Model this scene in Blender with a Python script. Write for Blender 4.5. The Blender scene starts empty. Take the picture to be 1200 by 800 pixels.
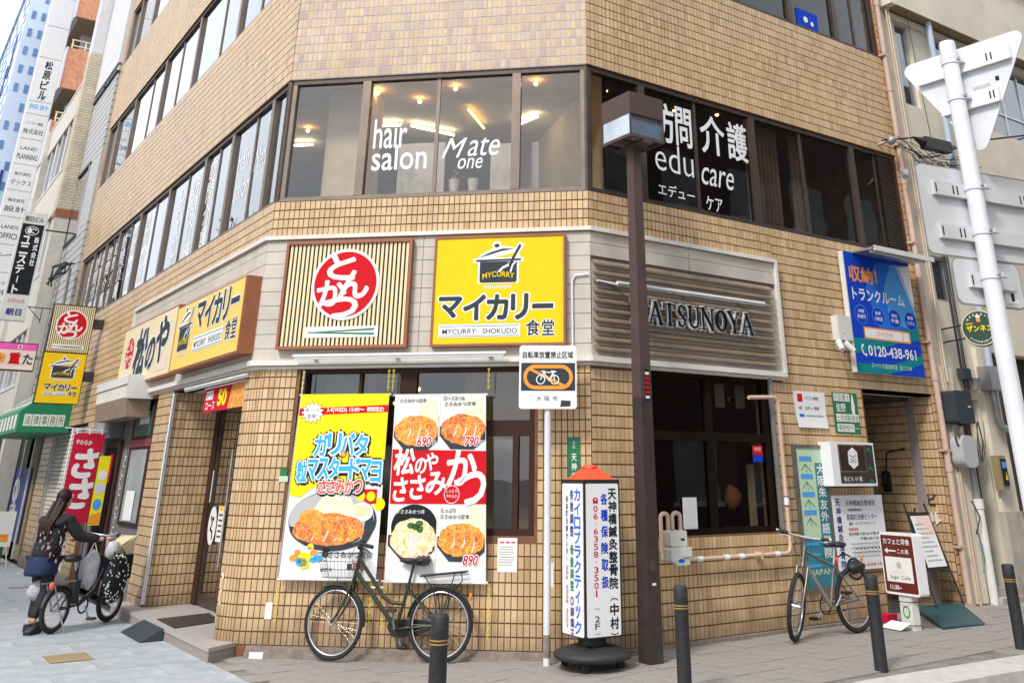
import bpy, math, random
from mathutils import Matrix, Vector
random.seed(7)
SC = bpy.context.scene
COL = SC.collection
R = math.radians

# ---------------------------------------------------------------- camera, world, sun, exposure
CAM = Vector((-6.0749, -7.8927, 1.6))
def cam_axes(yaw, pitch, roll):
    fw = Vector((math.sin(yaw)*math.cos(pitch), math.cos(yaw)*math.cos(pitch), math.sin(pitch)))
    r = Vector((math.cos(yaw), -math.sin(yaw), 0)); u = r.cross(fw)
    c, s = math.cos(roll), math.sin(roll)
    return c*r+s*u, -s*r+c*u, fw
cr, cu_, cf = cam_axes(R(35.4971), R(23.6199), R(0.037))
cd = bpy.data.cameras.new('camera'); cam = bpy.data.objects.new('camera', cd); COL.objects.link(cam)
cam.matrix_world = Matrix(((cr.x, cu_.x, -cf.x, CAM.x), (cr.y, cu_.y, -cf.y, CAM.y), (cr.z, cu_.z, -cf.z, CAM.z), (0, 0, 0, 1)))
cd.sensor_width = 36; cd.lens = 1081.44/1200*36
cd.shift_x = (600-651.25)/1200; cd.shift_y = (84.13-400)/1200
cd.clip_end = 2000; cd.clip_start = 0.05
SC.camera = cam

w = bpy.data.worlds.new('World'); SC.world = w; w.use_nodes = True
nt = w.node_tree; bg = nt.nodes['Background']
sky = nt.nodes.new('ShaderNodeTexSky'); sky.sky_type = 'NISHITA'; sky.sun_disc = False
SUN_EL, SUN_AZ = R(44), R(246)      # azimuth clockwise from +Y
sky.sun_elevation = SUN_EL; sky.sun_rotation = SUN_AZ
sky.air_density = 1.0; sky.dust_density = 3.0; sky.ozone_density = 1.0
mixc = nt.nodes.new('ShaderNodeMix'); mixc.data_type = 'RGBA'
tc = nt.nodes.new('ShaderNodeTexCoord'); ns = nt.nodes.new('ShaderNodeTexNoise'); cr_ = nt.nodes.new('ShaderNodeValToRGB')
ns.inputs['Scale'].default_value = 2.2; ns.inputs['Detail'].default_value = 6
cr_.color_ramp.elements[0].position = 0.30; cr_.color_ramp.elements[0].color = (0.45, 0.45, 0.45, 1)
cr_.color_ramp.elements[1].position = 0.55; cr_.color_ramp.elements[1].color = (1, 1, 1, 1)
nt.links.new(tc.outputs['Generated'], ns.inputs['Vector']); nt.links.new(ns.outputs['Fac'], cr_.inputs['Fac'])
nt.links.new(cr_.outputs['Color'], mixc.inputs[0])
nt.links.new(sky.outputs['Color'], mixc.inputs[6]); mixc.inputs[7].default_value = (9.5, 10.0, 10.8, 1)   # thin bright overcast
nt.links.new(mixc.outputs[2], bg.inputs['Color']); bg.inputs['Strength'].default_value = 0.095

sd = bpy.data.lights.new('sun', 'SUN'); sd.energy = 1.7; sd.angle = R(11); sd.color = (1, 0.95, 0.88)
sun = bpy.data.objects.new('sun', sd); COL.objects.link(sun)
sv = Vector((math.sin(SUN_AZ)*math.cos(SUN_EL), math.cos(SUN_AZ)*math.cos(SUN_EL), math.sin(SUN_EL)))
sun.rotation_euler = sv.to_track_quat('Z', 'Y').to_euler(); sun.location = (0, 0, 40)
SC.view_settings.view_transform = 'Standard'; SC.view_settings.look = 'None'
SC.view_settings.exposure = 0.74; SC.view_settings.gamma = 1.0
SC.cycles.max_bounces = 8; SC.cycles.transparent_max_bounces = 12

# ---------------------------------------------------------------- materials
MATS = {}
def principled(name):
    m = bpy.data.materials.new(name); m.use_nodes = True
    return m, m.node_tree, m.node_tree.nodes['Principled BSDF']
def mat(name, col, rough=0.6, metal=0.0, var=0.10, scale=5.0, bump=0.0, bscale=60.0, emit=0.0, dirt=0.0, spec=0.5):
    m, t, b = principled(name); N = t.nodes; L = t.links
    b.inputs['Roughness'].default_value = rough; b.inputs['Metallic'].default_value = metal
    b.inputs['Specular IOR Level'].default_value = spec
    c4 = (*col, 1)
    tcn = N.new('ShaderNodeTexCoord')
    if var > 0:
        n = N.new('ShaderNodeTexNoise'); n.inputs['Scale'].default_value = scale; n.inputs['Detail'].default_value = 7; n.inputs['Roughness'].default_value = 0.62
        L.new(tcn.outputs['Object'], n.inputs['Vector'])
        rp = N.new('ShaderNodeMapRange'); rp.inputs[1].default_value = 0.3; rp.inputs[2].default_value = 0.7
        rp.inputs[3].default_value = 1-var; rp.inputs[4].default_value = 1+var
        L.new(n.outputs['Fac'], rp.inputs[0])
        mx = N.new('ShaderNodeMix'); mx.data_type = 'RGBA'; mx.blend_type = 'MULTIPLY'; mx.inputs[0].default_value = 1
        mx.inputs[6].default_value = c4; L.new(rp.outputs[0], mx.inputs[7]); src = mx.outputs[2]
        if dirt > 0:
            n2 = N.new('ShaderNodeTexNoise'); n2.inputs['Scale'].default_value = scale*0.35; n2.inputs['Detail'].default_value = 9; n2.inputs['Roughness'].default_value = 0.75
            L.new(tcn.outputs['Object'], n2.inputs['Vector'])
            r2 = N.new('ShaderNodeMapRange'); r2.inputs[1].default_value = 0.48; r2.inputs[2].default_value = 0.72; r2.inputs[3].default_value = 0; r2.inputs[4].default_value = dirt
            L.new(n2.outputs['Fac'], r2.inputs[0])
            m2 = N.new('ShaderNodeMix'); m2.data_type = 'RGBA'; m2.inputs[7].default_value = (0.10, 0.08, 0.06, 1)
            L.new(r2.outputs[0], m2.inputs[0]); L.new(src, m2.inputs[6]); src = m2.outputs[2]
        L.new(src, b.inputs['Base Color'])
        r3 = N.new('ShaderNodeMapRange'); r3.inputs[3].default_value = max(0.02, rough-0.08); r3.inputs[4].default_value = min(1, rough+0.12)
        L.new(n.outputs['Fac'], r3.inputs[0]); L.new(r3.outputs[0], b.inputs['Roughness'])
    else:
        b.inputs['Base Color'].default_value = c4
    if bump > 0:
        n = N.new('ShaderNodeTexNoise'); n.inputs['Scale'].default_value = bscale; n.inputs['Detail'].default_value = 5
        L.new(tcn.outputs['Object'], n.inputs['Vector'])
        bp = N.new('ShaderNodeBump'); bp.inputs['Strength'].default_value = bump; bp.inputs['Distance'].default_value = 0.01
        L.new(n.outputs['Fac'], bp.inputs['Height']); L.new(bp.outputs['Normal'], b.inputs['Normal'])
    if emit > 0:
        b.inputs['Emission Color'].default_value = c4; b.inputs['Emission Strength'].default_value = emit
    MATS[name] = m; return m
def tilemat(name, cols, rough=0.27):
    """glazed tile: colour picked per tile (face attribute 'tint' or the object's random number) plus fine mottling"""
    m, t, b = principled(name); N = t.nodes; L = t.links
    at = N.new('ShaderNodeAttribute'); at.attribute_name = 'tint'
    oi = N.new('ShaderNodeObjectInfo'); lt = N.new('ShaderNodeMath'); lt.operation = 'LESS_THAN'; lt.inputs[1].default_value = 0.001
    L.new(at.outputs['Fac'], lt.inputs[0])
    mf = N.new('ShaderNodeMix'); L.new(lt.outputs[0], mf.inputs[0]); L.new(at.outputs['Fac'], mf.inputs[2]); L.new(oi.outputs['Random'], mf.inputs[3])
    rp = N.new('ShaderNodeValToRGB'); e = rp.color_ramp.elements
    e[0].position = 0; e[0].color = (*cols[0], 1); e[1].position = 1; e[1].color = (*cols[-1], 1)
    for i, c in enumerate(cols[1:-1], 1):
        x = e.new(i/(len(cols)-1)); x.color = (*c, 1)
    L.new(mf.outputs[0], rp.inputs['Fac'])
    g = N.new('ShaderNodeNewGeometry'); n = N.new('ShaderNodeTexNoise'); n.inputs['Scale'].default_value = 1.3; n.inputs['Detail'].default_value = 10; n.inputs['Roughness'].default_value = 0.7
    L.new(g.outputs['Position'], n.inputs['Vector'])
    mr = N.new('ShaderNodeMapRange'); mr.inputs[1].default_value = 0.3; mr.inputs[2].default_value = 0.7; mr.inputs[3].default_value = 0.84; mr.inputs[4].default_value = 1.12
    L.new(n.outputs['Fac'], mr.inputs[0])
    mx = N.new('ShaderNodeMix'); mx.data_type = 'RGBA'; mx.blend_type = 'MULTIPLY'; mx.inputs[0].default_value = 1
    L.new(rp.outputs['Color'], mx.inputs[6]); L.new(mr.outputs[0], mx.inputs[7])
    # street grime splashed on the lowest courses
    sx = N.new('ShaderNodeSeparateXYZ'); L.new(g.outputs['Position'], sx.inputs[0])
    n3 = N.new('ShaderNodeTexNoise'); n3.inputs['Scale'].default_value = 4; n3.inputs['Detail'].default_value = 8; L.new(g.outputs['Position'], n3.inputs['Vector'])
    ad = N.new('ShaderNodeMath'); ad.operation = 'MULTIPLY_ADD'; L.new(n3.outputs['Fac'], ad.inputs[0]); ad.inputs[1].default_value = -0.45; L.new(sx.outputs['Z'], ad.inputs[2])
    gm = N.new('ShaderNodeMapRange'); gm.inputs[1].default_value = -0.10; gm.inputs[2].default_value = 0.22; gm.inputs[3].default_value = 0.55; gm.inputs[4].default_value = 0
    L.new(ad.outputs[0], gm.inputs[0])
    m2 = N.new('ShaderNodeMix'); m2.data_type = 'RGBA'; m2.inputs[7].default_value = (0.13, 0.085, 0.05, 1)
    L.new(gm.outputs[0], m2.inputs[0]); L.new(mx.outputs[2], m2.inputs[6]); L.new(m2.outputs[2], b.inputs['Base Color'])
    # faint rain streaks running down the wall
    mp = N.new('ShaderNodeMapping'); mp.inputs['Scale'].default_value = (9, 9, 0.55); L.new(g.outputs['Position'], mp.inputs['Vector'])
    n4 = N.new('ShaderNodeTexNoise'); n4.inputs['Scale'].default_value = 1.0; n4.inputs['Detail'].default_value = 6; n4.inputs['Roughness'].default_value = 0.65; L.new(mp.outputs[0], n4.inputs['Vector'])
    r4 = N.new('ShaderNodeMapRange'); r4.inputs[1].default_value = 0.42; r4.inputs[2].default_value = 0.70; r4.inputs[3].default_value = 1.0; r4.inputs[4].default_value = 0.84; L.new(n4.outputs['Fac'], r4.inputs[0])
    m5 = N.new('ShaderNodeMix'); m5.data_type = 'RGBA'; m5.blend_type = 'MULTIPLY'; m5.inputs[0].default_value = 1; L.new(m2.outputs[2], m5.inputs[6]); L.new(r4.outputs[0], m5.inputs[7]); L.new(m5.outputs[2], b.inputs['Base Color'])
    r6 = N.new('ShaderNodeMapRange'); r6.inputs[3].default_value = rough-0.08; r6.inputs[4].default_value = rough+0.22; L.new(n.outputs['Fac'], r6.inputs[0]); L.new(r6.outputs[0], b.inputs['Roughness']); MATS[name] = m
def glassmat(name, tint, ior=1.55, rough=0.0, k=1.0):
    m = bpy.data.materials.new(name); m.use_nodes = True; t = m.node_tree; N = t.nodes; L = t.links
    N.remove(N['Principled BSDF']); out = N['Material Output']
    fr = N.new('ShaderNodeFresnel'); fr.inputs[0].default_value = ior
    tr = N.new('ShaderNodeBsdfTransparent'); tr.inputs[0].default_value = (*tint, 1)
    gl = N.new('ShaderNodeBsdfGlossy'); gl.inputs['Roughness'].default_value = rough; gl.inputs['Color'].default_value = (0.95, 0.97, 1, 1)
    n = N.new('ShaderNodeTexNoise'); n.inputs['Scale'].default_value = 1.4; bp = N.new('ShaderNodeBump'); bp.inputs['Strength'].default_value = 0.12; bp.inputs['Distance'].default_value = 0.02
    tcn = N.new('ShaderNodeTexCoord'); L.new(tcn.outputs['Object'], n.inputs['Vector'])
    L.new(n.outputs['Fac'], bp.inputs['Height']); L.new(bp.outputs['Normal'], gl.inputs['Normal'])
    mx = N.new('ShaderNodeMixShader'); ml = N.new('ShaderNodeMath'); ml.operation = 'MULTIPLY'; ml.inputs[1].default_value = k; ml.use_clamp = True
    ge = N.new('ShaderNodeNewGeometry'); iv = N.new('ShaderNodeMath'); iv.operation = 'SUBTRACT'; iv.inputs[0].default_value = 1.0; L.new(ge.outputs['Backfacing'], iv.inputs[1])
    m3 = N.new('ShaderNodeMath'); m3.operation = 'MULTIPLY'; L.new(iv.outputs[0], m3.inputs[0])
    L.new(fr.outputs[0], ml.inputs[0]); L.new(ml.outputs[0], m3.inputs[1]); L.new(m3.outputs[0], mx.inputs[0]); L.new(tr.outputs[0], mx.inputs[1]); L.new(gl.outputs[0], mx.inputs[2])
    L.new(mx.outputs[0], out.inputs['Surface']); MATS[name] = m
def foodmat(name, a, b_, c, scale=22):
    """printed food photograph: crumbs / shredded cabbage as flat print colour"""
    m, t, b = principled(name); N = t.nodes; L = t.links
    tcn = N.new('ShaderNodeTexCoord'); n = N.new('ShaderNodeTexNoise'); n.inputs['Scale'].default_value = scale; n.inputs['Detail'].default_value = 8; n.inputs['Roughness'].default_value = 0.7
    n.inputs['Distortion'].default_value = 1.2
    L.new(tcn.outputs['Object'], n.inputs['Vector']); rp = N.new('ShaderNodeValToRGB'); e = rp.color_ramp.elements
    e[0].position = 0.36; e[0].color = (*a, 1); e[1].position = 0.64; e[1].color = (*c, 1); x = e.new(0.5); x.color = (*b_, 1)
    L.new(n.outputs['Fac'], rp.inputs['Fac']); L.new(rp.outputs['Color'], b.inputs['Base Color']); b.inputs['Roughness'].default_value = 0.5
    MATS[name] = m

tilemat('tile', [(0.50, 0.32, 0.155), (0.64, 0.45, 0.25), (0.61, 0.41, 0.215), (0.68, 0.50, 0.30), (0.56, 0.37, 0.20), (0.66, 0.47, 0.27), (0.60, 0.42, 0.245)])
tilemat('tile_upper', [(0.48, 0.36, 0.25), (0.62, 0.44, 0.25), (0.43, 0.32, 0.25), (0.64, 0.46, 0.27), (0.52, 0.40, 0.31), (0.60, 0.43, 0.25)])
tilemat('brickish', [(0.55, 0.47, 0.33), (0.66, 0.58, 0.44), (0.60, 0.52, 0.38)], 0.7)
mat('grout', (0.19, 0.09, 0.042), 0.9, var=0.3, scale=9)
mat('grout_grey', (0.50, 0.455, 0.46), 0.9, var=0.15)
mat('cladding', (0.55, 0.50, 0.43), 0.65, var=0.10, scale=3, dirt=0.22)
mat('cladding_gap', (0.12, 0.10, 0.085), 0.9)
mat('trim', (0.72, 0.68, 0.62), 0.45, var=0.08, dirt=0.12)
mat('slat', (0.27, 0.195, 0.13), 0.6, var=0.18, scale=4, dirt=0.3)
mat('bronze', (0.085, 0.062, 0.05), 0.38, metal=0.5, var=0.2)
mat('bronze_light', (0.20, 0.155, 0.125), 0.38, metal=0.5, var=0.15)
mat('alu', (0.55, 0.55, 0.55), 0.35, metal=0.8)
mat('dark', (0.014, 0.009, 0.007), 0.9, spec=.05)
mat('orange_cloth', (0.50, 0.22, 0.10), 0.9, var=.2)
mat('room_dark', (0.035, 0.025, 0.02), 0.8)
mat('room_brown', (0.10, 0.05, 0.035), 0.6, var=0.25)
mat('room_tan', (0.66, 0.56, 0.38), 0.8)
mat('room_cream', (0.74, 0.67, 0.50), 0.8)
mat('room_white', (0.72, 0.70, 0.66), 0.7)
mat('room_grey', (0.30, 0.32, 0.33), 0.6, var=0.3, scale=2)
mat('curtain', (0.42, 0.33, 0.25), 0.9, var=0.2)
mat('bulb', (1.0, 0.50, 0.16), emit=30, var=0)
mat('tube_on', (1.0, 0.90, 0.70), emit=12, var=0)
mat('tube_warm', (1.0, 0.66, 0.16), emit=5, var=0)
mat('granite', (0.30, 0.25, 0.235), 0.55, var=0.35, scale=90, bump=0.05)
mat('granite_top', (0.40, 0.365, 0.345), 0.5, var=0.3, scale=90)
mat('ledge', (0.235, 0.195, 0.165), 0.85, var=0.3, scale=14, bump=0.4, bscale=40, dirt=0.4)
mat('paving_blue', (0.37, 0.395, 0.42), 0.8, var=0.22, scale=3.5, bump=0.3, bscale=120, dirt=0.26)
mat('paving_joint', (0.24, 0.26, 0.28), 0.9, var=0.2)
mat('paving_grey', (0.30, 0.275, 0.25), 0.9, var=0.22, scale=4, bump=0.5, bscale=140, dirt=0.42)
mat('paving_gap', (0.22, 0.20, 0.18), 0.95, var=0.3)
mat('kerb', (0.50, 0.48, 0.46), 0.8, var=0.15, scale=8, bump=0.2)
mat('asphalt', (0.10, 0.10, 0.105), 0.9, var=0.3, scale=30, bump=0.3, bscale=150)
mat('white', (0.80, 0.80, 0.80), 0.4, var=0.04)
mat('white_pole', (0.66, 0.68, 0.71), 0.35, var=0.06, dirt=0.10)
mat('sign_back', (0.62, 0.63, 0.64), 0.45, metal=0.1, var=0.08, scale=3, dirt=0.15)
mat('black', (0.015, 0.015, 0.016), 0.5, var=0)
mat('ink', (0.018, 0.022, 0.026), 0.7, var=0, spec=.1)
mat('inkgrey', (0.045, 0.055, 0.062), 0.7, var=0, spec=.1)
mat('rubber', (0.02, 0.02, 0.02), 0.85, var=0.2)
mat('yellow', (0.84, 0.57, 0.004), 0.5, var=0.03, spec=.2)
mat('yellow_faded', (0.90, 0.60, 0.10), 0.35, var=0.04)
mat('poster_yellow', (0.88, 0.74, 0.015), 0.6, var=0.02, spec=.1)
mat('red', (0.58, 0.010, 0.018), 0.6, var=0.03, spec=.1)
mat('banner_red', (0.56, 0.015, 0.045), 0.8, var=0.06, spec=.1)
mat('orange_red', (0.78, 0.085, 0.03), 0.5, var=0)
mat('orange', (0.85, 0.30, 0.03), 0.5, var=0.05)
mat('cream', (0.78, 0.66, 0.40), 0.5, var=0.05)
mat('sign_frame', (0.30, 0.10, 0.045), 0.5, var=0.15)
mat('maroon', (0.14, 0.018, 0.014), 0.4, var=0.05)
mat('darkwood', (0.045, 0.02, 0.014), 0.65, var=0.3, spec=.2)
mat('green_dark', (0.01, 0.16, 0.06), 0.5, var=0)
mat('bar_green', (0.006, 0.045, 0.018), 0.4, var=0)
mat('green', (0.01, 0.22, 0.10), 0.5, var=0.08)
mat('green_pale', (0.50, 0.66, 0.44), 0.5, var=0.05)
mat('teal', (0.006, 0.22, 0.26), 0.7, var=0.05, spec=.1)
mat('teal_sea', (0.02, 0.20, 0.24), 0.4, var=0.2)
mat('blue', (0.008, 0.055, 0.50), 0.7, var=0.03, spec=.1)
mat('blue_mid', (0.02, 0.15, 0.66), 0.7, var=0.03, spec=.1)
mat('sky_print', (0.08, 0.34, 0.74), 0.7, var=0.08, scale=2, spec=.1)
mat('cyan', (0.03, 0.42, 0.85), 0.4, var=0)
mat('navy', (0.02, 0.04, 0.22), 0.5, var=0)
mat('dull_red', (0.22, 0.035, 0.045), 0.6, var=.15)
mat('dull_green', (0.03, 0.10, 0.06), 0.5, var=.15)
mat('pink', (0.85, 0.10, 0.45), 0.4, var=0.1)
mat('pinklite', (0.85, 0.65, 0.58), 0.4, var=0.1)
mat('lantern_sky_tint', (0.50, 0.57, 0.66), 0.12, var=0.25, scale=3)  # pale blue colour stands in for sky reflected in the lantern panes
mat('band', (0.38, 0.22, 0.05), 0.5)
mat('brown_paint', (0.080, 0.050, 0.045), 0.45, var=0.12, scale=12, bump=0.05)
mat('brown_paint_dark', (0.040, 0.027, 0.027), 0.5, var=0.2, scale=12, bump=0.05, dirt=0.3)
mat('bollard', (0.022, 0.022, 0.024), 0.6, var=0.4, scale=30, bump=0.2)
mat('pipe_cream', (0.60, 0.43, 0.31), 0.45, var=0.06)
mat('pipe_pink', (0.55, 0.40, 0.32), 0.5, var=0.1, dirt=0.15)
mat('pipe_blue', (0.42, 0.50, 0.60), 0.4, var=0.1)
mat('pipe_grey', (0.33, 0.33, 0.33), 0.4, metal=0.4, var=0.2)
mat('plastic_white', (0.68, 0.68, 0.64), 0.4, var=0.08, dirt=0.1)
mat('stucco', (0.70, 0.64, 0.52), 0.9, var=0.10, scale=1.4, bump=0.25, bscale=50, dirt=0.12)
mat('stucco_dark', (0.30, 0.22, 0.12), 0.9, var=0.15)
mat('stucco_grey', (0.42, 0.39, 0.33), 0.9, var=0.2, dirt=0.4)
mat('siding', (0.45, 0.45, 0.45), 0.6, var=0.05)
mat('siding_gap', (0.08, 0.08, 0.08), 0.8)
mat('pale_wall', (0.62, 0.61, 0.62), 0.7, var=0.08, dirt=0.12)
mat('beige_wall', (0.58, 0.54, 0.47), 0.8, var=0.1, dirt=0.12)
mat('lilac_wall', (0.62, 0.62, 0.72), 0.7, var=0.05)
mat('grey_wall', (0.16, 0.155, 0.16), 0.7, var=0.12, scale=8, bump=0.1)
mat('shutter', (0.62, 0.57, 0.48), 0.5, var=0.08)
mat('frame_green', (0.040, 0.048, 0.030), 0.35, metal=0.3, var=0.1)
mat('frame_silver', (0.20, 0.195, 0.18), 0.35, metal=0.6, var=0.15)
mat('frame_dark', (0.05, 0.03, 0.03), 0.35, var=0.1)
mat('chrome', (0.75, 0.75, 0.76), 0.18, metal=1.0, var=0.05)
mat('saddle', (0.015, 0.015, 0.017), 0.5, var=0.1)
mat('chain_yellow', (0.85, 0.70, 0.04), 0.5, var=0)
mat('skin', (0.55, 0.33, 0.23), 0.55, var=0.05)
mat('hair', (0.045, 0.018, 0.012), 0.5, var=0.3, scale=30)
mat('coat', (0.018, 0.014, 0.018), 0.85, var=0.3, scale=10)
mat('trouser', (0.014, 0.014, 0.018), 0.8, var=0.2)
mat('blue_cloth', (0.010, 0.022, 0.075), 0.8, var=0.3)
mat('bag_white', (0.52, 0.52, 0.54), 0.95, var=0.25, scale=14, bump=.6, bscale=25, spec=.1)
mat('paper', (0.76, 0.76, 0.75), 0.9, var=0.04, spec=.1)
mat('kraft', (0.60, 0.50, 0.30), 0.8, var=0.1)
mat('plate', (0.80, 0.78, 0.74), 0.4, var=0.05)
mat('mirror_text', (0.10, 0.10, 0.10), 0.6, var=0)
mat('foliage', (0.05, 0.13, 0.03), 0.7, var=0.3, scale=20)
mat('bark', (0.09, 0.065, 0.05), 0.9, var=0.3)
mat('sky_tower', (0.60, 0.69, 0.80), 0.35, var=0.08, scale=0.3)
mat('tower_window', (0.12, 0.25, 0.46), 0.2, var=0.3, scale=0.5)
mat('roof', (0.22, 0.22, 0.22), 0.9)
foodmat('katsu', (0.38, 0.09, 0.012), (0.80, 0.30, 0.03), (0.95, 0.58, 0.12), 30)
foodmat('katsu_red', (0.33, 0.05, 0.012), (0.76, 0.20, 0.035), (0.90, 0.48, 0.16), 30)
foodmat('cabbage', (0.52, 0.66, 0.22), (0.78, 0.86, 0.55), (0.90, 0.94, 0.78), 45)
foodmat('egg', (0.85, 0.38, 0.03), (0.92, 0.70, 0.40), (0.93, 0.88, 0.76), 16)
foodmat('meat', (0.72, 0.55, 0.46), (0.82, 0.70, 0.62), (0.90, 0.82, 0.76), 20)
foodmat('granblue', (0.008, 0.035, 0.045), (0.015, 0.075, 0.09), (0.04, 0.13, 0.15), 90)
foodmat('orange_brick', (0.55, 0.20, 0.10), (0.66, 0.28, 0.15), (0.72, 0.36, 0.22), 7)
glassmat('glass', (0.86, 0.84, 0.81), 1.5, k=2.5)
glassmat('glass_dark', (0.68, 0.66, 0.63), 1.5, k=1.2)
glassmat('glass_lantern', (0.75, 0.8, 0.85), 1.5, k=5.0)
glassmat('glass_cool', (0.60, 0.66, 0.72), 1.6, k=1.9)

# ---------------------------------------------------------------- mesh builder
_tx = {}
def glyphs(s, off=0.0, shear=0.0):
    k = (s, round(off, 4), shear)
    if k not in _tx:
        c = bpy.data.curves.new('text', 'FONT'); c.body = s; c.offset = off; c.shear = shear; c.resolution_u = 3
        o = bpy.data.objects.new('text', c); m = o.to_mesh()
        vs = [tuple(v.co) for v in m.vertices]; fs = [tuple(p.vertices) for p in m.polygons]
        o.to_mesh_clear(); bpy.data.objects.remove(o); bpy.data.curves.remove(c)
        _tx[k] = (vs, fs)
    return _tx[k]
class MB:
    def __init__(s, T=None): s.v = []; s.f = []; s.m = []; s.mats = []; s.T = T; s.smooth = []; s.tint = []
    def mi(s, m):
        if m not in s.mats: s.mats.append(m)
        return s.mats.index(m)
    def add(s, vs, fs, m, smooth=False, tint=0.0):
        b = len(s.v)
        if s.T is not None: vs = [tuple(s.T @ Vector(v)) for v in vs]
        s.v.extend(vs); i = s.mi(m)
        for f in fs:
            s.f.append(tuple(b+k for k in f)); s.m.append(i); s.smooth.append(smooth); s.tint.append(tint)
        return s
    def box(s, x0, x1, y0, y1, z0, z1, m, tint=0.0, back=True):
        vs = [(x0, y0, z0), (x1, y0, z0), (x1, y1, z0), (x0, y1, z0), (x0, y0, z1), (x1, y0, z1), (x1, y1, z1), (x0, y1, z1)]
        fs = [(0, 1, 5, 4), (1, 2, 6, 5), (3, 0, 4, 7), (4, 5, 6, 7), (3, 2, 1, 0)]
        if back: fs.append((2, 3, 7, 6))
        return s.add(vs, fs, m, tint=tint)
    def hexa(s, p, m): # 8 points: bottom 4 ccw, top 4 ccw
        return s.add(p, [(0, 3, 2, 1), (4, 5, 6, 7), (0, 1, 5, 4), (1, 2, 6, 5), (2, 3, 7, 6), (3, 0, 4, 7)], m)
    def rot_box(s, c, size, ang, m, axis='Y'):
        M = Matrix.Translation(c) @ Matrix.Rotation(ang, 4, axis); a, b, d = [k/2 for k in size]
        p = [M @ Vector(q) for q in ((-a, -b, -d), (a, -b, -d), (a, b, -d), (-a, b, -d), (-a, -b, d), (a, -b, d), (a, b, d), (-a, b, d))]
        return s.hexa([tuple(q) for q in p], m)
    def poly(s, pts, y, m, th=0.0):  # pts (x,z) ccw seen from the front (-y)
        n = len(pts); vs = [(x, y, z) for x, z in pts]
        if th <= 0: return s.add(vs, [tuple(range(n))], m)
        vs += [(x, y+th, z) for x, z in pts]
        fs = [tuple(range(n)), tuple(range(2*n-1, n-1, -1))]+[(i, i+n, (i+1) % n+n, (i+1) % n) for i in range(n)]
        return s.add(vs, fs, m)
    def ell(s, cx, cz, rx, rz, y, m, n=28, th=0.0, a0=0, a1=2*math.pi, wob=0.0):
        full = abs(a1-a0-2*math.pi) < 1e-6; k = n if full else n+1; pts = []
        for i in range(k):
            a = a0+(a1-a0)*i/n; q = 1+(random.uniform(-wob, wob) if wob else 0)
            pts.append((cx+rx*q*math.cos(a), cz+rz*q*math.sin(a)))
        return s.poly(pts, y, m, th)
    def ring(s, cx, cz, rx, rz, w, y, m, n=36, a0=0, a1=2*math.pi):
        vs = []; fs = []
        for i in range(n+1):
            a = a0+(a1-a0)*i/n; c, d = math.cos(a), math.sin(a)
            vs += [(cx+rx*c, y, cz+rz*d), (cx+(rx-w)*c, y, cz+(rz-w)*d)]
        for i in range(n): fs.append((2*i, 2*i+2, 2*i+3, 2*i+1))
        return s.add(vs, fs, m)
    def stroke(s, pts, w, y, m, th=0.0): # polyline with width in the x-z plane
        for (a, b) in zip(pts[:-1], pts[1:]):
            dx, dz = b[0]-a[0], b[1]-a[1]; l = math.hypot(dx, dz) or 1; ux, uz = dx/l, dz/l; e = w*0.35
            ax, az, bx, bz = a[0]-ux*e, a[1]-uz*e, b[0]+ux*e, b[1]+uz*e; px, pz = -uz*w/2, ux*w/2
            s.poly([(ax-px, az-pz), (bx-px, bz-pz), (bx+px, bz+pz), (ax+px, az+pz)], y, m, th); y -= 0.00005
        return s
    def tube(s, pts, r, m, n=8, smooth=True, caps=True):
        pts = [Vector(p) for p in pts]; rs = r if isinstance(r, (list, tuple)) else [r]*len(pts)
        vs = []; fs = []; up = None
        for i, p in enumerate(pts):
            d = (pts[min(i+1, len(pts)-1)]-pts[max(i-1, 0)]).normalized()
            if up is None:
                up = d.orthogonal().normalized()
            up = (up-d*up.dot(d)).normalized(); sd_ = d.cross(up)
            for k in range(n):
                a = 2*math.pi*k/n+math.pi/n; q = p+(up*math.cos(a)+sd_*math.sin(a))*rs[i]; vs.append(tuple(q))
        for i in range(len(pts)-1):
            for k in range(n): fs.append((i*n+k, i*n+(k+1) % n, (i+1)*n+(k+1) % n, (i+1)*n+k))
        s.add(vs, fs, m, smooth)
        if caps:
            s.add(vs[:n], [tuple(range(n-1, -1, -1))], m); s.add(vs[-n:], [tuple(range(n))], m)
        return s
    def torus(s, c, R0, r, m, axis='y', n=36, k=6, a0=0.0, a1=2*math.pi):
        pts = []
        full = abs(a1-a0-2*math.pi) < 1e-6
        vs = []; fs = []; nn = n if full else n+1
        for i in range(nn):
            a = a0+(a1-a0)*i/n
            for j in range(k):
                b = 2*math.pi*j/k; rr = R0+r*math.cos(b); h = r*math.sin(b)
                if axis == 'y': q = (c[0]+rr*math.cos(a), c[1]+h, c[2]+rr*math.sin(a))
                elif axis == 'z': q = (c[0]+rr*math.cos(a), c[1]+rr*math.sin(a), c[2]+h)
                else: q = (c[0]+h, c[1]+rr*math.cos(a), c[2]+rr*math.sin(a))
                vs.append(q)
        for i in range(n):
            i2 = (i+1) % nn if full else i+1
            for j in range(k): fs.append((i*k+j, i2*k+j, i2*k+(j+1) % k, i*k+(j+1) % k))
        return s.add(vs, fs, m, True)
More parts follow.
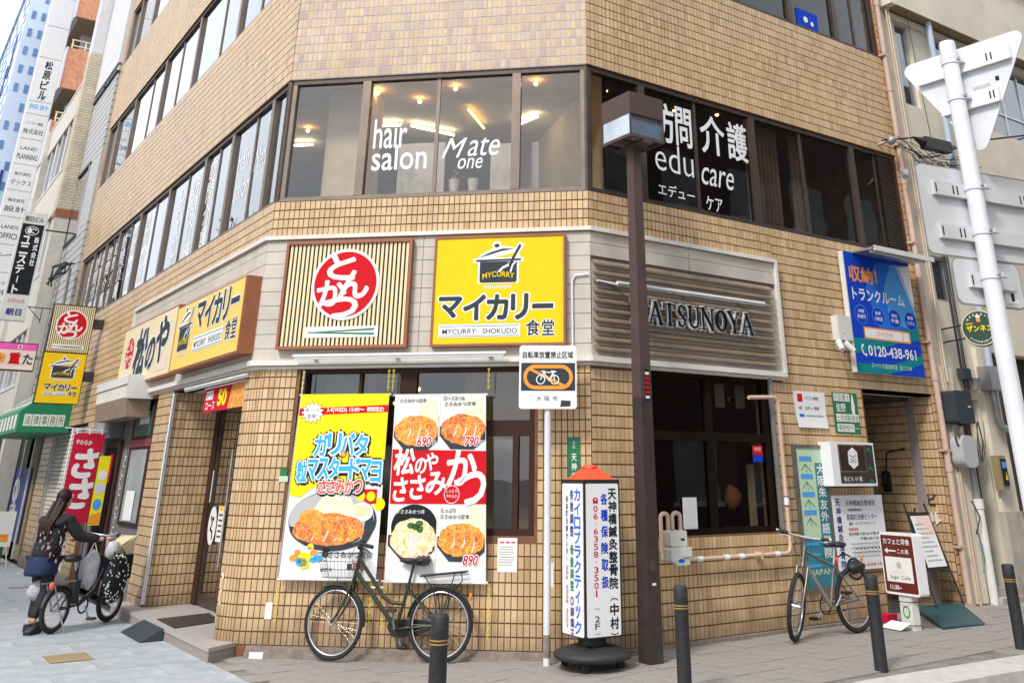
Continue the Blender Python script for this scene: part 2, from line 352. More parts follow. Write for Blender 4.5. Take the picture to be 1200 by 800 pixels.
    def lathe(s, prof, m, c=(0, 0, 0), n=24, smooth=True):
        vs = []; fs = []
        for r, z in prof:
            for k in range(n):
                a = 2*math.pi*k/n; vs.append((c[0]+r*math.cos(a), c[1]+r*math.sin(a), c[2]+z))
        for i in range(len(prof)-1):
            for k in range(n): fs.append((i*n+k, i*n+(k+1) % n, (i+1)*n+(k+1) % n, (i+1)*n+k))
        s.add(vs, fs, m, smooth); s.add(vs[:n], [tuple(range(n-1, -1, -1))], m); s.add(vs[-n:], [tuple(range(n))], m)
        return s
    def blob(s, c, r, m, n=10, k=7, wob=0.0):
        vs = []; fs = []
        for i in range(k+1):
            t = math.pi*i/k
            for j in range(n):
                a = 2*math.pi*j/n; q = 1+(random.uniform(-wob, wob) if wob else 0)
                vs.append((c[0]+r[0]*q*math.sin(t)*math.cos(a), c[1]+r[1]*q*math.sin(t)*math.sin(a), c[2]+r[2]*q*math.cos(t)))
        for i in range(k):
            for j in range(n): fs.append((i*n+j, (i+1)*n+j, (i+1)*n+(j+1) % n, i*n+(j+1) % n))
        return s.add(vs, fs, m, True)
    def text(s, st, box, m, y, bold=0.0, shear=0.0, outline=None, ow=0.05, ext=0.0, rot=0.0, arc=0.0, keep=False):
        """lettering fitted into box (x0,z0,x1,z1)"""
        fat0 = bold
        if any(ord(c) > 0x2000 for c in st): bold = 0.0
        vs, fs = glyphs(st, bold, shear)
        if not vs: return s
        a0, a1 = min(v[0] for v in vs), max(v[0] for v in vs); b0, b1 = min(v[1] for v in vs), max(v[1] for v in vs)
        x0, z0, x1, z1 = box; kx = (x1-x0)/max(a1-a0, 1e-6); kz = (z1-z0)/max(b1-b0, 1e-6)
        if keep:
            kz = kx = min(kx, kz); x0 = (x0+x1)/2-(a1-a0)*kx/2; z0 = (z0+z1)/2-(b1-b0)*kz/2
        cx, cz = (box[0]+box[2])/2, (box[1]+box[3])/2; c_, s_ = math.cos(rot), math.sin(rot)
        def tr(v, yy):
            x = x0+(v[0]-a0)*kx; z = z0+(v[1]-b0)*kz
            if arc: z -= arc*((x-cx)/max((box[2]-box[0])/2, 1e-6))**2
            if rot: x, z = cx+(x-cx)*c_-(z-cz)*s_, cz+(x-cx)*s_+(z-cz)*c_
            return (x, yy, z)
        # strokes are thickened by laying shifted copies of the glyph (curve offset tears complex kanji)
        def thick(fat, n, mt, yy):
            sx = sz = fat*0.9*(kx+kz)/2
            for i in range(n):
                a_ = 2*math.pi*(i+.5)/n
                ox, oz = sx*math.cos(a_), sz*math.sin(a_)
                s.add([(q[0]+ox, q[1]+i*4e-5, q[2]+oz) for q in (tr(v, yy) for v in vs)], fs, mt)
        cjk = any(ord(c) > 0x2000 for c in st)
        if outline:
            thick(fat0+ow, 10, outline, y); y -= 0.0015
        s.add([tr(v, y) for v in vs], fs, m)
        if cjk and fat0 > 0.004: thick(fat0, 6 if fat0 > .015 else 4, m, y+1e-4)
        if ext > 0:
            # give raised letters their depth: side walls along the open edges
            from collections import Counter
            cnt = Counter()
            for f in fs:
                for i in range(len(f)): cnt[tuple(sorted((f[i], f[(i+1) % len(f)])))] += 1
            V0 = [tr(v, y) for v in vs]; V1 = [tr(v, y+ext) for v in vs]; n = len(vs)
            s.add(V0+V1, [(a, b, b+n, a+n) for (a, b), q in cnt.items() if q == 1], m)
        return s
    def vtext(s, st, x, w, ztop, pitch, h, m, y, bold=0.0, dx=0.0):
        for i, ch in enumerate(st):
            if ch == ' ': continue
            zt = ztop-i*pitch; cx = x+dx*i
            if ch == 'ー': s.box(cx-w*0.06, cx+w*0.06, y, y+0.0005, zt-h*0.92, zt-h*0.08, m); continue
            if ch in '(（': s.ring(cx, zt-h*0.95, w*0.5, h*0.30, w*0.09, y, m, 10, R(20), R(160)); continue
            if ch in ')）': s.ring(cx, zt-h*0.05, w*0.5, h*0.30, w*0.09, y, m, 10, R(200), R(340)); continue
            if ch == '・': s.ell(cx, zt-h/2, w*.09, w*.09, y, m, 8); continue
            if ch == '-': s.box(cx-w*.05, cx+w*.05, y, y+.0005, zt-h*.7, zt-h*.3, m); continue
            wide = 0.35 if ch == '1' else (0.7 if ch in 'ィッョュト' else 1.0)
            s.text(ch, (cx-w*wide/2, zt-h, cx+w*wide/2, zt), m, y, bold)
        return s
    def ob(s, name, parent=None, label=None, cat=None, group=None, kind=None, tints=False, loc=None):
        me = bpy.data.meshes.new(name); me.from_pydata([tuple(v) for v in s.v], [], s.f); me.update()
        for k in s.mats: me.materials.append(MATS[k])
        me.polygons.foreach_set('material_index', s.m); me.polygons.foreach_set('use_smooth', s.smooth)
        if tints:
            a = me.attributes.new('tint', 'FLOAT', 'FACE'); a.data.foreach_set('value', s.tint)
        o = bpy.data.objects.new(name, me); COL.objects.link(o)
        if parent is not None: o.parent = parent
        if loc is not None: o.location = loc
        props(o, label, cat, group, kind); return o
def props(o, label=None, cat=None, group=None, kind=None):
    if label: o['label'] = label
    if cat: o['category'] = cat
    if group: o['group'] = group
    if kind: o['kind'] = kind
    return o
def thing(name, label, cat, loc=(0, 0, 0), rz=0.0, group=None):
    o = bpy.data.objects.new(name, None); COL.objects.link(o); o.empty_display_size = 0.2
    o.location = loc; o.rotation_euler = (0, 0, rz); return props(o, label, cat, group)
def share(name, src, parent, loc=(0, 0, 0), rz=0.0, rot=None, label=None, scale=None):
    o = bpy.data.objects.new(name, src.data if hasattr(src, 'data') else src); COL.objects.link(o); o.parent = parent
    o.location = loc; o.rotation_euler = rot if rot else (0, 0, rz)
    if scale: o.scale = scale
    if label: o['label'] = label
    return o

# wall frames: local x runs to the viewer's right along the wall, local y goes into the wall, z up
A2, B2 = Vector((-2.6547, 2.5011, 0)), Vector((0, 0, 0)); LC = 3.6473
def frame(o, t):
    t = Vector((t[0], t[1], 0)).normalized(); n = Vector((-t.y, t.x, 0))
    return Matrix(((t.x, n.x, 0, o[0]), (t.y, n.y, 0, o[1]), (0, 0, 1, 0), (0, 0, 0, 1)))
FL = frame(A2, (0, -1)); FC = frame(A2, B2-A2); FR = frame(B2, (1, 0))
RZ = {'L': -math.pi/2, 'C': math.atan2(-2.5011, 2.6547), 'R': 0.0}; FRM = {'L': FL, 'C': FC, 'R': FR}
def on_wall(wl, s, z, off=0.0): return tuple(FRM[wl] @ Vector((s, -off, z)))
def wall_thing(name, label, cat, wl, s, z, off=0.0, group=None): return thing(name, label, cat, on_wall(wl, s, z, off), RZ[wl], group)
def gz(x, y):   # the sidewalk rises gently towards the right
    return max(0.003, 0.055+0.034*x) if x < 0 else 0.055+0.005*min(x, 8)
# ================================================================ GROUND
def ground_sheets():
    m = MB()
    # one sheet to the horizon under everything
    m.add([(-400, -400, -0.14), (400, -400, -0.14), (400, 400, -0.14), (-400, 400, -0.14)], [(0, 1, 2, 3)], 'asphalt')
    m.ob('road', kind='structure')
    # bed of the left street (pale blue-grey stone), slabs lie on it
    m = MB(); m.box(-9.5, -2.83, -1.9, 60, -0.12, -0.006, 'paving_joint'); bed = m.ob('street_paving', kind='structure')
    slab = MB(); slab.box(-0.447, 0.447, -0.297, 0.297, -0.02, 0.0, 'paving_blue'); sl = None
    cells = []
    for j in range(-3, 100):
        for i in range(8):
            x = -2.83-0.45-0.9*i-(0.45 if j % 2 else 0)+0.0; y = j*0.6+0.3
            if x-0.45 < -9.4: continue
            cells.append(((x-CAM.x)**2+(y-CAM.y)**2, x, y))
    cells = [c for c in cells if -1.5 < c[2]]
    vis = [c for c in cells if math.atan2(c[1]-CAM.x, c[2]-CAM.y) > R(-2)]
    vis.sort(); n = 0; rest = MB()
    for d, x, y in vis:
        dz = random.uniform(-0.0015, 0.0015)
        if n < 150:
            if sl is None: sl = slab.ob('paving_slab', bed, loc=(x, y, dz))
            else: share('paving_slab', sl, bed, (x, y, dz))
            n += 1
        else: rest.box(x-0.447, x+0.447, y-0.297, y+0.297, -0.01, dz, 'paving_blue')
    rest.ob('paving_slab', bed, kind='stuff')
    # half slabs closing the bond along the boundary
    h = MB()
    for j in range(-3, 100):
        if j % 2: h.box(-2.833-0.444, -2.833, j*0.6+0.003, j*0.6+0.597, -0.01, 0.0, 'paving_blue')
    h.ob('edge_slab', bed, kind='stuff')
    # right sidewalk bed and its worn blocks
    def kerb_y(x): 
        P = [(-6, -2.7), (-2.83, -2.35), (-1, -2.2), (1.12, -2.08), (3.33, -2.24), (9, -2.65), (30, -4)]
        for (a, b), (c, d) in zip(P[:-1], P[1:]):
            if x <= c: return b+(d-b)*(x-a)/(c-a)
        return P[-1][1]
    xs = [-2.83, -2.2, -1.62, -1, 0, 1.5, 3, 5, 8, 14]
    m = MB(); vs = []; fs = []
    for x in xs: vs += [(x, kerb_y(x), gz(x, 0)-0.012), (x, 3.2, gz(x, 0)-0.012), (x, kerb_y(x), -0.3), (x, 3.2, -0.3)]
    for i in range(len(xs)-1):
        a = 4*i; b = a+4; fs += [(a, b, b+1, a+1), (a+2, b+2, b, a), (a+1, b+1, b+3, a+3)]
    m.add(vs, fs, 'paving_gap'); sw = m.ob('sidewalk', kind='structure')
    blk = MB()
    blk.box(-0.1475, 0.1475, -0.1475, 0.1475, -0.04, 0.0, 'paving_grey'); b0 = None; cells = []
    for j in range(-12, 11):
        for i in range(56):
            x = -2.83+0.15+0.30*i+(0.15 if j % 2 else 0); y = j*0.30+0.02
            if y-0.15 < kerb_y(x)+0.02: continue
            if x < 0 and (-2.5011)*(x)-(2.6547)*(y) < -0.55: continue    # under the building
            if x >= 0 and y > 0.1 and not (4.2 < x < 6.1): continue
            cells.append(((x-CAM.x)**2+(y-CAM.y)**2, x, y))
    cells.sort(); n = 0; rest = MB()
    for d, x, y in cells:
        z = gz(x, y)+random.uniform(-0.0025, 0.0025); tilt = -math.atan(0.034) if -1.62 < x < 0 else 0
        if n < 280:
            if b0 is None: b0 = blk.ob('paving_block', sw, loc=(x, y, z)); b0.rotation_euler = (0, tilt, 0)
            else: share('paving_block', b0, sw, (x, y, z), rot=(random.uniform(-.006, .006), tilt+random.uniform(-.006, .006), 0))
            n += 1
        else: rest.box(x-.1475, x+.1475, y-.1475, y+.1475, z-.03, z, 'paving_grey')
    rest.ob('paving_block', sw, kind='stuff')
    # kerb stones
    kr = thing('kerb', None, None); kr['kind'] = 'structure'
    x = -6.0
    while x < 14:
        x2 = x+0.597; a, b = kerb_y(x), kerb_y(x2); z0, z1 = gz(x, 0), gz(x2, 0)
        k = MB(); k.hexa([(x, a-0.40, -0.2), (x2, b-0.40, -0.2), (x2, b, -0.2), (x, a, -0.2), (x, a-0.385, z0-0.012), (x2, b-0.385, z1-0.012), (x2, b-0.003, z1+.006), (x, a-0.003, z0+.006)], 'kerb')
        k.ob('kerb_stone', kr); x += 0.60
    # sheet on which the near side (camera) stands
    m = MB(); m.box(-60, 60, -9.5, -5.05, -0.13, 0.02, 'paving_grey'); m.ob('near_pavement', kind='structure')
ground_sheets()

# ================================================================ THE TILED CORNER BUILDING
bld = thing('office_building', 'four storey corner building clad in cream brown tiles, with a restaurant on its ground floor', 'building')
TP, TR = 0.0605, 0.1135
def cells(s0, s1, z0, z1, holes):
    xs = sorted({s0, s1, *[h[0] for h in holes if s0 < h[0] < s1], *[h[1] for h in holes if s0 < h[1] < s1]})
    zs = sorted({z0, z1, *[h[2] for h in holes if z0 < h[2] < z1], *[h[3] for h in holes if z0 < h[3] < z1]})
    for a, b in zip(xs[:-1], xs[1:]):
        for c, d in zip(zs[:-1], zs[1:]):
            mx, mz = (a+b)/2, (c+d)/2
            if not any(h[0] <= mx <= h[1] and h[2] <= mz <= h[3] for h in holes): yield a, b, c, d
STRIPS = [(4.51, 6.05), (7.69, 9.22), (10.87, 12.40)]
holesL = [(-3.15, -0.24, 0.0, 2.62), (-7.85, -3.95, 0.0, 2.60), (-11.95, -8.62, 0.0, 2.46)]+[(-12.85, 0.3, a, b) for a, b in STRIPS]
holesC = [(0.52, 3.07, 1.06, 2.66)]+[(-1, 5, a, b) for a, b in STRIPS]
holesR = [(0.76, 2.63, 1.03, 2.66), (4.39, 5.86, 0.0, 2.60)]+[(-1, 5.88, a, b) for a, b in STRIPS]
# structural wall behind the tiles (the grout shows between them)
SM = FL @ Vector((-0.12, 0, 0)); SE = FC @ Vector((0.12, 0, 0)); FA = frame(SM, SE-SM); LA = (SE-SM).length   # rounded lower corner
wall = MB()
for T, s0, s1, hs in ((FL, -13.05, -0.0, holesL+[(-0.12, 1, 0, 2.68)]), (FC, 0.0, LC, holesC+[(-1, 0.12, 0, 2.68)]), (FR, 0.0, 6.05, holesR)):
    wall.T = T
    for a, b, c, d in cells(s0, s1, 0.0, 14.5, hs):
        if d <= 6.05+1e-6 or T is not FC: mt = 'grout'
        else: mt = 'grout_grey'
        for lo, hi in ((c, min(d, 6.05)), (max(c, 6.05), d)) if c < 6.05 < d else ((c, d),):
            g = 'grout_grey' if (T is FC and lo >= 6.04) else 'grout'
            y1 = 0.22
            if T is not FR and lo < 2.68 and a >= -0.25 and b <= 0.2: a0, b0 = a, b
            wall.box(a, b, 0.0, y1, lo, hi, g)
wall.T = FA; wall.box(0, LA, 0.0, 0.1, 0, 2.68, 'grout')
wo = wall.ob('wall', bld)
tiles = []   # (distance, matrix, tint, upper)
def tile_zone(T, s0, s1, z0, z1, hs=(), pitch=TP, row=TR, w=None, mt='tile'):
    n = max(1, round((s1-s0)/pitch)); p = (s1-s0)/n; nr = max(1, round((z1-z0)/row)); q = (z1-z0)/nr
    for j in range(nr):
        for i in range(n):
            x, z = s0+(i+.5)*p, z0+(j+.5)*q
            if any(h[0]-p*.45 < x < h[1]+p*.45 and h[2]-q*.45 < z < h[3]+q*.45 for h in hs): continue
            P = T @ Vector((x, 0, z)); tiles.append(((P-CAM).length, T, x, z, p, q, random.uniform(0.01, 1), mt))
# keep lettered zones clear of tiles behind the cladding band
tile_zone(FL, -13.05, -0.12, 0.10, 2.68, holesL)
tile_zone(FA, 0.0, LA, 0.10, 2.68, pitch=0.045)
tile_zone(FC, 0.12, LC, 0.10, 2.68, holesC)
tile_zone(FR, 0.0, 6.05, 0.10, 2.62, holesR)
tile_zone(FL, -13.05, -6.15, 2.68, 4.51); tile_zone(FL, -6.15, 0, 4.09, 4.51)
tile_zone(FC, 0, LC, 4.09, 4.51); tile_zone(FR, 0, 2.90, 4.09, 4.51); tile_zone(FR, 2.90, 6.05, 2.62, 4.51)
for a, b in ((6.05, 7.69), (9.22, 10.87), (12.40, 14.5)):
    tile_zone(FL, -13.05, 0, a, b)
    tile_zone(FC, 0, LC, a, b, mt='tile_upper'); tile_zone(FR, 0, 6.05, a, b)
for a, b in STRIPS:
    tile_zone(FL, -13.05, -12.85, a, b); tile_zone(FR, 5.88, 6.05, a, b)
# tiled side walls of the recessed entrance and of the alcove
FS = frame((-2.65, 5.65), (1, 0)); FV = frame((5.86, 0), (0, -1)); FVB = frame((4.39, 3.6), (1, 0)); FVL = frame((4.39, 0), (0, 1))
FPE = frame((-2.654, 2.74), (-1, 0))
tile_zone(FS, 0.0, 0.58, 0.12, 2.62); tile_zone(FV, -3.5, 0, 0.03, 2.60); tile_zone(FVB, 0, 1.47, 0.03, 2.60)
s2 = MB(FS); s2.box(0.0, 0.60, 0.0, 0.1, 0, 2.68, 'grout'); s2.ob('recess_wall', bld)
for T, q in ((FV, (-3.6, -0.2, 0.0, 0.1, 0, 2.66)), (FVB, (-0.2, 1.6, 0.0, 0.1, 0, 2.66)), (None, (4.19, 4.385, 0.22, 3.7, 0, 2.66))): s2 = MB(T); s2.box(*q, 'grout'); s2.ob('alcove_wall', bld)
tiles.sort(key=lambda t: t[0])
near = [t for t in tiles if t[7] == 'tile' and abs(t[4]-TP) < 0.004][:300]; ids = {id(t) for t in near}
tm = MB(); tm.box(-0.0255, 0.0255, -0.010, 0.004, -0.0500, 0.0500, 'tile', back=False); t0 = None
for t in near:
    P = t[1] @ Vector((t[2], random.uniform(-.0008, .0008), t[3])); rz = math.atan2(t[1][1][0], t[1][0][0])
    if t0 is None: t0 = tm.ob('tile', wo, loc=P); t0.rotation_euler = (0, 0, rz)
    else: share('tile', t0, wo, P, rz)
rest = MB()
for t in tiles:
    if id(t) in ids: continue
    d, T, x, z, p, q, tint, mt = t; rest.T = T; e = random.uniform(-.0008, .0008)
    rest.box(x-p/2+.0046, x+p/2-.0046, (-0.014 if T is FL else (-0.010 if mt == 'tile' else -0.0035))+e*.7, 0.004, z-q/2+(.0068 if mt == 'tile' else .0085), z+q/2-(.0068 if mt == 'tile' else .0085), mt, tint=tint, back=False)
rest.ob('tile', wo, kind='stuff', tints=True)
# stone ledge along the foot of the wall
lg = MB()
for T, a, b in ((FC, 0.28, LC), (FR, -0.02, 4.39)):
    x = a
    while x < b-0.05:
        x2 = min(b, x+0.9); lg = MB(T); lg.box(x, x2-0.004, -0.085, 0.02, -0.1, 0.055+0.008*(T is FR), 'ledge'); lg.box(x, x2-0.004, -0.055, 0.02, 0.055, 0.098, 'ledge'); lg.ob('ledge_stone', bld); x = x2
lg = MB(FC); lg.box(0.34, 0.48, -0.095, -0.086, 0.0, 0.055, 'plate'); lg.ob('patch', bld, label='white repaired patch in the ledge')

# ---- cladding band
def band():
    rows = [2.735, 2.86, 3.01, 3.165, 3.315, 3.47, 3.62, 3.775, 3.92, 4.04]
    cl = MB(FL); cl.box(-6.12, 0.02, -0.035, 0.1, 2.70, 4.07, 'cladding_gap'); cl.T = FC; cl.box(-0.01, LC+.01, -0.035, 0.1, 2.70, 4.07, 'cladding_gap'); cl.T = FR; cl.box(-0.02, 2.87, -0.035, 0.1, 2.70, 4.07, 'cladding_gap')
    ba = cl.ob('cladding_band', bld)
    for T, segs in ((FL, [-6.12, -3.9, -2.2, 0.019]), (FC, [-0.019, 1.81, LC+0.019]), (FR, [-0.019, 1.43, 2.87])):
        for a, b in zip(segs[:-1], segs[1:]):
            for c, d in zip(rows[:-1], rows[1:]):
                if T is FR and 2.8 < c < 3.7: continue
                p = MB(T); p.box(a+.003, b-.003, -0.047+random.uniform(-.001, .001), -0.034, c+.003, d-.003, 'cladding'); p.ob('cladding_panel', ba)
    # backing and fins of the louvre field on the right-hand wall
    p = MB(FR); p.box(0.0, 2.87, -0.04, -0.034, 2.82, 3.72, 'cladding'); p.ob('louvre_backing', ba)
    for i in range(10):
        z = 2.80+i*0.0985
        p = MB(FR); a, b = 0.01, 2.76
        p.hexa([(a, -0.105, z-0.012), (b, -0.105, z-0.012), (b, -0.041, z+0.028), (a, -0.041, z+0.028), (a, -0.105, z+0.012), (b, -0.105, z+0.012), (b, -0.041, z+0.052), (a, -0.041, z+0.052)], 'slat')
        p.ob('louvre_slat', ba)
    for nm, z0, z1, o in (('top_trim', 4.045, 4.09, 0.085), ('bottom_trim', 2.68, 2.735, 0.085), ('soffit_trim', 2.645, 2.678, 0.03)):
        p = MB(FL); k = o*0.42
        p.T = FL; p.box(-6.16, k, -o, 0.03, z0, z1, 'trim'); p.T = FC; p.box(-k, LC+k*0.9, -o-0.001, 0.03, z0+0.001, z1-0.001, 'trim'); p.T = FR; p.box(-k, 2.91, -o, 0.03, z0, z1, 'trim')
        p.ob(nm, ba)
    p = MB(FR); p.box(2.87, 2.912, -0.085, 0.02, 2.735, 4.045, 'trim'); p.ob('end_trim', ba); p = MB(FL); p.box(-6.16, -6.12, -0.085, 0.02, 2.735, 4.045, 'trim'); p.ob('end_trim', ba)
band()

# ---- strip windows of the upper floors
def strip(T, s0, s1, z0, z1, thick, thin, glass, fm='bronze_light', nm='strip_window', lab=None):
    f = MB(T); d0, d1 = 0.02, 0.11
    f.box(s0, s1, d0, d1, z0, z0+0.055, fm); f.box(s0, s1, d0, d1, z1-0.06, z1, 'bronze'); f.box(s0, s0+0.05, d0+.001, d1-.001, z0+.055, z1-.06, fm); f.box(s1-0.05, s1, d0+.001, d1-.001, z0+.055, z1-.06, fm)
    f.box(s0, s1, d0-0.03, d0, z0, z0+0.02, fm)
    o = f.ob(nm, bld, label=lab)
    ms = sorted([(x, 0.05) for x in thick]+[(x, 0.022) for x in thin])
    edges = [s0+0.05]
    for x, hw in ms:
        k = MB(T); k.box(x-hw, x+hw, d0-.004 if hw > .03 else .046, d1 if hw > .03 else .08, z0+.055, z1-.06, fm); k.ob('mullion', o); edges += [x-hw, x+hw]
    edges.append(s1-0.05)
    for a, b in zip(edges[::2], edges[1::2]):
        if b-a < 0.02: continue
        g = MB(T); g.box(a, b, 0.062, 0.070, z0+.055, z1-.06, glass); g.ob('pane', o)
    return o
TL = [-0.62, -2.22, -3.52, -5.55, -7.50, -9.2, -10.4, -11.6]; TLt = [-1.3, -2.9, -4.5, -6.5, -8.3, -9.8, -11.0, -12.2]
for k, (a, b) in enumerate(STRIPS):
    fm = 'bronze_light' if k == 0 else 'bronze_light'
    strip(FL, -12.85, -0.03, a, b, TL if k == 0 else [-0.9, -2.9, -5.4, -7.75, -10.3, -11.95], TLt if k == 0 else [-1.9, -3.9, -6.6, -8.8], 'glass_cool', fm)
    strip(FC, 0.03, LC-0.03, a, b, [0.97, 2.81], [1.86], 'glass', fm)
    strip(FR, 0.03, 5.88, a, b, [0.85, 2.78, 4.86] if k == 0 else [1.9, 3.84, 4.89], [1.76, 3.76, 5.42] if k == 0 else [0.9, 2.8, 5.37], 'glass_dark', 'bronze')
    for P in (A2, B2): c = MB(Matrix.Translation(P)); c.lathe([(0.05, a+0.0), (0.05, b)], 'bronze', (0.03*(1 if P is B2 else 1.2), 0.06, 0), 8); c.ob('corner_post', bld)
# ventilation louvre at the right end of the second floor
lv = MB(FR); lv.box(5.45, 5.84, 0.025, 0.04, 4.57, 5.98, 'dark'); o = lv.ob('vent_louvre', bld)
sl = MB(); sl.hexa([(-.19, -0.012, -.012), (.19, -.012, -.012), (.19, 0.0, .006), (-.19, 0, .006), (-.19, -.012, -.004), (.19, -.012, -.004), (.19, 0, .014), (-.19, 0, .014)], 'bronze'); s0 = None
for i in range(38):
    z = 4.60+i*0.0365
    if s0 is None: s0 = sl.ob('vent_slat', o, loc=(5.645, 0.024, z))
    else: share('vent_slat', s0, o, (5.645, 0.024, z))

# ---- floors, core and partitions (real rooms behind the glass)
def prism(m, pts, z0, z1, mt):
    n = len(pts); vs = [(x, y, z0) for x, y in pts]+[(x, y, z1) for x, y in pts]
    m.add(vs, [tuple(range(n-1, -1, -1)), tuple(range(n, 2*n))]+[(i, (i+1) % n, (i+1) % n+n, i+n) for i in range(n)], mt)
FOOT = [(-2.50, 2.62), (0.06, 0.21), (5.84, 0.21), (5.84, 15.4), (-2.44, 15.4)]
m = MB()
for z0, z1, mt in ((2.75, 2.85, 'room_brown'), (4.30, 4.40, 'room_grey'), (6.14, 6.3, 'room_cream'), (7.5, 7.6, 'room_grey'), (9.3, 9.4, 'room_cream'), (10.7, 10.8, 'room_grey'), (12.5, 12.6, 'room_cream')): prism(m, FOOT, z0, z1, mt)
m.ob('floor_slab', bld)
m = MB(); prism(m, [(-2.64, 2.52), (0.01, 0.01), (6.04, 0.01), (6.04, 15.54), (-2.64, 15.54)], 14.2, 14.4, 'roof'); m.ob('roof', bld)
m = MB(); m.box(6.0, 6.05, 0.23, 15.55, 0, 14.5, 'stucco_grey'); m.box(-2.65, 6.0, 15.35, 15.56, 0, 14.5, 'cladding'); m.ob('rear_wall', bld)
m = MB()
for z0, z1 in ((4.4, 6.14), (7.6, 9.3), (10.8, 12.5)):
    m.box(1.8, 5.8, 4.6, 15.2, z0, z1, 'room_tan')
    m.add([(0.42, 0.25, z0), (1.8, 4.6, z0), (1.8, 4.6, z1), (0.42, 0.25, z1)], [(0, 1, 2, 3)], 'room_tan')
    m.box(1.9, 5.8, 4.3, 4.55, z0, z1, 'room_brown')
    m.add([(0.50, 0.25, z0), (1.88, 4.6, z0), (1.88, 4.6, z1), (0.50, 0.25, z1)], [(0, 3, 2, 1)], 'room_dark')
m.ob('inner_wall', bld)
m = MB(); prism(m, [(0.55, 0.26), (5.8, 0.26), (5.8, 4.3), (1.82, 4.3)], 6.08, 6.12, 'room_dark'); m.ob('dark_ceiling', bld)
# salon fittings seen through the glass
m = MB(FC); m.box(0.30, 0.86, 0.55, 1.0, 4.4, 6.13, 'room_cream'); m.ob('column', bld, label='cream column behind the salon glass')
m = MB(FC); m.box(1.33, 1.90, 0.32, 0.36, 4.45, 5.27, 'room_white'); m.ob('screen', bld); m = MB(FC); m.box(2.46, 2.80, 0.32, 0.36, 4.45, 5.22, 'room_white'); m.ob('screen', bld)
m = MB(FC); m.box(2.94, 3.02, 0.4, 0.44, 4.45, 5.25, 'room_white'); m.box(1.95, 2.42, 0.2, 0.5, 4.56, 4.62, 'room_dark'); m.ob('shelf', bld)
for i, x in enumerate((2.02, 2.25)):
    m = MB(FC); m.lathe([(0.045, 4.62), (0.065, 4.76), (0.066, 4.80)], 'plate', (x, 0.35, 0), 12); m.ob('plant_pot', bld)
    if i == 0:
        m = MB(FC)
        for k in range(26):
            a = random.uniform(0, 6.28); r = random.uniform(0, .09); z = 4.82+random.uniform(0, .16); q = (x+r*math.cos(a), .35+r*math.sin(a), z)
            m.add([q, (q[0]+.03, q[1]+.01, q[2]+.012), (q[0]+.015, q[1]-.012, q[2]+.03)], [(0, 1, 2)], random.choice(['foliage', 'pinklite']))
        m.ob('pot_flowers', bld)
BULBS = [(-1.574, 2.342), (-0.999, 2.292), (-0.835, 1.638), (-0.102, 0.909), (-1.769, 4.207), (0.748, 0.574), (1.92, 0.581), (2.498, 0.363)]
TUBES = [((-1.174, 3.526, 6.07), (-0.817, 3.186, 6.07), 'tube_on'), ((-0.685, 3.134, 6.07), (-0.007, 3.127, 6.07), 'tube_on'), ((-0.355, 2.129, 6.07), (0.192, 2.633, 6.07), 'tube_warm'), ((0.506, 2.238, 6.07), (0.539, 1.804, 6.07), 'tube_on'), ((-1.7, 4.9, 6.07), (-1.49, 4.7, 6.07), 'tube_on')]
for P in BULBS:
    m = MB(); m.blob((P[0], P[1], 6.085 if P[1] > .3 else 6.04), (0.024, 0.024, 0.024), 'bulb', 8, 6); m.ob('downlight', bld, label='lit warm ceiling bulb')
for a, b, mt in TUBES:
    m = MB(); m.tube([a, b], 0.015, mt, 8); m.ob('fluorescent_tube', bld, label='lit fluorescent tube on the salon ceiling')
# curtains on the right-hand rooms
for s0, s1, z0 in ((2.95, 3.62, 4.5), (3.85, 4.15, 4.5)):
    m = MB(FR); n = int((s1-s0)/0.04)
    for i in range(n):
        a = s0+i*0.04; m.box(a, a+0.04, 0.30+0.02*(i % 2), 0.34+0.02*(i % 2), z0, 6.05, 'curtain')
    m.ob('curtain', bld)
# ---- lettering on the second-floor glass
YG = 0.059
def wl_(T, lab, *items):
    m = MB(T)
    for it in items: m.text(*it)
    m.ob('window_lettering', bld, label=lab)
wl_(FC, 'white word hair', ('hair', (1.09, 5.13, 1.50, 5.50), 'white', YG, 0.008)); wl_(FC, 'white word salon', ('salon', (1.09, 4.86, 1.755, 5.17), 'white', YG, 0.008))
wl_(FC, 'white script word Mate', ('M', (1.93, 4.98, 2.23, 5.22), 'white', YG, 0.0, 0.45), ('ate', (2.24, 4.99, 2.62, 5.22), 'white', YG, 0.0, 0.3)); wl_(FC, 'white word one', ('one', (2.13, 4.84, 2.42, 4.97), 'white', YG, 0.0, 0.25))
wl_(FR, 'large white kanji on the dark glass', *[(ch, (a, 5.35, b, 5.86), 'white', YG-.002, 0.02) for ch, a, b in (('訪', 1.0, 1.40), ('問', 1.44, 1.70), ('介', 1.86, 2.28), ('護', 2.34, 2.70))])
wl_(FR, 'white word edu', ('edu', (1.07, 4.97, 1.70, 5.33), 'white', YG-.002, -0.008)); wl_(FR, 'white word care', ('care', (1.83, 4.92, 2.40, 5.15), 'white', YG-.002, 0.0, 0.25))
wl_(FR, None, ('エデュー', (1.10, 4.66, 1.69, 4.81), 'white', YG-.002, 0.012)); wl_(FR, None, ('ケア', (1.88, 4.60, 2.16, 4.78), 'white', YG-.002, 0.012))
m = MB(FL)
m.text('hair', (-1.95, 5.35, -1.45, 5.65), 'white', YG, 0.005); m.text('salon', (-1.95, 4.95, -1.35, 5.25), 'white', YG, 0.005); m.text('Mate', (-1.25, 5.2, -0.72, 5.5), 'white', YG, 0.0, 0.4)
m.vtext('訪問介護', -3.20, 0.34, 5.90, 0.34, 0.30, 'white', YG, 0.02); m.vtext('訪問介護', -4.05, 0.42, 5.85, 0.35, 0.31, 'white', YG, 0.02)
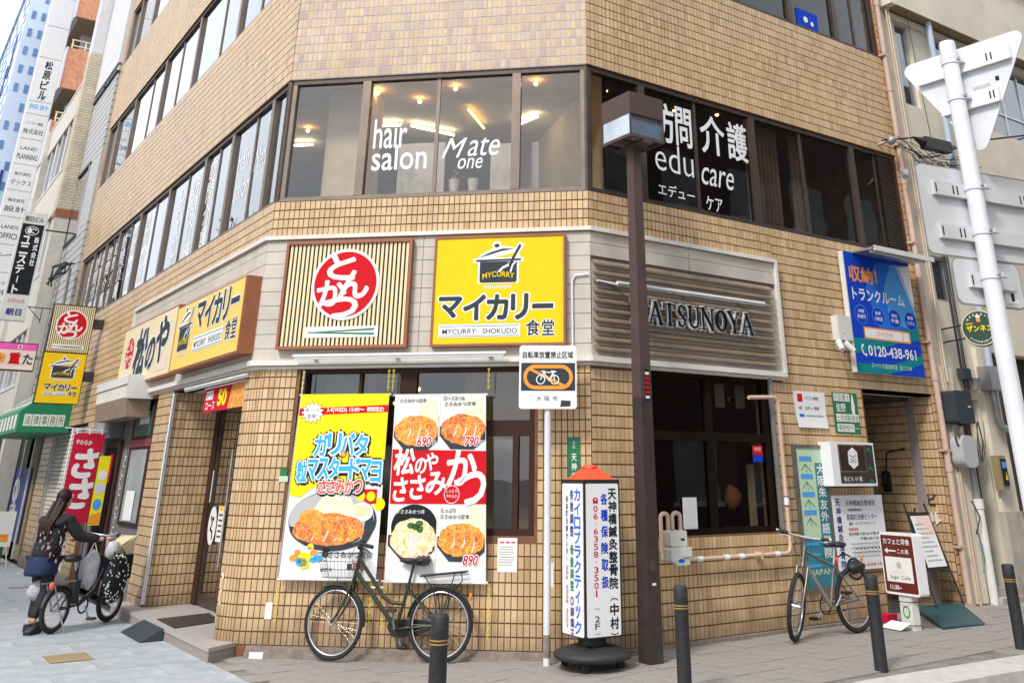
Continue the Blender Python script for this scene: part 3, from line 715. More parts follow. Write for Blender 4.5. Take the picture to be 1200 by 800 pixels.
m.vtext('エデュケア', -4.85, 0.30, 5.85, 0.27, 0.23, 'white', YG, 0.02)
for x in (-7.0, -8.0, -8.85, -9.5, -10.15, -10.75, -11.35, -11.95): m.vtext('訪問介護', x, 0.36, 5.88, 0.31, 0.27, 'white', YG, 0.02)
m.ob('window_lettering', bld, label='white vertical lettering on the street windows')
m = MB(FL)
for x0, x1, z0, z1 in ((-8.2, -7.62, 4.62, 5.55), (-9.1, -8.45, 5.2, 5.9), (-11.5, -11.1, 4.6, 5.1), (-12.15, -11.7, 4.6, 5.2)): m.box(x0, x1, YG+.012, YG+.014, z0, z1, 'pinklite')
m.ob('window_poster', bld, label='pink posters inside the street windows')
m = MB(FR); m.box(4.02, 4.50, .05, .056, 7.75, 8.05, 'blue'); m.ell(4.22, 7.90, .05, .05, .049, 'white'); m.ell(4.36, 7.86, .035, .04, .049, 'white'); m.ob('window_poster', bld, label='blue poster in the third floor window')

# ---- ground floor windows
def gwin(T, s0, s1, z0, z1, bars_v, bars_h, glass, nm, fr='darkwood', rec=0.06):
    f = MB(T); w_ = 0.06
    f.box(s0, s1, rec-.04, rec+.06, z0, z0+w_, fr); f.box(s0, s1, rec-.04, rec+.06, z1-w_, z1, fr); f.box(s0, s0+w_, rec-.039, rec+.059, z0+w_, z1-w_, fr); f.box(s1-w_, s1, rec-.039, rec+.059, z0+w_, z1-w_, fr)
    o = f.ob(nm, bld)
    for a, b, c, d in bars_v: k = MB(T); k.box(a, b, rec-.035, rec+.05, c, d, fr); k.ob('mullion', o)
    for a, b, c, d in bars_h: k = MB(T); k.box(a, b, rec-.034, rec+.048, c, d, fr); k.ob('transom', o)
    g = MB(T); g.box(s0+w_, s1-w_, rec+.008, rec+.014, z0+w_, z1-w_, glass); g.ob('pane', o)
    return o
gwin(FC, 0.52, 3.07, 1.06, 2.66, [(1.62, 1.80, 1.12, 2.60), (1.17, 1.20, 2.12, 2.60), (2.47, 2.55, 1.12, 1.97), (2.84, 2.90, 1.12, 1.97)], [(0.58, 3.01, 1.97, 2.12)], 'glass', 'restaurant_window')
gwin(FR, 0.76, 2.63, 1.03, 2.66, [(1.64, 1.72, 1.09, 2.60)], [(0.82, 2.57, 1.95, 2.04)], 'glass_dark', 'restaurant_window', 'dark')
m = MB(FR); m.box(2.63, 2.665, -.03, .06, 1.03, 2.66, 'alu'); m.box(2.68, 2.70, -.015, .02, 1.03, 2.66, 'alu'); m.ob('window_side_trim', bld)
# dining room
m = MB(); m.add([(-2.4, 3.0, 0.1), (2.6, 7.5, 0.1), (2.6, 7.5, 2.75), (-2.4, 3.0, 2.75)], [(0, 1, 2, 3)], 'dark') if False else None
m.box(-0.9, 4.1, 3.2, 3.3, 0.1, 2.75, 'room_brown'); m.box(4.1, 4.19, 0.23, 3.3, 0.1, 2.75, 'room_brown'); prism(m, [(-2.35, 2.75), (0.1, 0.45), (4.1, 0.45), (4.1, 3.2), (-0.9, 4.6), (-2.0, 4.6)], 0.0, 0.06, 'room_brown'); m.box(-1.14, -0.9, 3.2, 4.7, 0.1, 2.75, 'room_tan'); m.ob('dining_room_wall', bld)
m = MB(FC); m.box(0.62, 1.02, 0.5, 0.54, 1.1, 2.6, 'room_grey'); m.box(1.22, 1.60, 0.7, 0.74, 1.0, 1.9, 'room_grey'); m.box(2.0, 3.0, 1.4, 1.45, 1.0, 2.7, 'room_tan'); m.box(2.58, 2.82, 0.4, 0.44, 1.1, 1.95, 'room_grey'); m.ob('partition', bld)
m = MB(FC); m.tube([(1.3, 0.9, 2.35), (1.62, 0.8, 2.5)], 0.02, 'tube_warm', 6); m.tube([(2.35, .5, 2.13), (2.9, .5, 2.13)], 0.008, 'tube_warm', 6); m.ob('lamp_strip', bld, label='lit strip lamp in the dining room')
for x in (1.94, 2.16, 2.50):
    m = MB(FR); m.box(x, x+0.15, 0.40, 0.41, 2.34, 2.60, 'room_white'); m.ob('paper_lantern', bld)
m = MB(FR); m.box(1.23, 1.43, .045, .049, 1.09, 1.39, 'paper'); m.ob('window_notice', bld, label='plain white sheet taped inside the window')
m = MB(FR); m.box(2.34, 2.50, .040, .046, 1.82, 1.915, 'red'); m.box(2.34, 2.50, .040, .046, 1.745, 1.815, 'blue'); m.text('防犯', (2.37, 1.86, 2.47, 1.90), 'white', .038); m.ob('window_sticker', bld, label='red and blue sticker in the window corner')
m = MB(FR); m.box(2.0, 2.34, .30, .33, 1.28, 1.93, 'room_dark'); m.blob((2.18, .25, 1.38), (.13, .05, .12), 'orange_cloth', 9, 7, .15); m.box(2.42, 2.50, .2, .24, 1.06, 1.72, 'room_tan'); m.ob('interior_post', bld)
# ---- recessed entrance
m = MB(); XD = -2.06
m.box(XD-.02, XD+.3, 2.7, 5.65, 2.45, 2.66, 'darkwood'); m.box(-2.65, XD+.3, 2.74, 5.65, 2.62, 2.68, 'trim'); m.box(XD-.02, XD+.08, 5.45, 5.64, 0.12, 2.45, 'darkwood'); m.box(XD-.02, XD+.08, 4.52, 4.62, 0.12, 2.45, 'darkwood'); m.box(XD-.02, XD+.08, 2.7, 3.4, 0.12, 2.45, 'darkwood')
m.box(-2.43, -1.5, 2.70, 2.73, 0.1, 2.68, 'grout')
d = m.ob('entrance_frame', bld)
for a, b in ((4.62, 5.45), (3.4, 4.52)):
    g = MB(); g.box(XD+.02, XD+.03, a+.06, b-.06, 0.25, 2.40, 'glass'); g.box(XD, XD+.05, a, b, 0.13, 0.25, 'bronze'); g.box(XD, XD+.05, a, b, 2.4, 2.45, 'bronze'); g.box(XD, XD+.05, a, a+.06, 0.25, 2.4, 'bronze_light'); g.box(XD, XD+.05, b-.06, b, 0.25, 2.4, 'bronze')
    g.tube([(XD-.04, a+.03, .6), (XD-.04, a+.03, 1.9)], .016, 'alu', 6); g.ob('sliding_door', bld)
m = MB(); m.box(-1.2, -1.15, 2.9, 5.6, 0.1, 2.7, 'room_brown'); m.box(-2.0, -1.2, 5.60, 5.65, 0.1, 2.7, 'room_brown'); m.box(-1.9, -1.85, 5.05, 5.11, .12, 2.4, 'room_cream'); m.box(-1.9, -1.85, 4.85, 4.88, .12, 2.4, 'room_tan'); m.box(-2.0, -1.2, 2.9, 5.6, 2.66, 2.68, 'dark'); m.ob('lobby_wall', bld)  # cream and tan strips imitate golden reflections in the door glass
m = MB(frame((XD-.004, 5.40), (0, -1))); m.box(-0.12, -0.03, -.006, 0, 1.28, 1.66, 'paper'); m.T = frame((XD-.004, 5.2), (0, -1)); m.ell(0, 1.02, .16, .22, -.006, 'paper'); m.stroke([(-.06, 1.12), (.0, 1.05), (-.05, .98), (.03, .95), (.05, .88)], .035, -.008, 'ink'); m.ell(.03, 1.10, .04, .03, -.0085, 'inkgrey', 8, wob=.2); [m.box(.24, .38, -.008, -.006, .9+.06*i, .92+.06*i, 'inkgrey') for i in range(5)]; m.box(.2, .42, -.006, 0, .85, 1.25, 'paper'); m.box(.24, .38, -.008, -.006, 1.20, 1.25, 'yellow'); m.ob('door_sticker', bld, label='white stickers on the entrance door')
m = MB(); m.tube([(-2.672, 5.62, .15), (-2.672, 5.62, 2.6)], .014, 'white', 6); m.tube([(-2.645, 5.632, .15), (-2.645, 5.632, 2.6)], .014, 'white', 6); m.ob('conduit', bld, label='pair of thin white conduits on the entrance corner')
m = MB(); prism(m, [(-2.86, 2.20), (-2.56, 2.40), (-2.0, 2.74), (-2.0, 6.35), (-2.86, 6.35)], -.02, .085, 'granite'); prism(m, [(-2.87, 2.185), (-2.56, 2.385), (-2.0, 2.73), (-2.0, 6.36), (-2.87, 6.36)], .085, .12, 'granite_top'); m.ob('entrance_step', bld, label='speckled granite step before the entrance')
m = MB(FL); m.box(-0.19, -0.14, -.014, -.009, .42, .70, 'plate'); m.ob('small_plate', bld)
# ---- grey shopfront, pillars and shutter further along the street
m = MB(FL); m.box(-7.85, -3.95, 0.08, 0.2, 0.0, 2.60, 'grey_wall')
for a, b, c, dd in ((-5.45, -4.20, 2.08, 2.56), (-5.45, -4.20, 0.95, 1.98)): m.box(a, b, 0.05, 0.079, c, dd, 'darkwood')
m.box(-5.45, -4.2, .04, .05, 1.98, 2.08, 'dull_red'); sf = m.ob('grey_shopfront', bld)
for a, b, c, dd, mt in ((-5.3, -4.35, 2.12, 2.52, 'dull_green'), (-5.3, -4.35, 1.0, 1.94, 'room_grey')):
    m = MB(FL); m.box(a, b, 0.045, 0.0495, c, dd, mt); m.ob('shop_window', bld)
m = MB(FL); m.box(-5.0, -4.45, .032, .035, 2.28, 2.45, 'paper'); m.box(-5.1, -4.6, .032, .035, 1.02, 1.4, 'paper'); m.ob('shop_notice', bld)
m = MB(FL); m.box(-7.1, -6.0, .03, .079, 0.05, 2.1, 'darkwood'); m.box(-6.95, -6.15, .02, .029, .15, 2.0, 'dark'); m.box(-6.5, -6.3, .01, .019, 1.5, 1.9, 'red'); m.ob('shop_door', bld)
m = MB(FL)
for k in range(9): m.ring(-5.75+random.uniform(-.05, .05), 1.9-k*.13, .08, .06, .02, .075, 'white', 10, random.uniform(0, 3), random.uniform(3.5, 6))
m.ob('painted_scroll', bld, label='white painted scrolls on the grey shopfront')
m = MB(FL); m.box(-7.5, -6.2, -.12, .07, 2.14, 2.58, 'grey_wall'); m.box(-7.42, -6.28, -.135, -.12, 2.2, 2.52, 'room_grey'); m.ob('sign_box', bld, label='blank grey sign box over the shop door')
# shutter with its slats
m = MB(FL); m.box(-11.95, -8.62, .12, .16, 0, 2.46, 'cladding_gap'); m.box(-11.95, -11.87, .0, .12, 0, 2.46, 'alu'); m.box(-8.7, -8.62, 0, .12, 0, 2.46, 'alu'); sh = m.ob('roller_shutter', bld)
sm_ = MB(FL); s0 = None
k = MB(); k.hexa([(-1.58, -.016, -.030), (1.58, -.016, -.030), (1.58, .01, -.03), (-1.58, .01, -.03), (-1.58, -.002, .034), (1.58, -.002, .034), (1.58, .01, .034), (-1.58, .01, .034)], 'shutter')
for i in range(32):
    P = FL @ Vector((-10.285, 0.06, 0.06+i*0.075))
    if s0 is None: s0 = k.ob('shutter_slat', sh, loc=P); s0.rotation_euler = (0, 0, RZ['L'])
    else: share('shutter_slat', s0, sh, P, RZ['L'])
m = MB(FL); m.box(-13.05, -7.9, -.05, .3, -.05, .10, 'ledge'); m.ob('street_ledge', bld)
# hood / shutter box projecting over the grey shopfront
m = MB(FL); m.box(-6.5, -3.75+(-.6), -.34, .0, 2.62, 2.9, 'trim'); m.box(-6.52, -4.33, -.36, -.34, 2.80, 2.92, 'plastic_white'); m.box(-4.35, -4.32, -.36, 0, 2.60, 2.92, 'plastic_white'); m.hexa([(-6.5, -.30, 2.36), (-4.4, -.30, 2.36), (-4.4, 0, 2.36), (-6.5, 0, 2.36), (-6.5, -.34, 2.62), (-4.4, -.34, 2.62), (-4.4, 0, 2.62), (-6.5, 0, 2.62)], 'slat'); m.ob('awning_box', bld, label='white awning box over the grey shopfront')
# ---- alcove (staircase entrance) on the right
m = MB(FR); m.box(4.39, 5.86, 0.0, .35, 2.60, 2.66, 'plate'); m.box(4.39, 5.86, 0.35, 3.6, 2.55, 2.66, 'room_dark'); m.box(4.39, 5.86, 0.0, 3.6, -.05, .06, 'granite'); m.ob('alcove_ceiling', bld)  # ceiling pale in front, dark behind: alcove shade put into the colour
m = MB(FV); m.box(-.42, -.28, -.016, .01, .05, 2.60, 'granite'); m.ob('stone_strip', bld)
m = MB(FV); m.stroke([(-.235, 1.155), (-.235, 1.06), (-.265, 1.01)], .022, -.03, 'plate', .02); m.stroke([(-.175, 1.16), (-.175, 1.03), (-.12, 1.07)], .022, -.03, 'plate', .02); m.text('ビ', (-.26, 1.24, -.14, 1.38), 'inkgrey', -.02, .03); m.ob('raised_letters', bld, label='last raised letters of the building name')
m = MB(FV); m.box(-.90, -.80, -.07, -.0, 1.40, 1.66, 'black'); m.box(-.88, -.83, -.075, -.07, 1.50, 1.62, 'inkgrey'); m.tube([(-.85, -.03, 1.66), (-.80, -.03, 1.9), (-.5, -.03, 1.95)], .01, 'black', 5); m.ob('intercom', bld)
m = MB(FR); z = 0.05
m.tube([(5.94, -.06, .08), (5.94, -.06, 14)], .042, 'pipe_pink', 10)
for z in (.75, 1.9, 3.3, 4.7, 6.2, 7.7): m.box(5.86, 6.0, -.10, -.0, z, z+.03, 'pipe_pink'); m.tube([(5.94, -.06, z+.9), (5.94, -.06, z+1.0)], .05, 'pipe_pink', 10)
m.ob('drain_pipe', bld, label='pinkish drain pipe down the right edge')
m = MB(FC); m.box(.415, .495, -.018, -.009, 1.60, 1.67, 'green_dark'); m.box(.41, .51, -.018, -.009, 1.54, 1.595, 'green_pale'); m.ob('tiny_sticker', bld)
m = MB(FC); m.box(.42, .49, -.02, -.009, .32, .46, 'plate'); m.ob('outlet_cover', bld)
m = MB(FC); m.tube([(3.47, -.07, 2.75), (3.47, -.07, 3.50), (3.50, -.07, 3.56), (3.64, -.07, 3.57)], .011, 'white', 6); m.T = FR; m.tube([(.02, -.12, 3.50), (.30, -.12, 3.48)], .011, 'white', 6); m.ob('cable_guard', bld)
# ================================================================ SIGNS AND FITTINGS ON THE WALLS
class WT:
    """a thing hung on a wall; its meshes are written in wall coordinates (s, -outward, z)"""
    def __init__(s, name, label, cat, wl, s0, z0, group=None, T=None):
        s.T = Matrix.Translation((-s0, 0, -z0))
        if T is not None:
            s.root = thing(name, label, cat, tuple(T @ Vector((s0, 0, z0))), math.atan2(T[1][0], T[0][0]), group)
        else: s.root = wall_thing(name, label, cat, wl, s0, z0, 0, group)
    def mb(s): return MB(s.T)
    def part(s, name, m, label=None, parent=None, kind=None): return m.ob(name, parent or s.root, label, kind=kind)
def rectframe(m, x0, x1, z0, z1, y0, y1, w_, mt):
    m.box(x0, x1, y0, y1, z0, z0+w_, mt); m.box(x0, x1, y0, y1, z1-w_, z1, mt); m.box(x0, x0+w_, y0, y1, z0+w_, z1-w_, mt); m.box(x1-w_, x1, y0, y1, z0+w_, z1-w_, mt)
def rrect(x0, x1, z0, z1, r, n=5):
    p = []
    for cx, cz, a in ((x1-r, z0+r, -90), (x1-r, z1-r, 0), (x0+r, z1-r, 90), (x0+r, z0+r, 180)):
        for i in range(n+1): t = R(a+90*i/n); p.append((cx+r*math.cos(t), cz+r*math.sin(t)))
    return p
def tonkatsu(m, cx, cz, r, y):
    """red disc with the brush lettering tonkatsu and the green chopsticks"""
    m.ell(cx, cz, r*1.09, r*1.09, y, 'white', 40, .004); m.ell(cx, cz, r, r, y-.001, 'red', 40)
    Y = y-.002
    m.text('と', (cx-.58*r, cz+.16*r, cx+.28*r, cz+.93*r), 'white', Y, .035, 0, rot=R(-4))
    m.text('ん', (cx-.18*r, cz-.42*r, cx+.74*r, cz+.40*r), 'white', Y-.0004, .035)
    m.text('か', (cx-.86*r, cz-.64*r, cx+.04*r, cz+.12*r), 'white', Y-.0008, .035, rot=R(6))
    m.text('つ', (cx-.66*r, cz-1.0*r, cx+.44*r, cz-.42*r), 'white', Y-.0012, .035)
def chopsticks(m, x0, x1, z0, z1, y):
    m.box(x0, x1, y-.002, y, z0, z1, 'white'); h = z1-z0; a, b = x0+.04*(x1-x0), x1-.05*(x1-x0)
    m.poly([(a, z0+.42*h), (b, z0+.62*h), (b, z0+.80*h), (a, z0+.50*h)], y-.003, 'green_dark'); m.poly([(a, z0+.44*h), (b, z0+.18*h), (b, z0+.36*h), (a, z0+.54*h)], y-.0035, 'green_dark')
def pot(m, x0, z0, x1, z1, y, white='white', ink='inkgrey'):
    """cooking-pot emblem with ladle, lid ajar and row of gas dots, fitted in a box"""
    W, H = x1-x0, z1-z0
    def P(pts): return [(x0+a*W, z0+b*H) for a, b in pts]
    def poly(pts, yy, mt): m.poly(P(pts), yy, mt)
    def st(pts, wd, yy, mt): m.stroke(P(pts), wd*W, yy, mt)
    poly([(.07, .08), (.93, .08), (.93, .60), (.07, .60)], y, white); st([(.0, .60), (1.0, .60)], .10, y-.0003, white)
    poly([(.04, .64), (.96, .66), (.90, .86), (.60, .92), (.40, .88), (.15, .76)], y-.0004, white)
    m.ell(x0+.46*W, z0+.95*H, .10*W, .08*H, y-.0005, white, 14)
    st([(.55, .34), (.70, .48), (.97, .93)], .13, y-.0006, white); m.ell(x0+.55*W, z0+.33*H, .08*W, .07*H, y-.0006, white, 12)
    Y = y-.0015
    poly([(.11, .13), (.14, .10), (.86, .10), (.89, .13), (.89, .57), (.11, .57)], Y, ink); st([(.04, .595), (.96, .605)], .04, Y-.0002, ink)
    poly([(.08, .66), (.32, .78), (.58, .86), (.84, .85), (.55, .80), (.30, .72)], Y-.0003, ink); m.ell(x0+.46*W, z0+.93*H, .055*W, .045*H, Y-.0004, ink, 10)
    st([(.25, .675), (.78, .79)], .02, Y-.00035, white); poly([(.38, .66), (.82, .66), (.83, .76)], Y-.0002, 'yellow')
    st([(.52, .35), (.60, .43), (.70, .48), (.76, .56)], .045, Y-.0008, white); st([(.76, .34), (.80, .48), (.86, .56)], .035, Y-.0008, white); poly([(.58, .38), (.73, .36), (.80, .50), (.72, .48)], Y-.0007, ink)
    st([(.74, .50), (.95, .92)], .055, Y-.0012, ink)
    m.text('MYCURRY', (x0+.17*W, z0+.23*H, x0+.84*W, z0+.35*H), 'yellow', Y-.001, .012, arc=.05*H)
    for i in range(7): m.ell(x0+(.24+.085*i)*W, z0+.0*H, .033*W, .033*W, y, white, 10); m.ell(x0+(.24+.085*i)*W, z0+.0*H, .012*W, .012*W, Y, ink, 8)
def curry_text(m, x0, x1, zt, h, y):
    """mai-karii lettering, romanised strip and shokudo below; box spans x0..x1, top zt, height h"""
    W = x1-x0
    for ch, a, b, c, d in (('マ', 0, .19, .0, .50), ('イ', .215, .395, -.04, .56), ('カ', .415, .59, -.03, .56), ('リ', .625, .76, -.04, .56), ('ー', .80, .98, .20, .32)):
        bx = (x0+a*W, zt-d*h, x0+b*W, zt-c*h)
        if ch == 'ー': m.box(bx[0]-.012*W, bx[2]+.012*W, y, y+.001, bx[1]-.03*h, bx[3]+.03*h, 'white'); m.box(bx[0], bx[2], y-.002, y-.001, bx[1], bx[3], 'inkgrey')
        else: m.text(ch, bx, 'inkgrey', y, .045, outline='white', ow=.055)
    m.box(x0, x0+.70*W, y-.001, y, zt-1.0*h, zt-.68*h, 'white'); m.box(x0+.01*W, x0+.69*W, y-.002, y-.001, zt-.735*h, zt-.72*h, 'teal'); m.box(x0+.01*W, x0+.69*W, y-.002, y-.001, zt-.975*h, zt-.96*h, 'teal')
    m.text('MYCURRY', (x0+.035*W, zt-.92*h, x0+.325*W, zt-.79*h), 'ink', y-.002, .004); m.text('SHOKUDO', (x0+.38*W, zt-.92*h, x0+.675*W, zt-.79*h), 'ink', y-.002, .004)
    m.text('食', (x0+.75*W, zt-.98*h, x0+.865*W, zt-.60*h), 'inkgrey', y, .02, outline='white', ow=.06); m.text('堂', (x0+.885*W, zt-.98*h, x0+.985*W, zt-.60*h), 'inkgrey', y, .02, outline='white', ow=.06)

# ---- tonkatsu sign on the chamfered corner
t = WT('wall_sign', 'striped bamboo wall sign with a large red disc, above the yellow food banner', 'sign', 'C', .98, 2.84)
m = t.mb(); rectframe(m, .255, 1.705, 2.84, 4.00, -.135, -.05, .03, 'sign_frame'); m.box(.285, 1.675, -.10, -.05, 2.87, 3.97, 'darkwood'); fr = t.part('sign_frame', m)
k = MB(); k.box(-.014, .014, -.012, .0, -.548, .548, 'cream'); s0 = None
for i in range(29):
    x = .312+i*.0478-.98
    if s0 is None: s0 = k.ob('bamboo_strip', t.root, loc=(x, -.101, .58))
    else: share('bamboo_strip', s0, t.root, (x, -.101, .58))
m = t.mb(); tonkatsu(m, .972, 3.520, .355, -.122); t.part('tonkatsu_disc', m)
m = t.mb(); chopsticks(m, .565, 1.380, 2.955, 3.07, -.115); t.part('chopstick_panel', m)

# ---- yellow curry sign on the corner
t = WT('wall_sign', 'square yellow wall sign with a black cooking pot emblem, above the bicycle board', 'sign', 'C', 2.68, 2.84)
m = t.mb(); rectframe(m, 1.962, 3.405, 2.84, 4.005, -.135, -.05, .024, 'sign_frame'); t.part('sign_frame', m)
m = t.mb(); m.box(1.986, 3.381, -.125, -.05, 2.864, 3.981, 'yellow'); t.part('sign_face', m)
m = t.mb(); pot(m, 2.415, 3.445, 2.935, 3.925, -.127); t.part('pot_emblem', m)
m = t.mb(); curry_text(m, 2.045, 3.30, 3.345, .415, -.127); t.part('lettering', m)

# ---- yellow sign facing the left street
t = WT('wall_sign', 'yellow wall sign with pot emblem facing the left street, beside the tan sign', 'sign', 'L', -1.37, 2.81)
m = t.mb(); m.box(-2.745, .0, -.22, -.047, 2.81, 3.645, 'sign_frame'); t.part('sign_box', m)
m = t.mb(); m.box(-2.72, -.03, -.226, -.2205, 2.835, 3.625, 'yellow_faded'); t.part('sign_face', m)
m = t.mb(); pot(m, -2.56, 2.99, -1.95, 3.60, -.229); t.part('pot_emblem', m)
m = t.mb(); curry_text(m, -1.78, -.10, 3.56, .58, -.229); t.part('lettering', m)
# ---- tan sign further left
t = WT('wall_sign', 'tan wall sign with black brush lettering, leftmost of the band facing the street', 'sign', 'L', -4.65, 2.83)
m = t.mb(); m.box(-6.22, -3.07, -.14, -.047, 2.83, 3.75, 'sign_frame'); t.part('sign_box', m)
m = t.mb(); m.box(-6.19, -3.10, -.146, -.1405, 2.855, 3.725, 'cream'); t.part('sign_face', m)
m = t.mb(); m.ell(-5.65, 3.34, .28, .26, -.148, 'white', 28); m.ell(-5.65, 3.34, .25, .235, -.150, 'red', 28)
m.text('とん', (-5.85, 3.36, -5.47, 3.54), 'white', -.152, .03); m.text('かつ', (-5.85, 3.15, -5.45, 3.33), 'white', -.152, .03)
m.box(-5.95, -5.35, -.150, -.148, 2.92, 3.02, 'white'); m.box(-5.9, -5.4, -.152, -.150, 2.96, 2.98, 'green_dark')
m.text('松', (-5.25, 2.95, -4.55, 3.62), 'inkgrey', -.149, .05, .15, outline='white', ow=.05); m.text('の', (-4.50, 3.0, -4.05, 3.42), 'inkgrey', -.149, .05, .1, outline='white', ow=.05); m.text('や', (-4.0, 3.05, -3.40, 3.66), 'inkgrey', -.149, .05, .1, outline='white', ow=.05)
m.box(-3.75, -3.30, -.150, -.148, 2.93, 3.10, 'pinklite'); t.part('lettering', m)

# ---- raised name on the louvres
t = WT('raised_lettering', 'raised dark serif letters on the beige louvres, right of the brown lamp post', 'sign', 'R', 1.45, 3.10)
def serif(m, ch, x, z, w_, h, y0, dp):
    th = w_*.165; tn = w_*.06; sf = w_*.16; Y = y0
    def S(pts, wd): m.stroke([(x+a*w_, z+b*h) for a, b in pts], wd, Y, 'ink', dp)
    def srf(a, b): m.box(x+a*w_-sf, x+a*w_+sf, Y, Y+dp, z+b*h-tn*.5, z+b*h+tn*.5, 'ink')
    if ch == 'M': S([(.12, 0), (.12, 1)], tn); S([(.88, 0), (.88, 1)], th); S([(.12, 1), (.5, .05)], th); S([(.5, .05), (.86, 1)], tn); [srf(a, b) for a, b in ((.12, 0), (.88, 0), (.10, 1), (.90, 1))]
    if ch == 'A': S([(.12, 0), (.5, 1)], tn); S([(.5, 1), (.88, 0)], th); S([(.28, .36), (.72, .36)], tn); srf(.12, 0); srf(.88, 0)
    if ch == 'T': S([(.5, 0), (.5, 1)], th); S([(.08, .98), (.92, .98)], tn); srf(.5, 0); S([(.06, .98), (.06, .78)], tn); S([(.94, .98), (.94, .78)], tn)
    if ch == 'U': S([(.2, 1), (.2, .28)], th); S([(.82, 1), (.82, .28)], tn); S([(.2, .30), (.26, .10), (.5, 0), (.74, .08), (.82, .28)], (th+tn)/2); srf(.2, 1); srf(.82, 1)
    if ch == 'N': S([(.15, 0), (.15, 1)], tn); S([(.15, 1), (.85, .0)], th); S([(.85, 0), (.85, 1)], tn); [srf(a, b) for a, b in ((.15, 0), (.12, 1), (.85, 1))]
    if ch == 'Y': S([(.5, 0), (.5, .48)], th); S([(.5, .46), (.12, 1)], th); S([(.5, .46), (.88, 1)], tn); [srf(a, b) for a, b in ((.5, 0), (.12, 1), (.88, 1))]
    if ch == 'O':
        for k in range(24):
            a, b = 2*math.pi*k/24, 2*math.pi*(k+1)/24; wd = tn+(th*.95-tn)*abs(math.cos((a+b)/2)); S([(.5+.38*math.cos(a), .5+.48*math.sin(a)), (.5+.38*math.cos(b), .5+.48*math.sin(b))], wd)
    if ch == 'S':
        pts = [(.78, .80), (.68, .94), (.48, 1.0), (.28, .92), (.24, .74), (.36, .60), (.62, .46), (.78, .30), (.74, .10), (.52, 0), (.30, .05), (.20, .22)]
        for a, b in zip(pts[:-1], pts[1:]): S([a, b], tn+(th-tn)*(1 if .3 < (a[1]+b[1])/2 < .75 else .4))
        S([(.78, .80), (.80, .97)], tn*.8); S([(.20, .22), (.18, .02)], tn*.8)
x = .455
for ch, wd in zip('MATSUNOYA', (.205, .205, .18, .155, .195, .205, .195, .195, .20)):
    m = t.mb(); hh = .225
    # white outline plate behind each letter
    serif(m, ch, x, 3.115, wd*.99, hh, -.175, .012)
    o = t.part('letter', m); b = t.mb(); hv = len(m.v)
    for ox, oz in ((-.017, -.015), (.017, -.015), (-.017, .015), (.017, .015)):
        q = t.mb(); serif(q, ch, x+ox, 3.115+oz, wd*.99, hh, -.158-(ox*.1+oz*.05), .018); b.v += [v for v in q.v]; base = len(b.f)
        nb = len(b.v)-len(q.v); b.f += [tuple(nb+i for i in f) for f in q.f]; b.m += [0]*len(q.f); b.smooth += q.smooth; b.tint += q.tint
    b.mats = ['white']; b.ob('letter_edge', o); x += wd*1.065
for z in (3.18, 3.31):
    m = t.mb(); m.box(.60, .64, -.16, -.10, z, z+.03, 'white'); t.part('bracket', m)

# ---- slim lamps
def striplamp(wl, s0, s1, z, off, label, arms):
    t = WT('strip_light', label, 'lamp', wl, (s0+s1)/2, z)
    m = t.mb(); m.tube([(s0, -off, z), (s1, -off, z)], .020, 'plastic_white', 8); m.box(s0+.02, s1-.02, -off-.012, -off+.012, z-.034, z-.016, 'alu'); t.part('tube', m)
    for s in arms: m = t.mb(); m.box(s-.02, s+.02, -off, -.04, z-.01, z+.02, 'alu'); t.part('bracket', m)
striplamp('C', .484, 2.785, 2.76, .17, 'white strip light under the two corner signs, above the restaurant window', (.7, 1.6, 2.6))
striplamp('R', .16, 2.40, 3.465, .27, 'white strip light fixed over the raised letters on the louvres', (.3, 1.3, 2.2))
striplamp('L', -2.44, -.10, 2.60, .06, 'strip light over the recessed street entrance', (-2.2, -.4))

# ---- entrance menu banner
t = WT('banner', 'small red price banner hung across the top of the street entrance', 'banner', 'L', -1.04, 2.42)
m = t.mb(); m.box(-1.795, -.279, .012, .016, 2.29, 2.557, 'banner_red'); m.text('50', (-1.25, 2.34, -.92, 2.53), 'poster_yellow', .009, .05); m.box(-1.72, -1.45, .009, .011, 2.43, 2.53, 'white'); m.text('ロース', (-1.70, 2.32, -1.35, 2.40), 'white', .009, .03)
m.text('ロース', (-1.69, 2.45, -1.48, 2.51), 'ink', .007, .02); m.poly([(-.85, 2.295), (-.285, 2.295), (-.285, 2.55), (-.75, 2.55)], .010, 'katsu'); t.part('cloth', m)
m = t.mb(); m.tube([(-1.82, .014, 2.565), (-.25, .014, 2.565)], .008, 'white', 6); t.part('rod', m)

# ---- the two food banners in front of the corner window
def chain(t, x, z0, z1, y=-.11):
    m = t.mb(); n = max(2, int(abs(z1-z0)/.026))
    for i in range(n):
        z = z0+(z1-z0)*(i+.5)/n
        if i % 2: m.torus((x, y, z), .0105, .0034, 'chain_yellow', 'y', 7, 4)
        else: m.torus((x, y, z), .0105, .0034, 'chain_yellow', 'x', 7, 4)
    t.part('chain', m)
def cutlet(m, cx, cz, rx, rz, y, mt, slices, tilt=0.0):
    m.ell(cx, cz, rx, rz, y, mt, 40, wob=.05)
    for i in range(slices):
        a = cx-rx*.6+rx*1.3*(i+.5)/slices; q = random.uniform(.45, .8); m.poly([(a-.012, cz-rz*q), (a+.004, cz-rz*q*.95), (a+.026+tilt, cz-rz*.2), (a+.034+tilt, cz+rz*.22), (a+.024+tilt, cz+rz*.26), (a+.010+tilt, cz-rz*.2)], y-.0006, 'meat'); m.ell(a+.05, cz+rz*random.uniform(-.5, .5), rx*.13, rz*.5, y-.0008, 'katsu' if mt != 'katsu' else 'katsu_red', 12, wob=.15)
t = WT('food_banner', 'yellow banner with a breaded cutlet plate, hanging by chains left of the red one', 'banner', 'C', 1.07, .66)
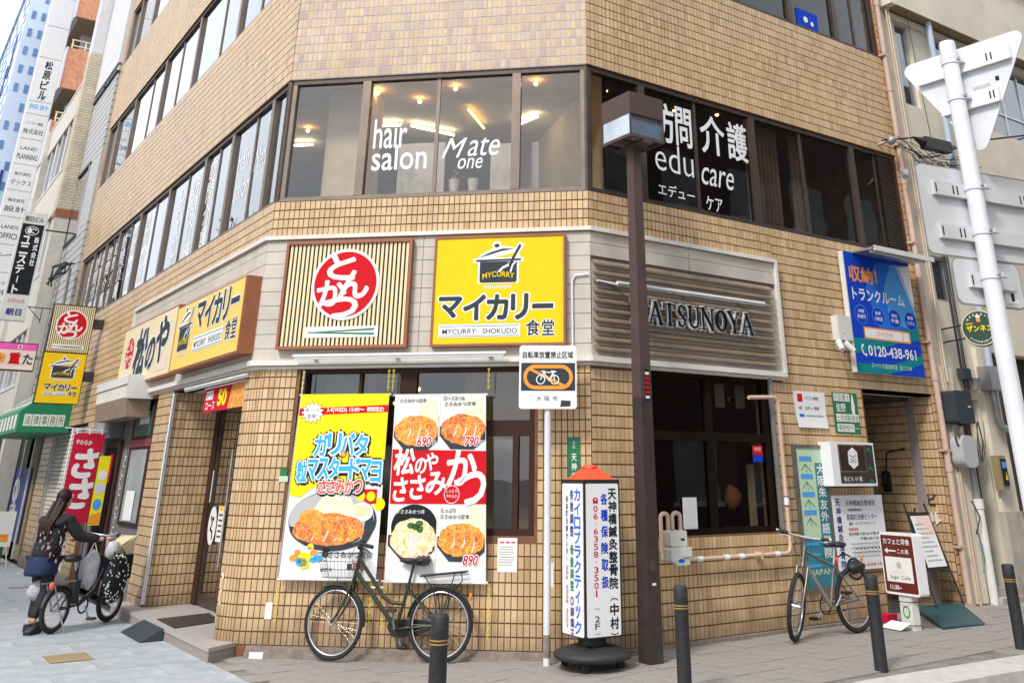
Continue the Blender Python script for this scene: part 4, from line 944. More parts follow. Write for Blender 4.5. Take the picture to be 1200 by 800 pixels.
m = t.mb()
def cloth(m, xa, xb, x0, x1, z0, z1, mt, y=-.12, n=9):
    # slightly billowing sheet, wider at top or bottom as it hangs
    vs = []; fs = []
    for j in range(n+1):
        v = j/n; xl, xr = xa+(x0-xa)*v, xb+(x1-xb)*v
        for i in range(n+1):
            u = i/n; vs.append((xl+(xr-xl)*u, y+.0012*math.sin(u*9+v*3), z0+(z1-z0)*v))
    for j in range(n):
        for i in range(n): a = j*(n+1)+i; fs.append((a, a+1, a+n+2, a+n+1))
    m.add(vs, fs, mt, True)
cloth(m, .565, 1.549, .605, 1.557, .665, 2.38, 'white', -.118); sheet = t.part('sheet', m)
m = t.mb(); Y = -.123
m.poly([(.585, 1.42), (.70, 1.40), (.84, 1.50), (1.0, 1.40), (1.20, 1.56), (1.36, 1.50), (1.44, 1.60), (1.551, 1.52), (1.557, 2.38), (.605, 2.38), (.592, 1.9)], Y, 'poster_yellow')
m.ell(1.53, 1.34, .06, .06, Y, 'poster_yellow', 14); m.poly([(.60, 2.17), (1.556, 2.20), (1.556, 2.27), (.602, 2.24)], Y-.0006, 'red')
m.text('3.4(WED) 15:00〜', (.90, 2.195, 1.30, 2.245), 'white', Y-.0012, .03); m.text('期間限定!', (1.33, 2.205, 1.51, 2.25), 'white', Y-.0012, .03)
star = []
for i in range(26):
    a = 2*math.pi*i/26; r = .125 if i % 2 else .088; star.append((.745+r*math.cos(a), 2.20+r*.85*math.sin(a)))
m.poly([(c+(c-.745)*.08, d+(d-2.2)*.08) for c, d in star], Y-.0014, 'ink'); m.poly(star, Y-.002, 'white'); m.text('新ソース', (.675, 2.205, .815, 2.245), 'ink', Y-.0026); m.text('登場!!', (.69, 2.145, .80, 2.185), 'ink', Y-.0026)
Y2 = Y-.003
def pop(s_, x0, x1, z0, z1, mt, dz=0.0, ow=.075):
    n = len(s_); w_ = (x1-x0)/n
    for i, ch in enumerate(s_):
        o = dz*(((i+.5)/n-.5)**2)*4; bx = (x0+i*w_+.004, z0-o, x0+(i+1)*w_-.004, z1-o)
        if ch == 'ー': bx = (bx[0], (bx[1]+bx[3])/2-.022, bx[2], (bx[1]+bx[3])/2+.012)
        m.text(ch, (bx[0]+.009, bx[1]-.014, bx[2]+.009, bx[3]-.014), 'ink', Y2, .10+ow); m.text(ch, bx, 'ink', Y2-.0004, .12+ow); m.text(ch, bx, mt, Y2-.0012, .035, outline='white', ow=ow)
pop('ガリバタ', .80, 1.37, 1.80, 1.995, 'cyan', .02); pop('粒マスタードマヨ', .64, 1.53, 1.575, 1.765, 'cyan', .045); pop('ささみかつ', .88, 1.345, 1.44, 1.56, 'orange_red', .0)
m.ell(1.12, 1.80, .032, .032, Y2-.002, 'orange_red', 14); m.text('&', (1.10, 1.78, 1.14, 1.82), 'poster_yellow', Y2-.003)
# bowl and cutlet print
m.ell(1.06, 1.19, .455, .27, Y-.001, 'inkgrey', 44); m.ell(1.05, 1.20, .44, .25, Y-.0014, 'siding', 44); m.ell(1.30, 1.16, .19, .21, Y-.0016, 'inkgrey', 30, a0=R(-70), a1=R(50)); m.ell(1.02, 1.14, .40, .20, Y-.0017, 'inkgrey', 40, a0=R(180), a1=R(330))
m.poly([(.82, 1.24), (.92, 1.38), (1.0, 1.50), (1.03, 1.47), (1.08, 1.54), (1.13, 1.49), (1.22, 1.42), (1.30, 1.28), (1.26, 1.16), (.86, 1.16)], Y-.002, 'cabbage')
m.ell(1.36, 1.27, .115, .085, Y-.0022, 'plate', 26); m.ell(1.36, 1.28, .085, .055, Y-.0024, 'cream', 22)
cutlet(m, 1.03, 1.115, .37, .145, Y-.0026, 'katsu_red', 4, .02); m.ell(.84, 1.22, .13, .075, Y-.0028, 'katsu', 20, wob=.08); [m.ell(.80+.11*i, 1.06+.02*(i % 2), .06, .05, Y-.0029, 'katsu_red', 12, wob=.2) for i in range(5)]
m.box(1.27, 1.50, Y-.0011, Y-.001, 1.345, 1.475, 'red'); m.ell(1.335, 1.41, .045, .045, Y-.0016, 'poster_yellow', 16); m.ell(1.44, 1.41, .045, .045, Y-.0016, 'poster_yellow', 16); m.text('選べるソース', (1.29, 1.475, 1.49, 1.51), 'white', Y-.002, .03)
# splash of sauce shapes under the plate
for cx, cz, r, mt in ((.70, .86, .045, 'orange'), (.95, .86, .04, 'cyan'), (.84, .93, .05, 'plate'), (.79, .82, .06, 'cyan'), (.81, .865, .075, 'poster_yellow'), (.73, .91, .035, 'orange'), (.90, .905, .035, 'orange'), (.86, .955, .04, 'poster_yellow'), (.76, .84, .035, 'cyan'), (.90, .845, .035, 'cyan'), (.82, .80, .05, 'poster_yellow')): m.ell(cx, cz, r, r*.7, Y-.003, mt, 10, wob=.2)
m.poly([(.98, .88), (1.03, .86), (1.10, .93), (1.0, .95)], Y-.0028, 'ink'); m.text('ささみかつ定食', (1.05, .865, 1.50, .925), 'ink', Y-.0035, .01, outline='white', ow=.05)
m.box(1.25, 1.30, Y-.001, Y-.0008, .765, .815, 'ink'); m.text('790', (1.30, .755, 1.43, .825), 'red', Y-.001, .01, .1); m.text('円', (1.44, .758, 1.47, .79), 'red', Y-.001); m.text('松のや', (.98, .745, 1.10, .775), 'ink', Y-.001, .02)
t.part('print', m, parent=sheet)
for z in (.672, 2.372): m = t.mb(); m.tube([(.58 if z > 2 else .545, -.112, z), (1.575, -.112, z)], .010, 'plastic_white', 6); t.part('rod', m)
m = t.mb(); m.tube([(.548, -.09, .70), (.575, -.03, 2.62)], .014, 'alu', 8); t.part('pole', m)
chain(t, .60, 2.40, 2.62); chain(t, 1.535, 2.40, 2.62); chain(t, .565, .66, .30); chain(t, 1.50, .66, .27)

t = WT('food_banner', 'red and white banner with four rice bowl photographs and big white lettering', 'banner', 'C', 2.12, .66)
m = t.mb(); cloth(m, 1.634, 2.632, 1.622, 2.579, .656, 2.365, 'plate', -.121); sheet = t.part('sheet', m)
m = t.mb(); Y = -.126
m.poly([(1.640, 1.345), (2.612, 1.345), (2.60, 1.825), (1.632, 1.845)], Y, 'red'); m.box(1.64, 2.62, Y+.0004, Y+.001, .66, .80, 'white')
m.box(2.10, 2.106, Y-.001, Y, 1.84, 2.36, 'white'); m.box(2.125, 2.131, Y-.001, Y, .80, 1.345, 'white')
for cx, cz, x0, x1, wt, mt in ((1.87, 2.02, 1.63, 2.10, 0, 'katsu'), (2.35, 2.03, 2.11, 2.59, 1, 'katsu_red'), (1.90, 1.04, 1.64, 2.12, 2, 'egg'), (2.38, 1.03, 2.135, 2.615, 3, 'katsu')):
    rx = (x1-x0)/2
    m.poly([(x0+.005, cz-.06), (cx-.12, cz-.185), (cx+.12, cz-.19), (x1-.005, cz-.10), (x1-.005, cz+.02), (x0+.005, cz+.03)], Y-.0006, 'inkgrey')
    if wt == 2: m.ell(cx, cz+.10, rx*.97, .20, Y-.0008, 'ink', 30)
    else: m.poly([(cx-.02, cz+.02), (cx+.02, cz+.22), (cx+.10, cz+.31), (cx+.19, cz+.28), (cx+rx-.015, cz+.14), (cx+rx-.012, cz)], Y-.001, 'cabbage')
    cutlet(m, cx, cz, rx*.96, .145 if wt != 2 else .175, Y-.0014, mt, 0 if wt == 2 else 3)
    if wt == 2: m.poly([(cx-.05, cz-.14), (cx+.03, cz-.15), (cx+.05, cz+.03), (cx-.03, cz+.04)], Y-.002, 'meat'); [m.ell(cx+.02+dx, cz+.10+dz, .04, .03, Y-.0026, 'foliage', 9, wob=.15) for dx, dz in ((0, 0), (.04, -.02), (-.05, .01), (.03, .03))]
for s_, x0, z0, x1 in (('690', 1.885, 1.875, 2.03), ('790', 2.375, 1.875, 2.52), ('690', 1.93, .815, 2.08), ('890', 2.40, .815, 2.55)):
    m.text(s_, (x0, z0, x1, z0+.085), 'red', Y-.0032, .015, .25, outline='white', ow=.07); m.text('円', (x1+.012, z0, x1+.05, z0+.05), 'white', Y-.0032, .01)
for s_, x0, x1, z0, mt in (('ささみかつ定食', 1.68, 1.96, 2.29, 'ink'), ('ロースかつ&', 2.14, 2.36, 2.31, 'ink'), ('ささみかつ定食', 2.15, 2.48, 2.255, 'ink'), ('親子ささみかつ丼', 1.67, 2.0, 1.255, 'white'), ('たっぷり', 2.16, 2.31, 1.27, 'ink'), ('ささみかつ定食', 2.16, 2.45, 1.215, 'ink')): m.text(s_, (x0, z0, x1, z0+.038), mt, Y-.0034, .01, outline='white' if mt == 'ink' else None, ow=.05)
for ch, bx, rt in (('松', (1.66, 1.61, 1.87, 1.85), -4), ('の', (1.88, 1.62, 1.99, 1.76), -4), ('や', (1.98, 1.65, 2.11, 1.81), -4), ('さ', (1.67, 1.37, 1.81, 1.58), -4), ('さ', (1.84, 1.39, 1.99, 1.60), -4), ('み', (2.0, 1.43, 2.20, 1.63), -4), ('か', (2.20, 1.52, 2.50, 1.83), -8), ('つ', (2.33, 1.34, 2.60, 1.63), -6)):
    m.text(ch, bx, 'white', Y-.002, .035, .12, rot=R(-rt*.6))
m.ring(2.265, 1.43, .078, .082, .006, Y-.0024, 'white', 24); m.text('しっとり', (2.21, 1.445, 2.32, 1.475), 'white', Y-.0026, .01); m.text('やわらか', (2.21, 1.40, 2.32, 1.43), 'white', Y-.0026, .01)
t.part('print', m, parent=sheet)
for z in (.668, 2.362): m = t.mb(); m.tube([(1.60, -.114, z), (2.65 if z < 1 else 2.60, -.114, z)], .010, 'plastic_white', 6); t.part('rod', m)
chain(t, 1.585, 2.40, 2.62); chain(t, 2.60, 2.40, 2.62); chain(t, 1.63, .66, .25); chain(t, 2.66, .66, .20)

t = WT('notice', 'small white printed notice taped to the tiles right of the red banner', 'notice', 'C', 2.81, .75)
m = t.mb(); m.box(2.715, 2.91, -.013, -.010, .75, 1.045, 'paper'); t.part('sheet', m)
m = t.mb()
for i in range(3): m.box(2.74+.055*i, 2.78+.055*i, -.0145, -.0135, 1.0, 1.012, 'red')
for i in range(8): m.box(2.735, 2.885-random.uniform(0, .04), -.0145, -.0135, .965-i*.022, .970-i*.022, 'room_grey')
t.part('print', m)
t = WT('address_plate', 'narrow green street-name plate on the corner tiles above the revolving signboard', 'sign', 'C', 3.47, 1.62)
m = t.mb(); m.box(3.405, 3.535, -.018, -.010, 1.50, 1.955, 'green_dark'); t.part('plate', m)
m = t.mb(); m.vtext('天神橋', 3.47, .05, 1.80, .085, .065, 'white', -.0195, .02); m.vtext('北区', 3.47, .025, 1.92, .04, .03, 'white', -.0195); t.part('lettering', m)

# ---- gas meter and its pipe
t = WT('gas_meter', 'white gas meter with cream pipes on the tiles beside the lamp post', 'meter', 'R', .87, .80)
m = t.mb(); m.poly(rrect(.765, .985, .96, 1.10, .02), -.26, 'plastic_white', .13); m.poly(rrect(.755, .99, .82, .955, .03), -.275, 'plastic_white', .15); m.poly(rrect(.80, .985, .795, .85, .02), -.285, 'plastic_white', .05); m.box(.90, 1.005, -.30, -.275, .87, .955, 'plastic_white'); t.part('meter_body', m)
m = t.mb(); m.box(.90, .95, -.262, -.260, 1.01, 1.03, 'ink'); t.part('dial', m); m = t.mb(); m.ell(.875, .835, .045, .018, -.287, 'blue_mid', 14); t.part('sticker', m)
for a, b in ((.705, .80), (.86, .965)):
    m = t.mb(); y = -.19; z = 1.22; n = 8; cx, r = (a+b)/2, (b-a)/2
    pts = [(a, y, .90 if a < .75 else 1.11)]+[(cx-r*math.cos(math.pi*i/n), y, z+r*.7*math.sin(math.pi*i/n)) for i in range(n+1)]+[(b, y, 1.10)]
    m.tube(pts, .021, 'pipe_cream', 8); t.part('pipe', m)
t = WT('gas_pipe', 'cream gas pipe running right from the meter and up beside the dark window', 'pipe', 'R', 1.9, .82)
m = t.mb(); m.tube([(.95, -.09, .82), (2.60, -.09, .82), (2.66, -.09, .84), (2.68, -.09, .90), (2.68, -.09, 2.38), (2.66, -.09, 2.43), (2.60, -.09, 2.44), (2.20, -.09, 2.42)], .023, 'pipe_cream', 8); t.part('pipe', m)
for s in (1.30, 1.68, 1.90, 2.45):
    m = t.mb(); m.tube([(s-.03, -.09, .82), (s+.035, -.09, .82)], .029, 'white', 8); t.part('pipe_tag', m)
m = t.mb(); m.tube([(2.68, -.09, 1.30), (2.68, -.09, 1.38)], .030, 'white', 8); m.tube([(2.68, -.09, 1.29), (2.68, -.09, 1.30)], .031, 'ink', 8); m.tube([(2.68, -.09, 1.38), (2.68, -.09, 1.39)], .031, 'ink', 8); t.part('pipe_tag', m)
for s, z in ((1.1, .82), (2.2, .82)): m = t.mb(); m.box(s-.01, s+.01, -.12, 0, z-.035, z+.035, 'pipe_cream'); t.part('clamp', m)

# ---- notices and light boxes right of the dark window
t = WT('notice', 'curling white notice with a red square, left of the green legal notice', 'notice', 'R', 3.33, 2.13)
m = t.mb(); vs = []
for j in range(7):
    v = j/6; z = 2.128+.413*v; y = -.012-.02*max(0, 1-v*3)
    vs += [(3.05+.03*(1-v), y, z), (3.63-.01*(1-v), y, z)]
m.add(vs, [(2*j, 2*j+1, 2*j+3, 2*j+2) for j in range(6)], 'paper', True); t.part('sheet', m)
m = t.mb(); Y = -.0145; m.box(3.12, 3.21, Y-.0005, Y, 2.42, 2.51, 'red'); m.text('パソコン教室', (3.25, 2.445, 3.50, 2.485), 'ink', Y, .01); m.text('ロボット教室', (3.25, 2.33, 3.50, 2.37), 'ink', Y, .01); m.ell(3.16, 2.35, .03, .02, Y, 'room_grey', 12); m.box(3.13, 3.22, Y-.0005, Y, 2.245, 2.28, 'blue_mid')
m.box(3.25, 3.56, Y-.0005, Y, 2.255, 2.270, 'room_grey'); m.box(3.3, 3.5, Y-.0005, Y, 2.215, 2.22, 'room_grey'); t.part('print', m)
t = WT('notice', 'dark green legal office notice with a white statue figure beside the alcove', 'notice', 'R', 4.0, 2.08)
m = t.mb(); m.box(3.765, 4.245, -.016, -.010, 2.078, 2.558, 'green_dark'); t.part('board', m)
m = t.mb(); Y = -.018
for x0, x1, z0, n in ((3.785, 4.10, 2.455, 3), (3.80, 4.235, 2.215, 4), (3.80, 4.13, 2.10, 3)):
    w_ = (x1-x0)/n
    for i in range(n): m.box(x0+i*w_+.003, x0+(i+1)*w_-.003, Y-.0005, Y, z0, z0+.09, 'plate')
for s_, x0, x1, z0 in (('司法書士', 3.80, 4.09, 2.465), ('土地家屋調査', 3.81, 4.22, 2.225), ('事務所', 3.81, 4.12, 2.11)): m.text(s_, (x0, z0, x1, z0+.07), 'green_dark', Y-.001, .0)
m.text('佐野', (3.82, 2.33, 4.0, 2.43), 'plate', Y, .02); m.poly([(4.12, 2.30), (4.17, 2.30), (4.18, 2.40), (4.165, 2.50), (4.15, 2.545), (4.135, 2.54), (4.12, 2.46), (4.11, 2.38)], Y-.0006, 'white'); m.text('TEL', (4.14, 2.13, 4.22, 2.15), 'plate', Y); t.part('print', m)
t = WT('map_panel', 'tall faded green clinic panel in a metal frame behind the silver bicycle', 'sign', 'R', 3.22, .43)
m = t.mb(); rectframe(m, 2.925, 3.485, .43, 1.935, -.055, 0, .035, 'frame_silver'); t.part('frame', m)
m = t.mb(); m.box(2.96, 3.45, -.045, 0, .465, .95, 'teal_sea'); m.box(2.96, 3.45, -.045, 0, .95, 1.90, 'green_pale'); t.part('panel', m)
m = t.mb(); Y = -.047; m.box(3.27, 3.445, Y-.001, Y, .72, 1.74, 'teal_sea'); m.vtext('大阪朱友外語学院', 3.358, .13, 1.725, .125, .105, 'plate', Y-.002, .02)
for i in range(4):
    z = 1.76-i*.19; m.box(3.01, 3.22, Y-.001, Y, z, z+.05, 'sky_print'); m.stroke([(3.03, z-.10), (3.10, z-.03), (3.2, z-.11)], .008, Y-.0015, 'teal'); m.stroke([(3.1, z-.03), (3.12, z-.12)], .008, Y-.002, 'green')
for i in range(3): m.box(3.0, 3.22, Y-.001, Y, .88-.11*i, .91-.11*i, 'sky_print')
m.text('JAPAN', (3.05, .56, 3.40, .64), 'green_pale', Y, .01); t.part('print', m)
t = WT('light_box', 'white box sign with a dark brown square, white gem emblem and green arrows', 'sign', 'R', 3.80, 1.49)
m = t.mb(); m.box(3.40, 4.205, -.20, -.02, 1.49, 1.972, 'white'); t.part('case', m)
m = t.mb(); Y = -.202; m.box(3.53, 4.18, Y-.001, Y, 1.52, 1.945, 'room_dark'); m.box(3.535, 4.03, Y-.003, Y-.001, 1.64, 1.94, 'frame_silver'); m.box(3.55, 4.015, Y-.004, Y-.003, 1.655, 1.93, 'darkwood')
m.poly([(3.78, 1.675), (3.87, 1.72), (3.875, 1.86), (3.79, 1.915), (3.70, 1.865), (3.695, 1.73)], Y-.005, 'white'); m.stroke([(3.72, 1.83), (3.78, 1.80), (3.85, 1.83)], .008, Y-.006, 'inkgrey'); m.text('SG', (3.725, 1.745, 3.845, 1.785), 'inkgrey', Y-.0065, 0, .2)
for z in (1.905, 1.70, 1.56): m.stroke([(4.055, z-.03), (4.09, z), (4.13, z-.03)], .018, Y-.003, 'green')
m.text('缶ビル 1F 奥', (3.58, 1.54, 3.92, 1.595), 'white', Y-.002, .01); t.part('face', m)
t = WT('clinic_board', 'white clinic board with blue lettering and opening hours, mostly hidden by the silver bicycle', 'sign', 'R', 3.95, .60)
m = t.mb(); m.poly(rrect(3.505, 4.445, .60, 1.388, .02), -.05, 'white', .035); t.part('board', m)
m = t.mb(); Y = -.052; m.vtext('天神橋鍼灸整骨院', 3.60, .085, 1.35, .092, .078, 'navy', Y, .03)
for s_, x0, x1, z0, h, mt in (('天神橋鍼灸整骨院', 3.74, 4.30, 1.27, .065, 'navy'), ('各種保険取扱い', 3.77, 4.05, 1.215, .032, 'navy'), ('南森町治療センター', 3.74, 4.31, 1.12, .065, 'navy'), ('鍼灸・カイロプラクティック', 3.77, 4.26, 1.065, .035, 'navy'), ('保険取扱', 3.75, 3.93, 1.005, .035, 'red'), ('受付時間 午前9:30~午後1:00', 3.75, 4.32, .955, .035, 'ink'), ('午後3:00~7:30', 3.95, 4.30, .905, .035, 'ink'), ('TEL 06-6358-3501', 3.76, 4.35, .635, .03, 'red')): m.text(s_, (x0, z0, x1, z0+h), mt, Y, .008)
for i in range(4): m.box(3.76, 4.38, Y-.0005, Y, .87-.045*i, .873-.045*i, 'ink')
for i in range(8):
    m.ell(3.86+i*.07, .82, .012, .012, Y-.0008, 'ink', 8); m.ring(3.86+i*.07, .775, .012, .012, .004, Y-.0008, 'ink', 8); m.box(3.82+i*.07, 3.823+i*.07, Y-.0005, Y, .735, .87, 'ink')
m.ell(3.80, .70, .03, .02, Y, 'sky_print', 12); m.ell(3.92, .705, .03, .02, Y, 'orange', 12); t.part('print', m)

# ---- blue trunk room sign
t = WT('trunk_room_sign', 'large blue and green storage room sign fixed under the second floor vent', 'sign', 'R', 4.93, 2.82)
m = t.mb(); m.box(4.20, 5.655, -.10, -.03, 2.815, 4.37, 'plastic_white'); t.part('case', m)
m = t.mb(); Y = -.1015; m.box(4.22, 5.655, Y, -.1001, 2.815, 4.37, 'blue'); Y -= .001
m.poly([(4.9, 4.30), (4.60, 3.9), (4.80, 3.4), (5.655, 3.3), (5.655, 4.33)], Y, 'blue_mid'); m.poly([(5.22, 4.30), (5.0, 3.95), (5.05, 3.5), (5.655, 3.42), (5.655, 4.33)], Y-.0005, 'sky_print'); m.poly([(5.40, 4.29), (5.63, 3.75), (5.655, 3.8), (5.655, 4.33)], Y-.0008, 'plate'); m.poly([(5.34, 4.29), (5.655, 3.62), (5.655, 3.67), (5.38, 4.29)], Y-.001, 'lilac_wall')
[m.poly(q, Y-.0012-i*1e-4, 'teal') for i, q in enumerate(([(4.22, 3.04), (4.7, 3.12), (4.7, 3.26), (4.22, 3.24)], [(4.7, 3.12), (5.2, 3.24), (5.2, 3.40), (4.7, 3.26)], [(5.2, 3.24), (5.655, 3.30), (5.655, 3.50), (5.2, 3.40)], [(4.22, 2.815), (4.9, 2.815), (4.9, 2.93), (4.22, 2.93)], [(4.9, 2.83), (5.3, 2.90), (5.3, 3.02), (4.9, 2.93)], [(5.3, 2.90), (5.655, 3.00), (5.655, 3.12), (5.3, 3.02)]))]
Y -= .002
m.text('収納', (4.29, 3.98, 4.78, 4.19), 'orange', Y, .03); m.text('!', (4.83, 4.0, 4.88, 4.19), 'orange', Y, .04); m.text('トランクルーム', (4.31, 3.74, 5.42, 3.90), 'white', Y, .03)
for i, (a, b) in enumerate((('24時間', '利用可'), ('見学', '大歓迎'), ('保証金', '不要'), ('警備', 'システム'))):
    cx = 4.44+i*.355; m.ell(cx, 3.555, .135, .125, Y, 'blue', 26); m.ring(cx, 3.555, .135, .125, .007, Y-.0004, 'sky_print', 26); m.text(a, (cx-.06, 3.575, cx+.06, 3.62), 'white', Y-.0006, .02); m.text(b, (cx-.085, 3.50, cx+.085, 3.55), 'white', Y-.0006, .02)
m.box(4.45, 5.44, Y-.0005, Y, 3.245, 3.40, 'orange'); m.box(4.475, 5.27, Y-.001, Y-.0005, 3.265, 3.38, 'white'); m.box(5.29, 5.415, Y-.001, Y-.0005, 3.265, 3.38, 'white'); m.text('スペラボ', (4.70, 3.285, 5.06, 3.36), 'orange', Y-.002, .01)
m.text('0120-438-961', (4.49, 3.03, 5.52, 3.17), 'white', Y, .02); m.stroke([(4.38, 3.16), (4.36, 3.12), (4.38, 3.06), (4.43, 3.03)], .022, Y, 'white'); m.ell(4.385, 3.155, .025, .02, Y-.0003, 'white', 10); m.ell(4.435, 3.04, .025, .018, Y-.0003, 'white', 10)
m.text('スペラボ南森町店  缶ビル3F', (4.52, 2.885, 5.38, 2.95), 'green_pale', Y, .01); t.part('face', m)
m = t.mb(); m.box(4.40, 5.72, -.47, -.10, 4.36, 4.385, 'alu'); m.box(4.40, 5.72, -.48, -.455, 4.335, 4.40, 'plastic_white'); t.part('lamp_visor', m)
m = t.mb(); m.box(4.44, 5.62, -.40, -.36, 4.325, 4.36, 'plastic_white'); t.part('tube', m)
t = WT('junction_box', 'blank white box on the tiles left of the blue sign', 'box', 'R', 4.1, 3.19)
m = t.mb(); m.box(3.925, 4.195, -.11, 0, 3.195, 3.50, 'plastic_white'); m.ell(4.03, 3.27, .01, .01, -.111, 'ink', 8); t.part('case', m)
t = WT('spotlights', 'two small grey spotlights under the blank white box', 'lamp', 'R', 3.93, 3.08)
for x, a in ((3.88, -.2), (4.0, .35)):
    m = t.mb(); m.tube([(x, -.12, 3.16), (x+a*.2, -.2, 3.05)], [.045, .035], 'plastic_white', 10); m.tube([(x, 0, 3.14), (x, -.12, 3.14)], .012, 'pipe_grey', 6); t.part('lamp_head', m)
# ================================================================ STREET FURNITURE
# ---- brown square lamp post
lp = thing('street_lamp', 'brown square street lamp post with a box lantern, in front of the corner', 'street lamp', (.275, -.475, gz(.275, -.475)))
m = MB(); 
def frus(m, w0, w1, z0, z1, mt): m.hexa([(-w0, -w0, z0), (w0, -w0, z0), (w0, w0, z0), (-w0, w0, z0), (-w1, -w1, z1), (w1, -w1, z1), (w1, w1, z1), (-w1, w1, z1)], mt)
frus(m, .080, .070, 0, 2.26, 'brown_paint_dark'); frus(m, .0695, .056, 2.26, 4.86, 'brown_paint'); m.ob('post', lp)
m = MB(); m.box(-.245, .245, -.245, .245, 5.17, 5.42, 'brown_paint'); m.ob('lantern_cap', lp)
m = MB()
for sx in (-1, 1):
    for sy in (-1, 1): m.box(sx*.245-.012*(sx > 0)-.0, sx*.245+.012*(sx < 0), sy*.245-.012*(sy > 0), sy*.245+.012*(sy < 0), 4.93, 5.17, 'brown_paint')
for a in (-1, 1): m.box(-.245, .245, a*.23-.015, a*.23+.015, 4.90, 4.935, 'brown_paint'); m.box(a*.23-.015, a*.23+.015, -.215, .215, 4.90, 4.935, 'brown_paint')
m.box(-.06, .06, -.245, .245, 4.86, 4.90, 'brown_paint'); m.box(-.215, -.05, -.05, .05, 4.905, 4.93, 'brown_paint'); m.box(.05, .215, -.05, .05, 4.905, 4.93, 'brown_paint'); m.ob('lantern_frame', lp)
m = MB(); 
for k in range(4): m.T = Matrix.Rotation(k*math.pi/2, 4, 'Z'); m.box(-.23, .23, -.236, -.232, 4.935, 5.17, 'lantern_sky_tint' if k in (3, 1) else 'glass_lantern'); k in (3, 1) or m.box(-.2, .2, -.228, -.224, 4.94, 5.10, 'lantern_sky_tint')  # painted sky tone; inner pale panel brightens the lower half
m.ob('lantern_glass', lp)
m = MB(); m.box(-.2, .2, -.2, .2, 5.12, 5.168, 'plastic_white'); m.lathe([(.05, 4.95), (.06, 5.05), (.03, 5.12)], 'plastic_white', (0, 0, 0), 10); m.ob('lantern_lamp', lp)
m = MB(); m.box(-.02, .045, -.0705, -.0695, 2.22, 2.52, 'ink') ; m.T = Matrix.Translation((0, -.0715, 0))
for i, mt in enumerate(('white', 'red', 'red', 'red', 'red', 'white')): m.box(-.012, .038, -.001, 0, 2.47-.045*i, 2.495-.045*i, mt)
m.ob('sticker', lp, label='black sticker with red lettering')
m = MB(); m.box(-.02, .02, -.084, -.078, .62, .64, 'plate'); m.box(-.04, .03, -.080, -.076, .74, .82, 'brown_paint'); m.ob('access_cover', lp)

# ---- bicycle parking board on its pole
wp = thing('bicycle_sign', 'white board forbidding bicycle parking on a thin white pole at the corner', 'sign', (-.487, .075, gz(-.487, .075)), math.atan2(-.328, .473))
m = MB(); m.lathe([(.033, -.05), (.033, 2.76)], 'white_pole', (0, 0, 0), 14); m.ob('pole', wp)
m = MB(); m.lathe([(.0335, .06), (.0345, .10), (.0335, .24)], 'ledge', (0, 0, 0), 14); m.ob('rust_patch', wp); m = MB(); m.box(.035, .06, -.02, .01, .62, .82, 'plastic_white'); m.ob('sticker', wp)
z0 = 2.165
m = MB(Matrix.Translation((-.2877, -.05, z0))); m.poly(rrect(0, .575, 0, .605, .03), 0, 'white', .006); m.ob('board', wp)
m = MB(Matrix.Translation((-.2877, -.052, z0))); m.text('自転車放置禁止区域', (.035, .48, .54, .545), 'ink', 0, .02)
m.box(.02, .56, -.0005, 0, .17, .435, 'inkgrey'); 
def stadium(m, cx, cz, L_, r, w_, y, mt):
    m.ring(cx-L_, cz, r, r, w_, y, mt, 14, R(90), R(270)); m.ring(cx+L_, cz, r, r, w_, y, mt, 14, R(-90), R(90)); m.box(cx-L_, cx+L_, y, y+.0003, cz+r-w_, cz+r, mt); m.box(cx-L_, cx+L_, y, y+.0003, cz-r, cz-r+w_, mt)
stadium(m, .29, .30, .13, .118, .035, -.002, 'orange'); m.stroke([(.11, .375), (.46, .21)], .028, -.0025, 'orange')
for cx in (.215, .355): m.ring(cx, .275, .046, .046, .010, -.0035, 'white', 20)
m.stroke([(.215, .275), (.245, .345), (.34, .345), (.355, .275)], .010, -.0036, 'white'); m.stroke([(.245, .345), (.30, .265), (.34, .345)], .010, -.0038, 'white'); m.stroke([(.22, .355), (.255, .355)], .010, -.004, 'white'); m.stroke([(.325, .355), (.365, .35)], .014, -.004, 'white')
m.text('大', (.175, .075, .225, .12), 'ink', 0); m.text('阪', (.255, .075, .305, .12), 'ink', 0); m.text('市', (.335, .075, .385, .12), 'ink', 0); m.poly([(.41, .02), (.51, .025), (.515, .075), (.42, .08)], -.001, 'inkgrey'); m.ob('print', wp)

# ---- revolving signboard
sb = thing('revolving_sign', 'square revolving clinic signboard with an orange cap on a wheeled black disc', 'sign', (-.245, -.285, gz(-.22, -.27)))
m = MB(); m.lathe([(.30, .07), (.345, .085), (.35, .115), (.32, .135), (.22, .165), (.12, .18)], 'bollard', (0, 0, 0), 36); m.lathe([(.13, .18), (.13, .25)], 'black', (0, 0, 0), 16); m.ob('base', sb)
for k in range(4):
    a = R(220+90*k); m = MB(); c, s = .25*math.cos(a), .25*math.sin(a); m.lathe([(.035, -.018), (.035, .018)], 'rubber', (0, 0, 0), 14)
    m.v = [(c+x, s+z, .036+y) for x, y, z in m.v]; m.box(c-.02, c+.02, s-.02, s+.02, .05, .105, 'black'); m.ob('caster', sb)
bx = bpy.data.objects.new('box', None)
T4 = [Matrix.Rotation(R(-4.4), 4, 'Z') @ Matrix.Rotation(k*math.pi/2, 4, 'Z') for k in range(4)]
h = .197; zb, zt = .25, 1.52
m = MB(T4[0]); m.box(-h, h, -h, h, zb, zb+.03, 'black'); m.box(-h, h, -h, h, zt-.045, zt, 'black')
for sx in (-1, 1):
    for sy in (-1, 1): m.box(sx*h-.022*(sx > 0), sx*h+.022*(sx < 0), sy*h-.022*(sy > 0), sy*h+.022*(sy < 0), zb+.03, zt-.045, 'black')
cs = m.ob('case', sb)
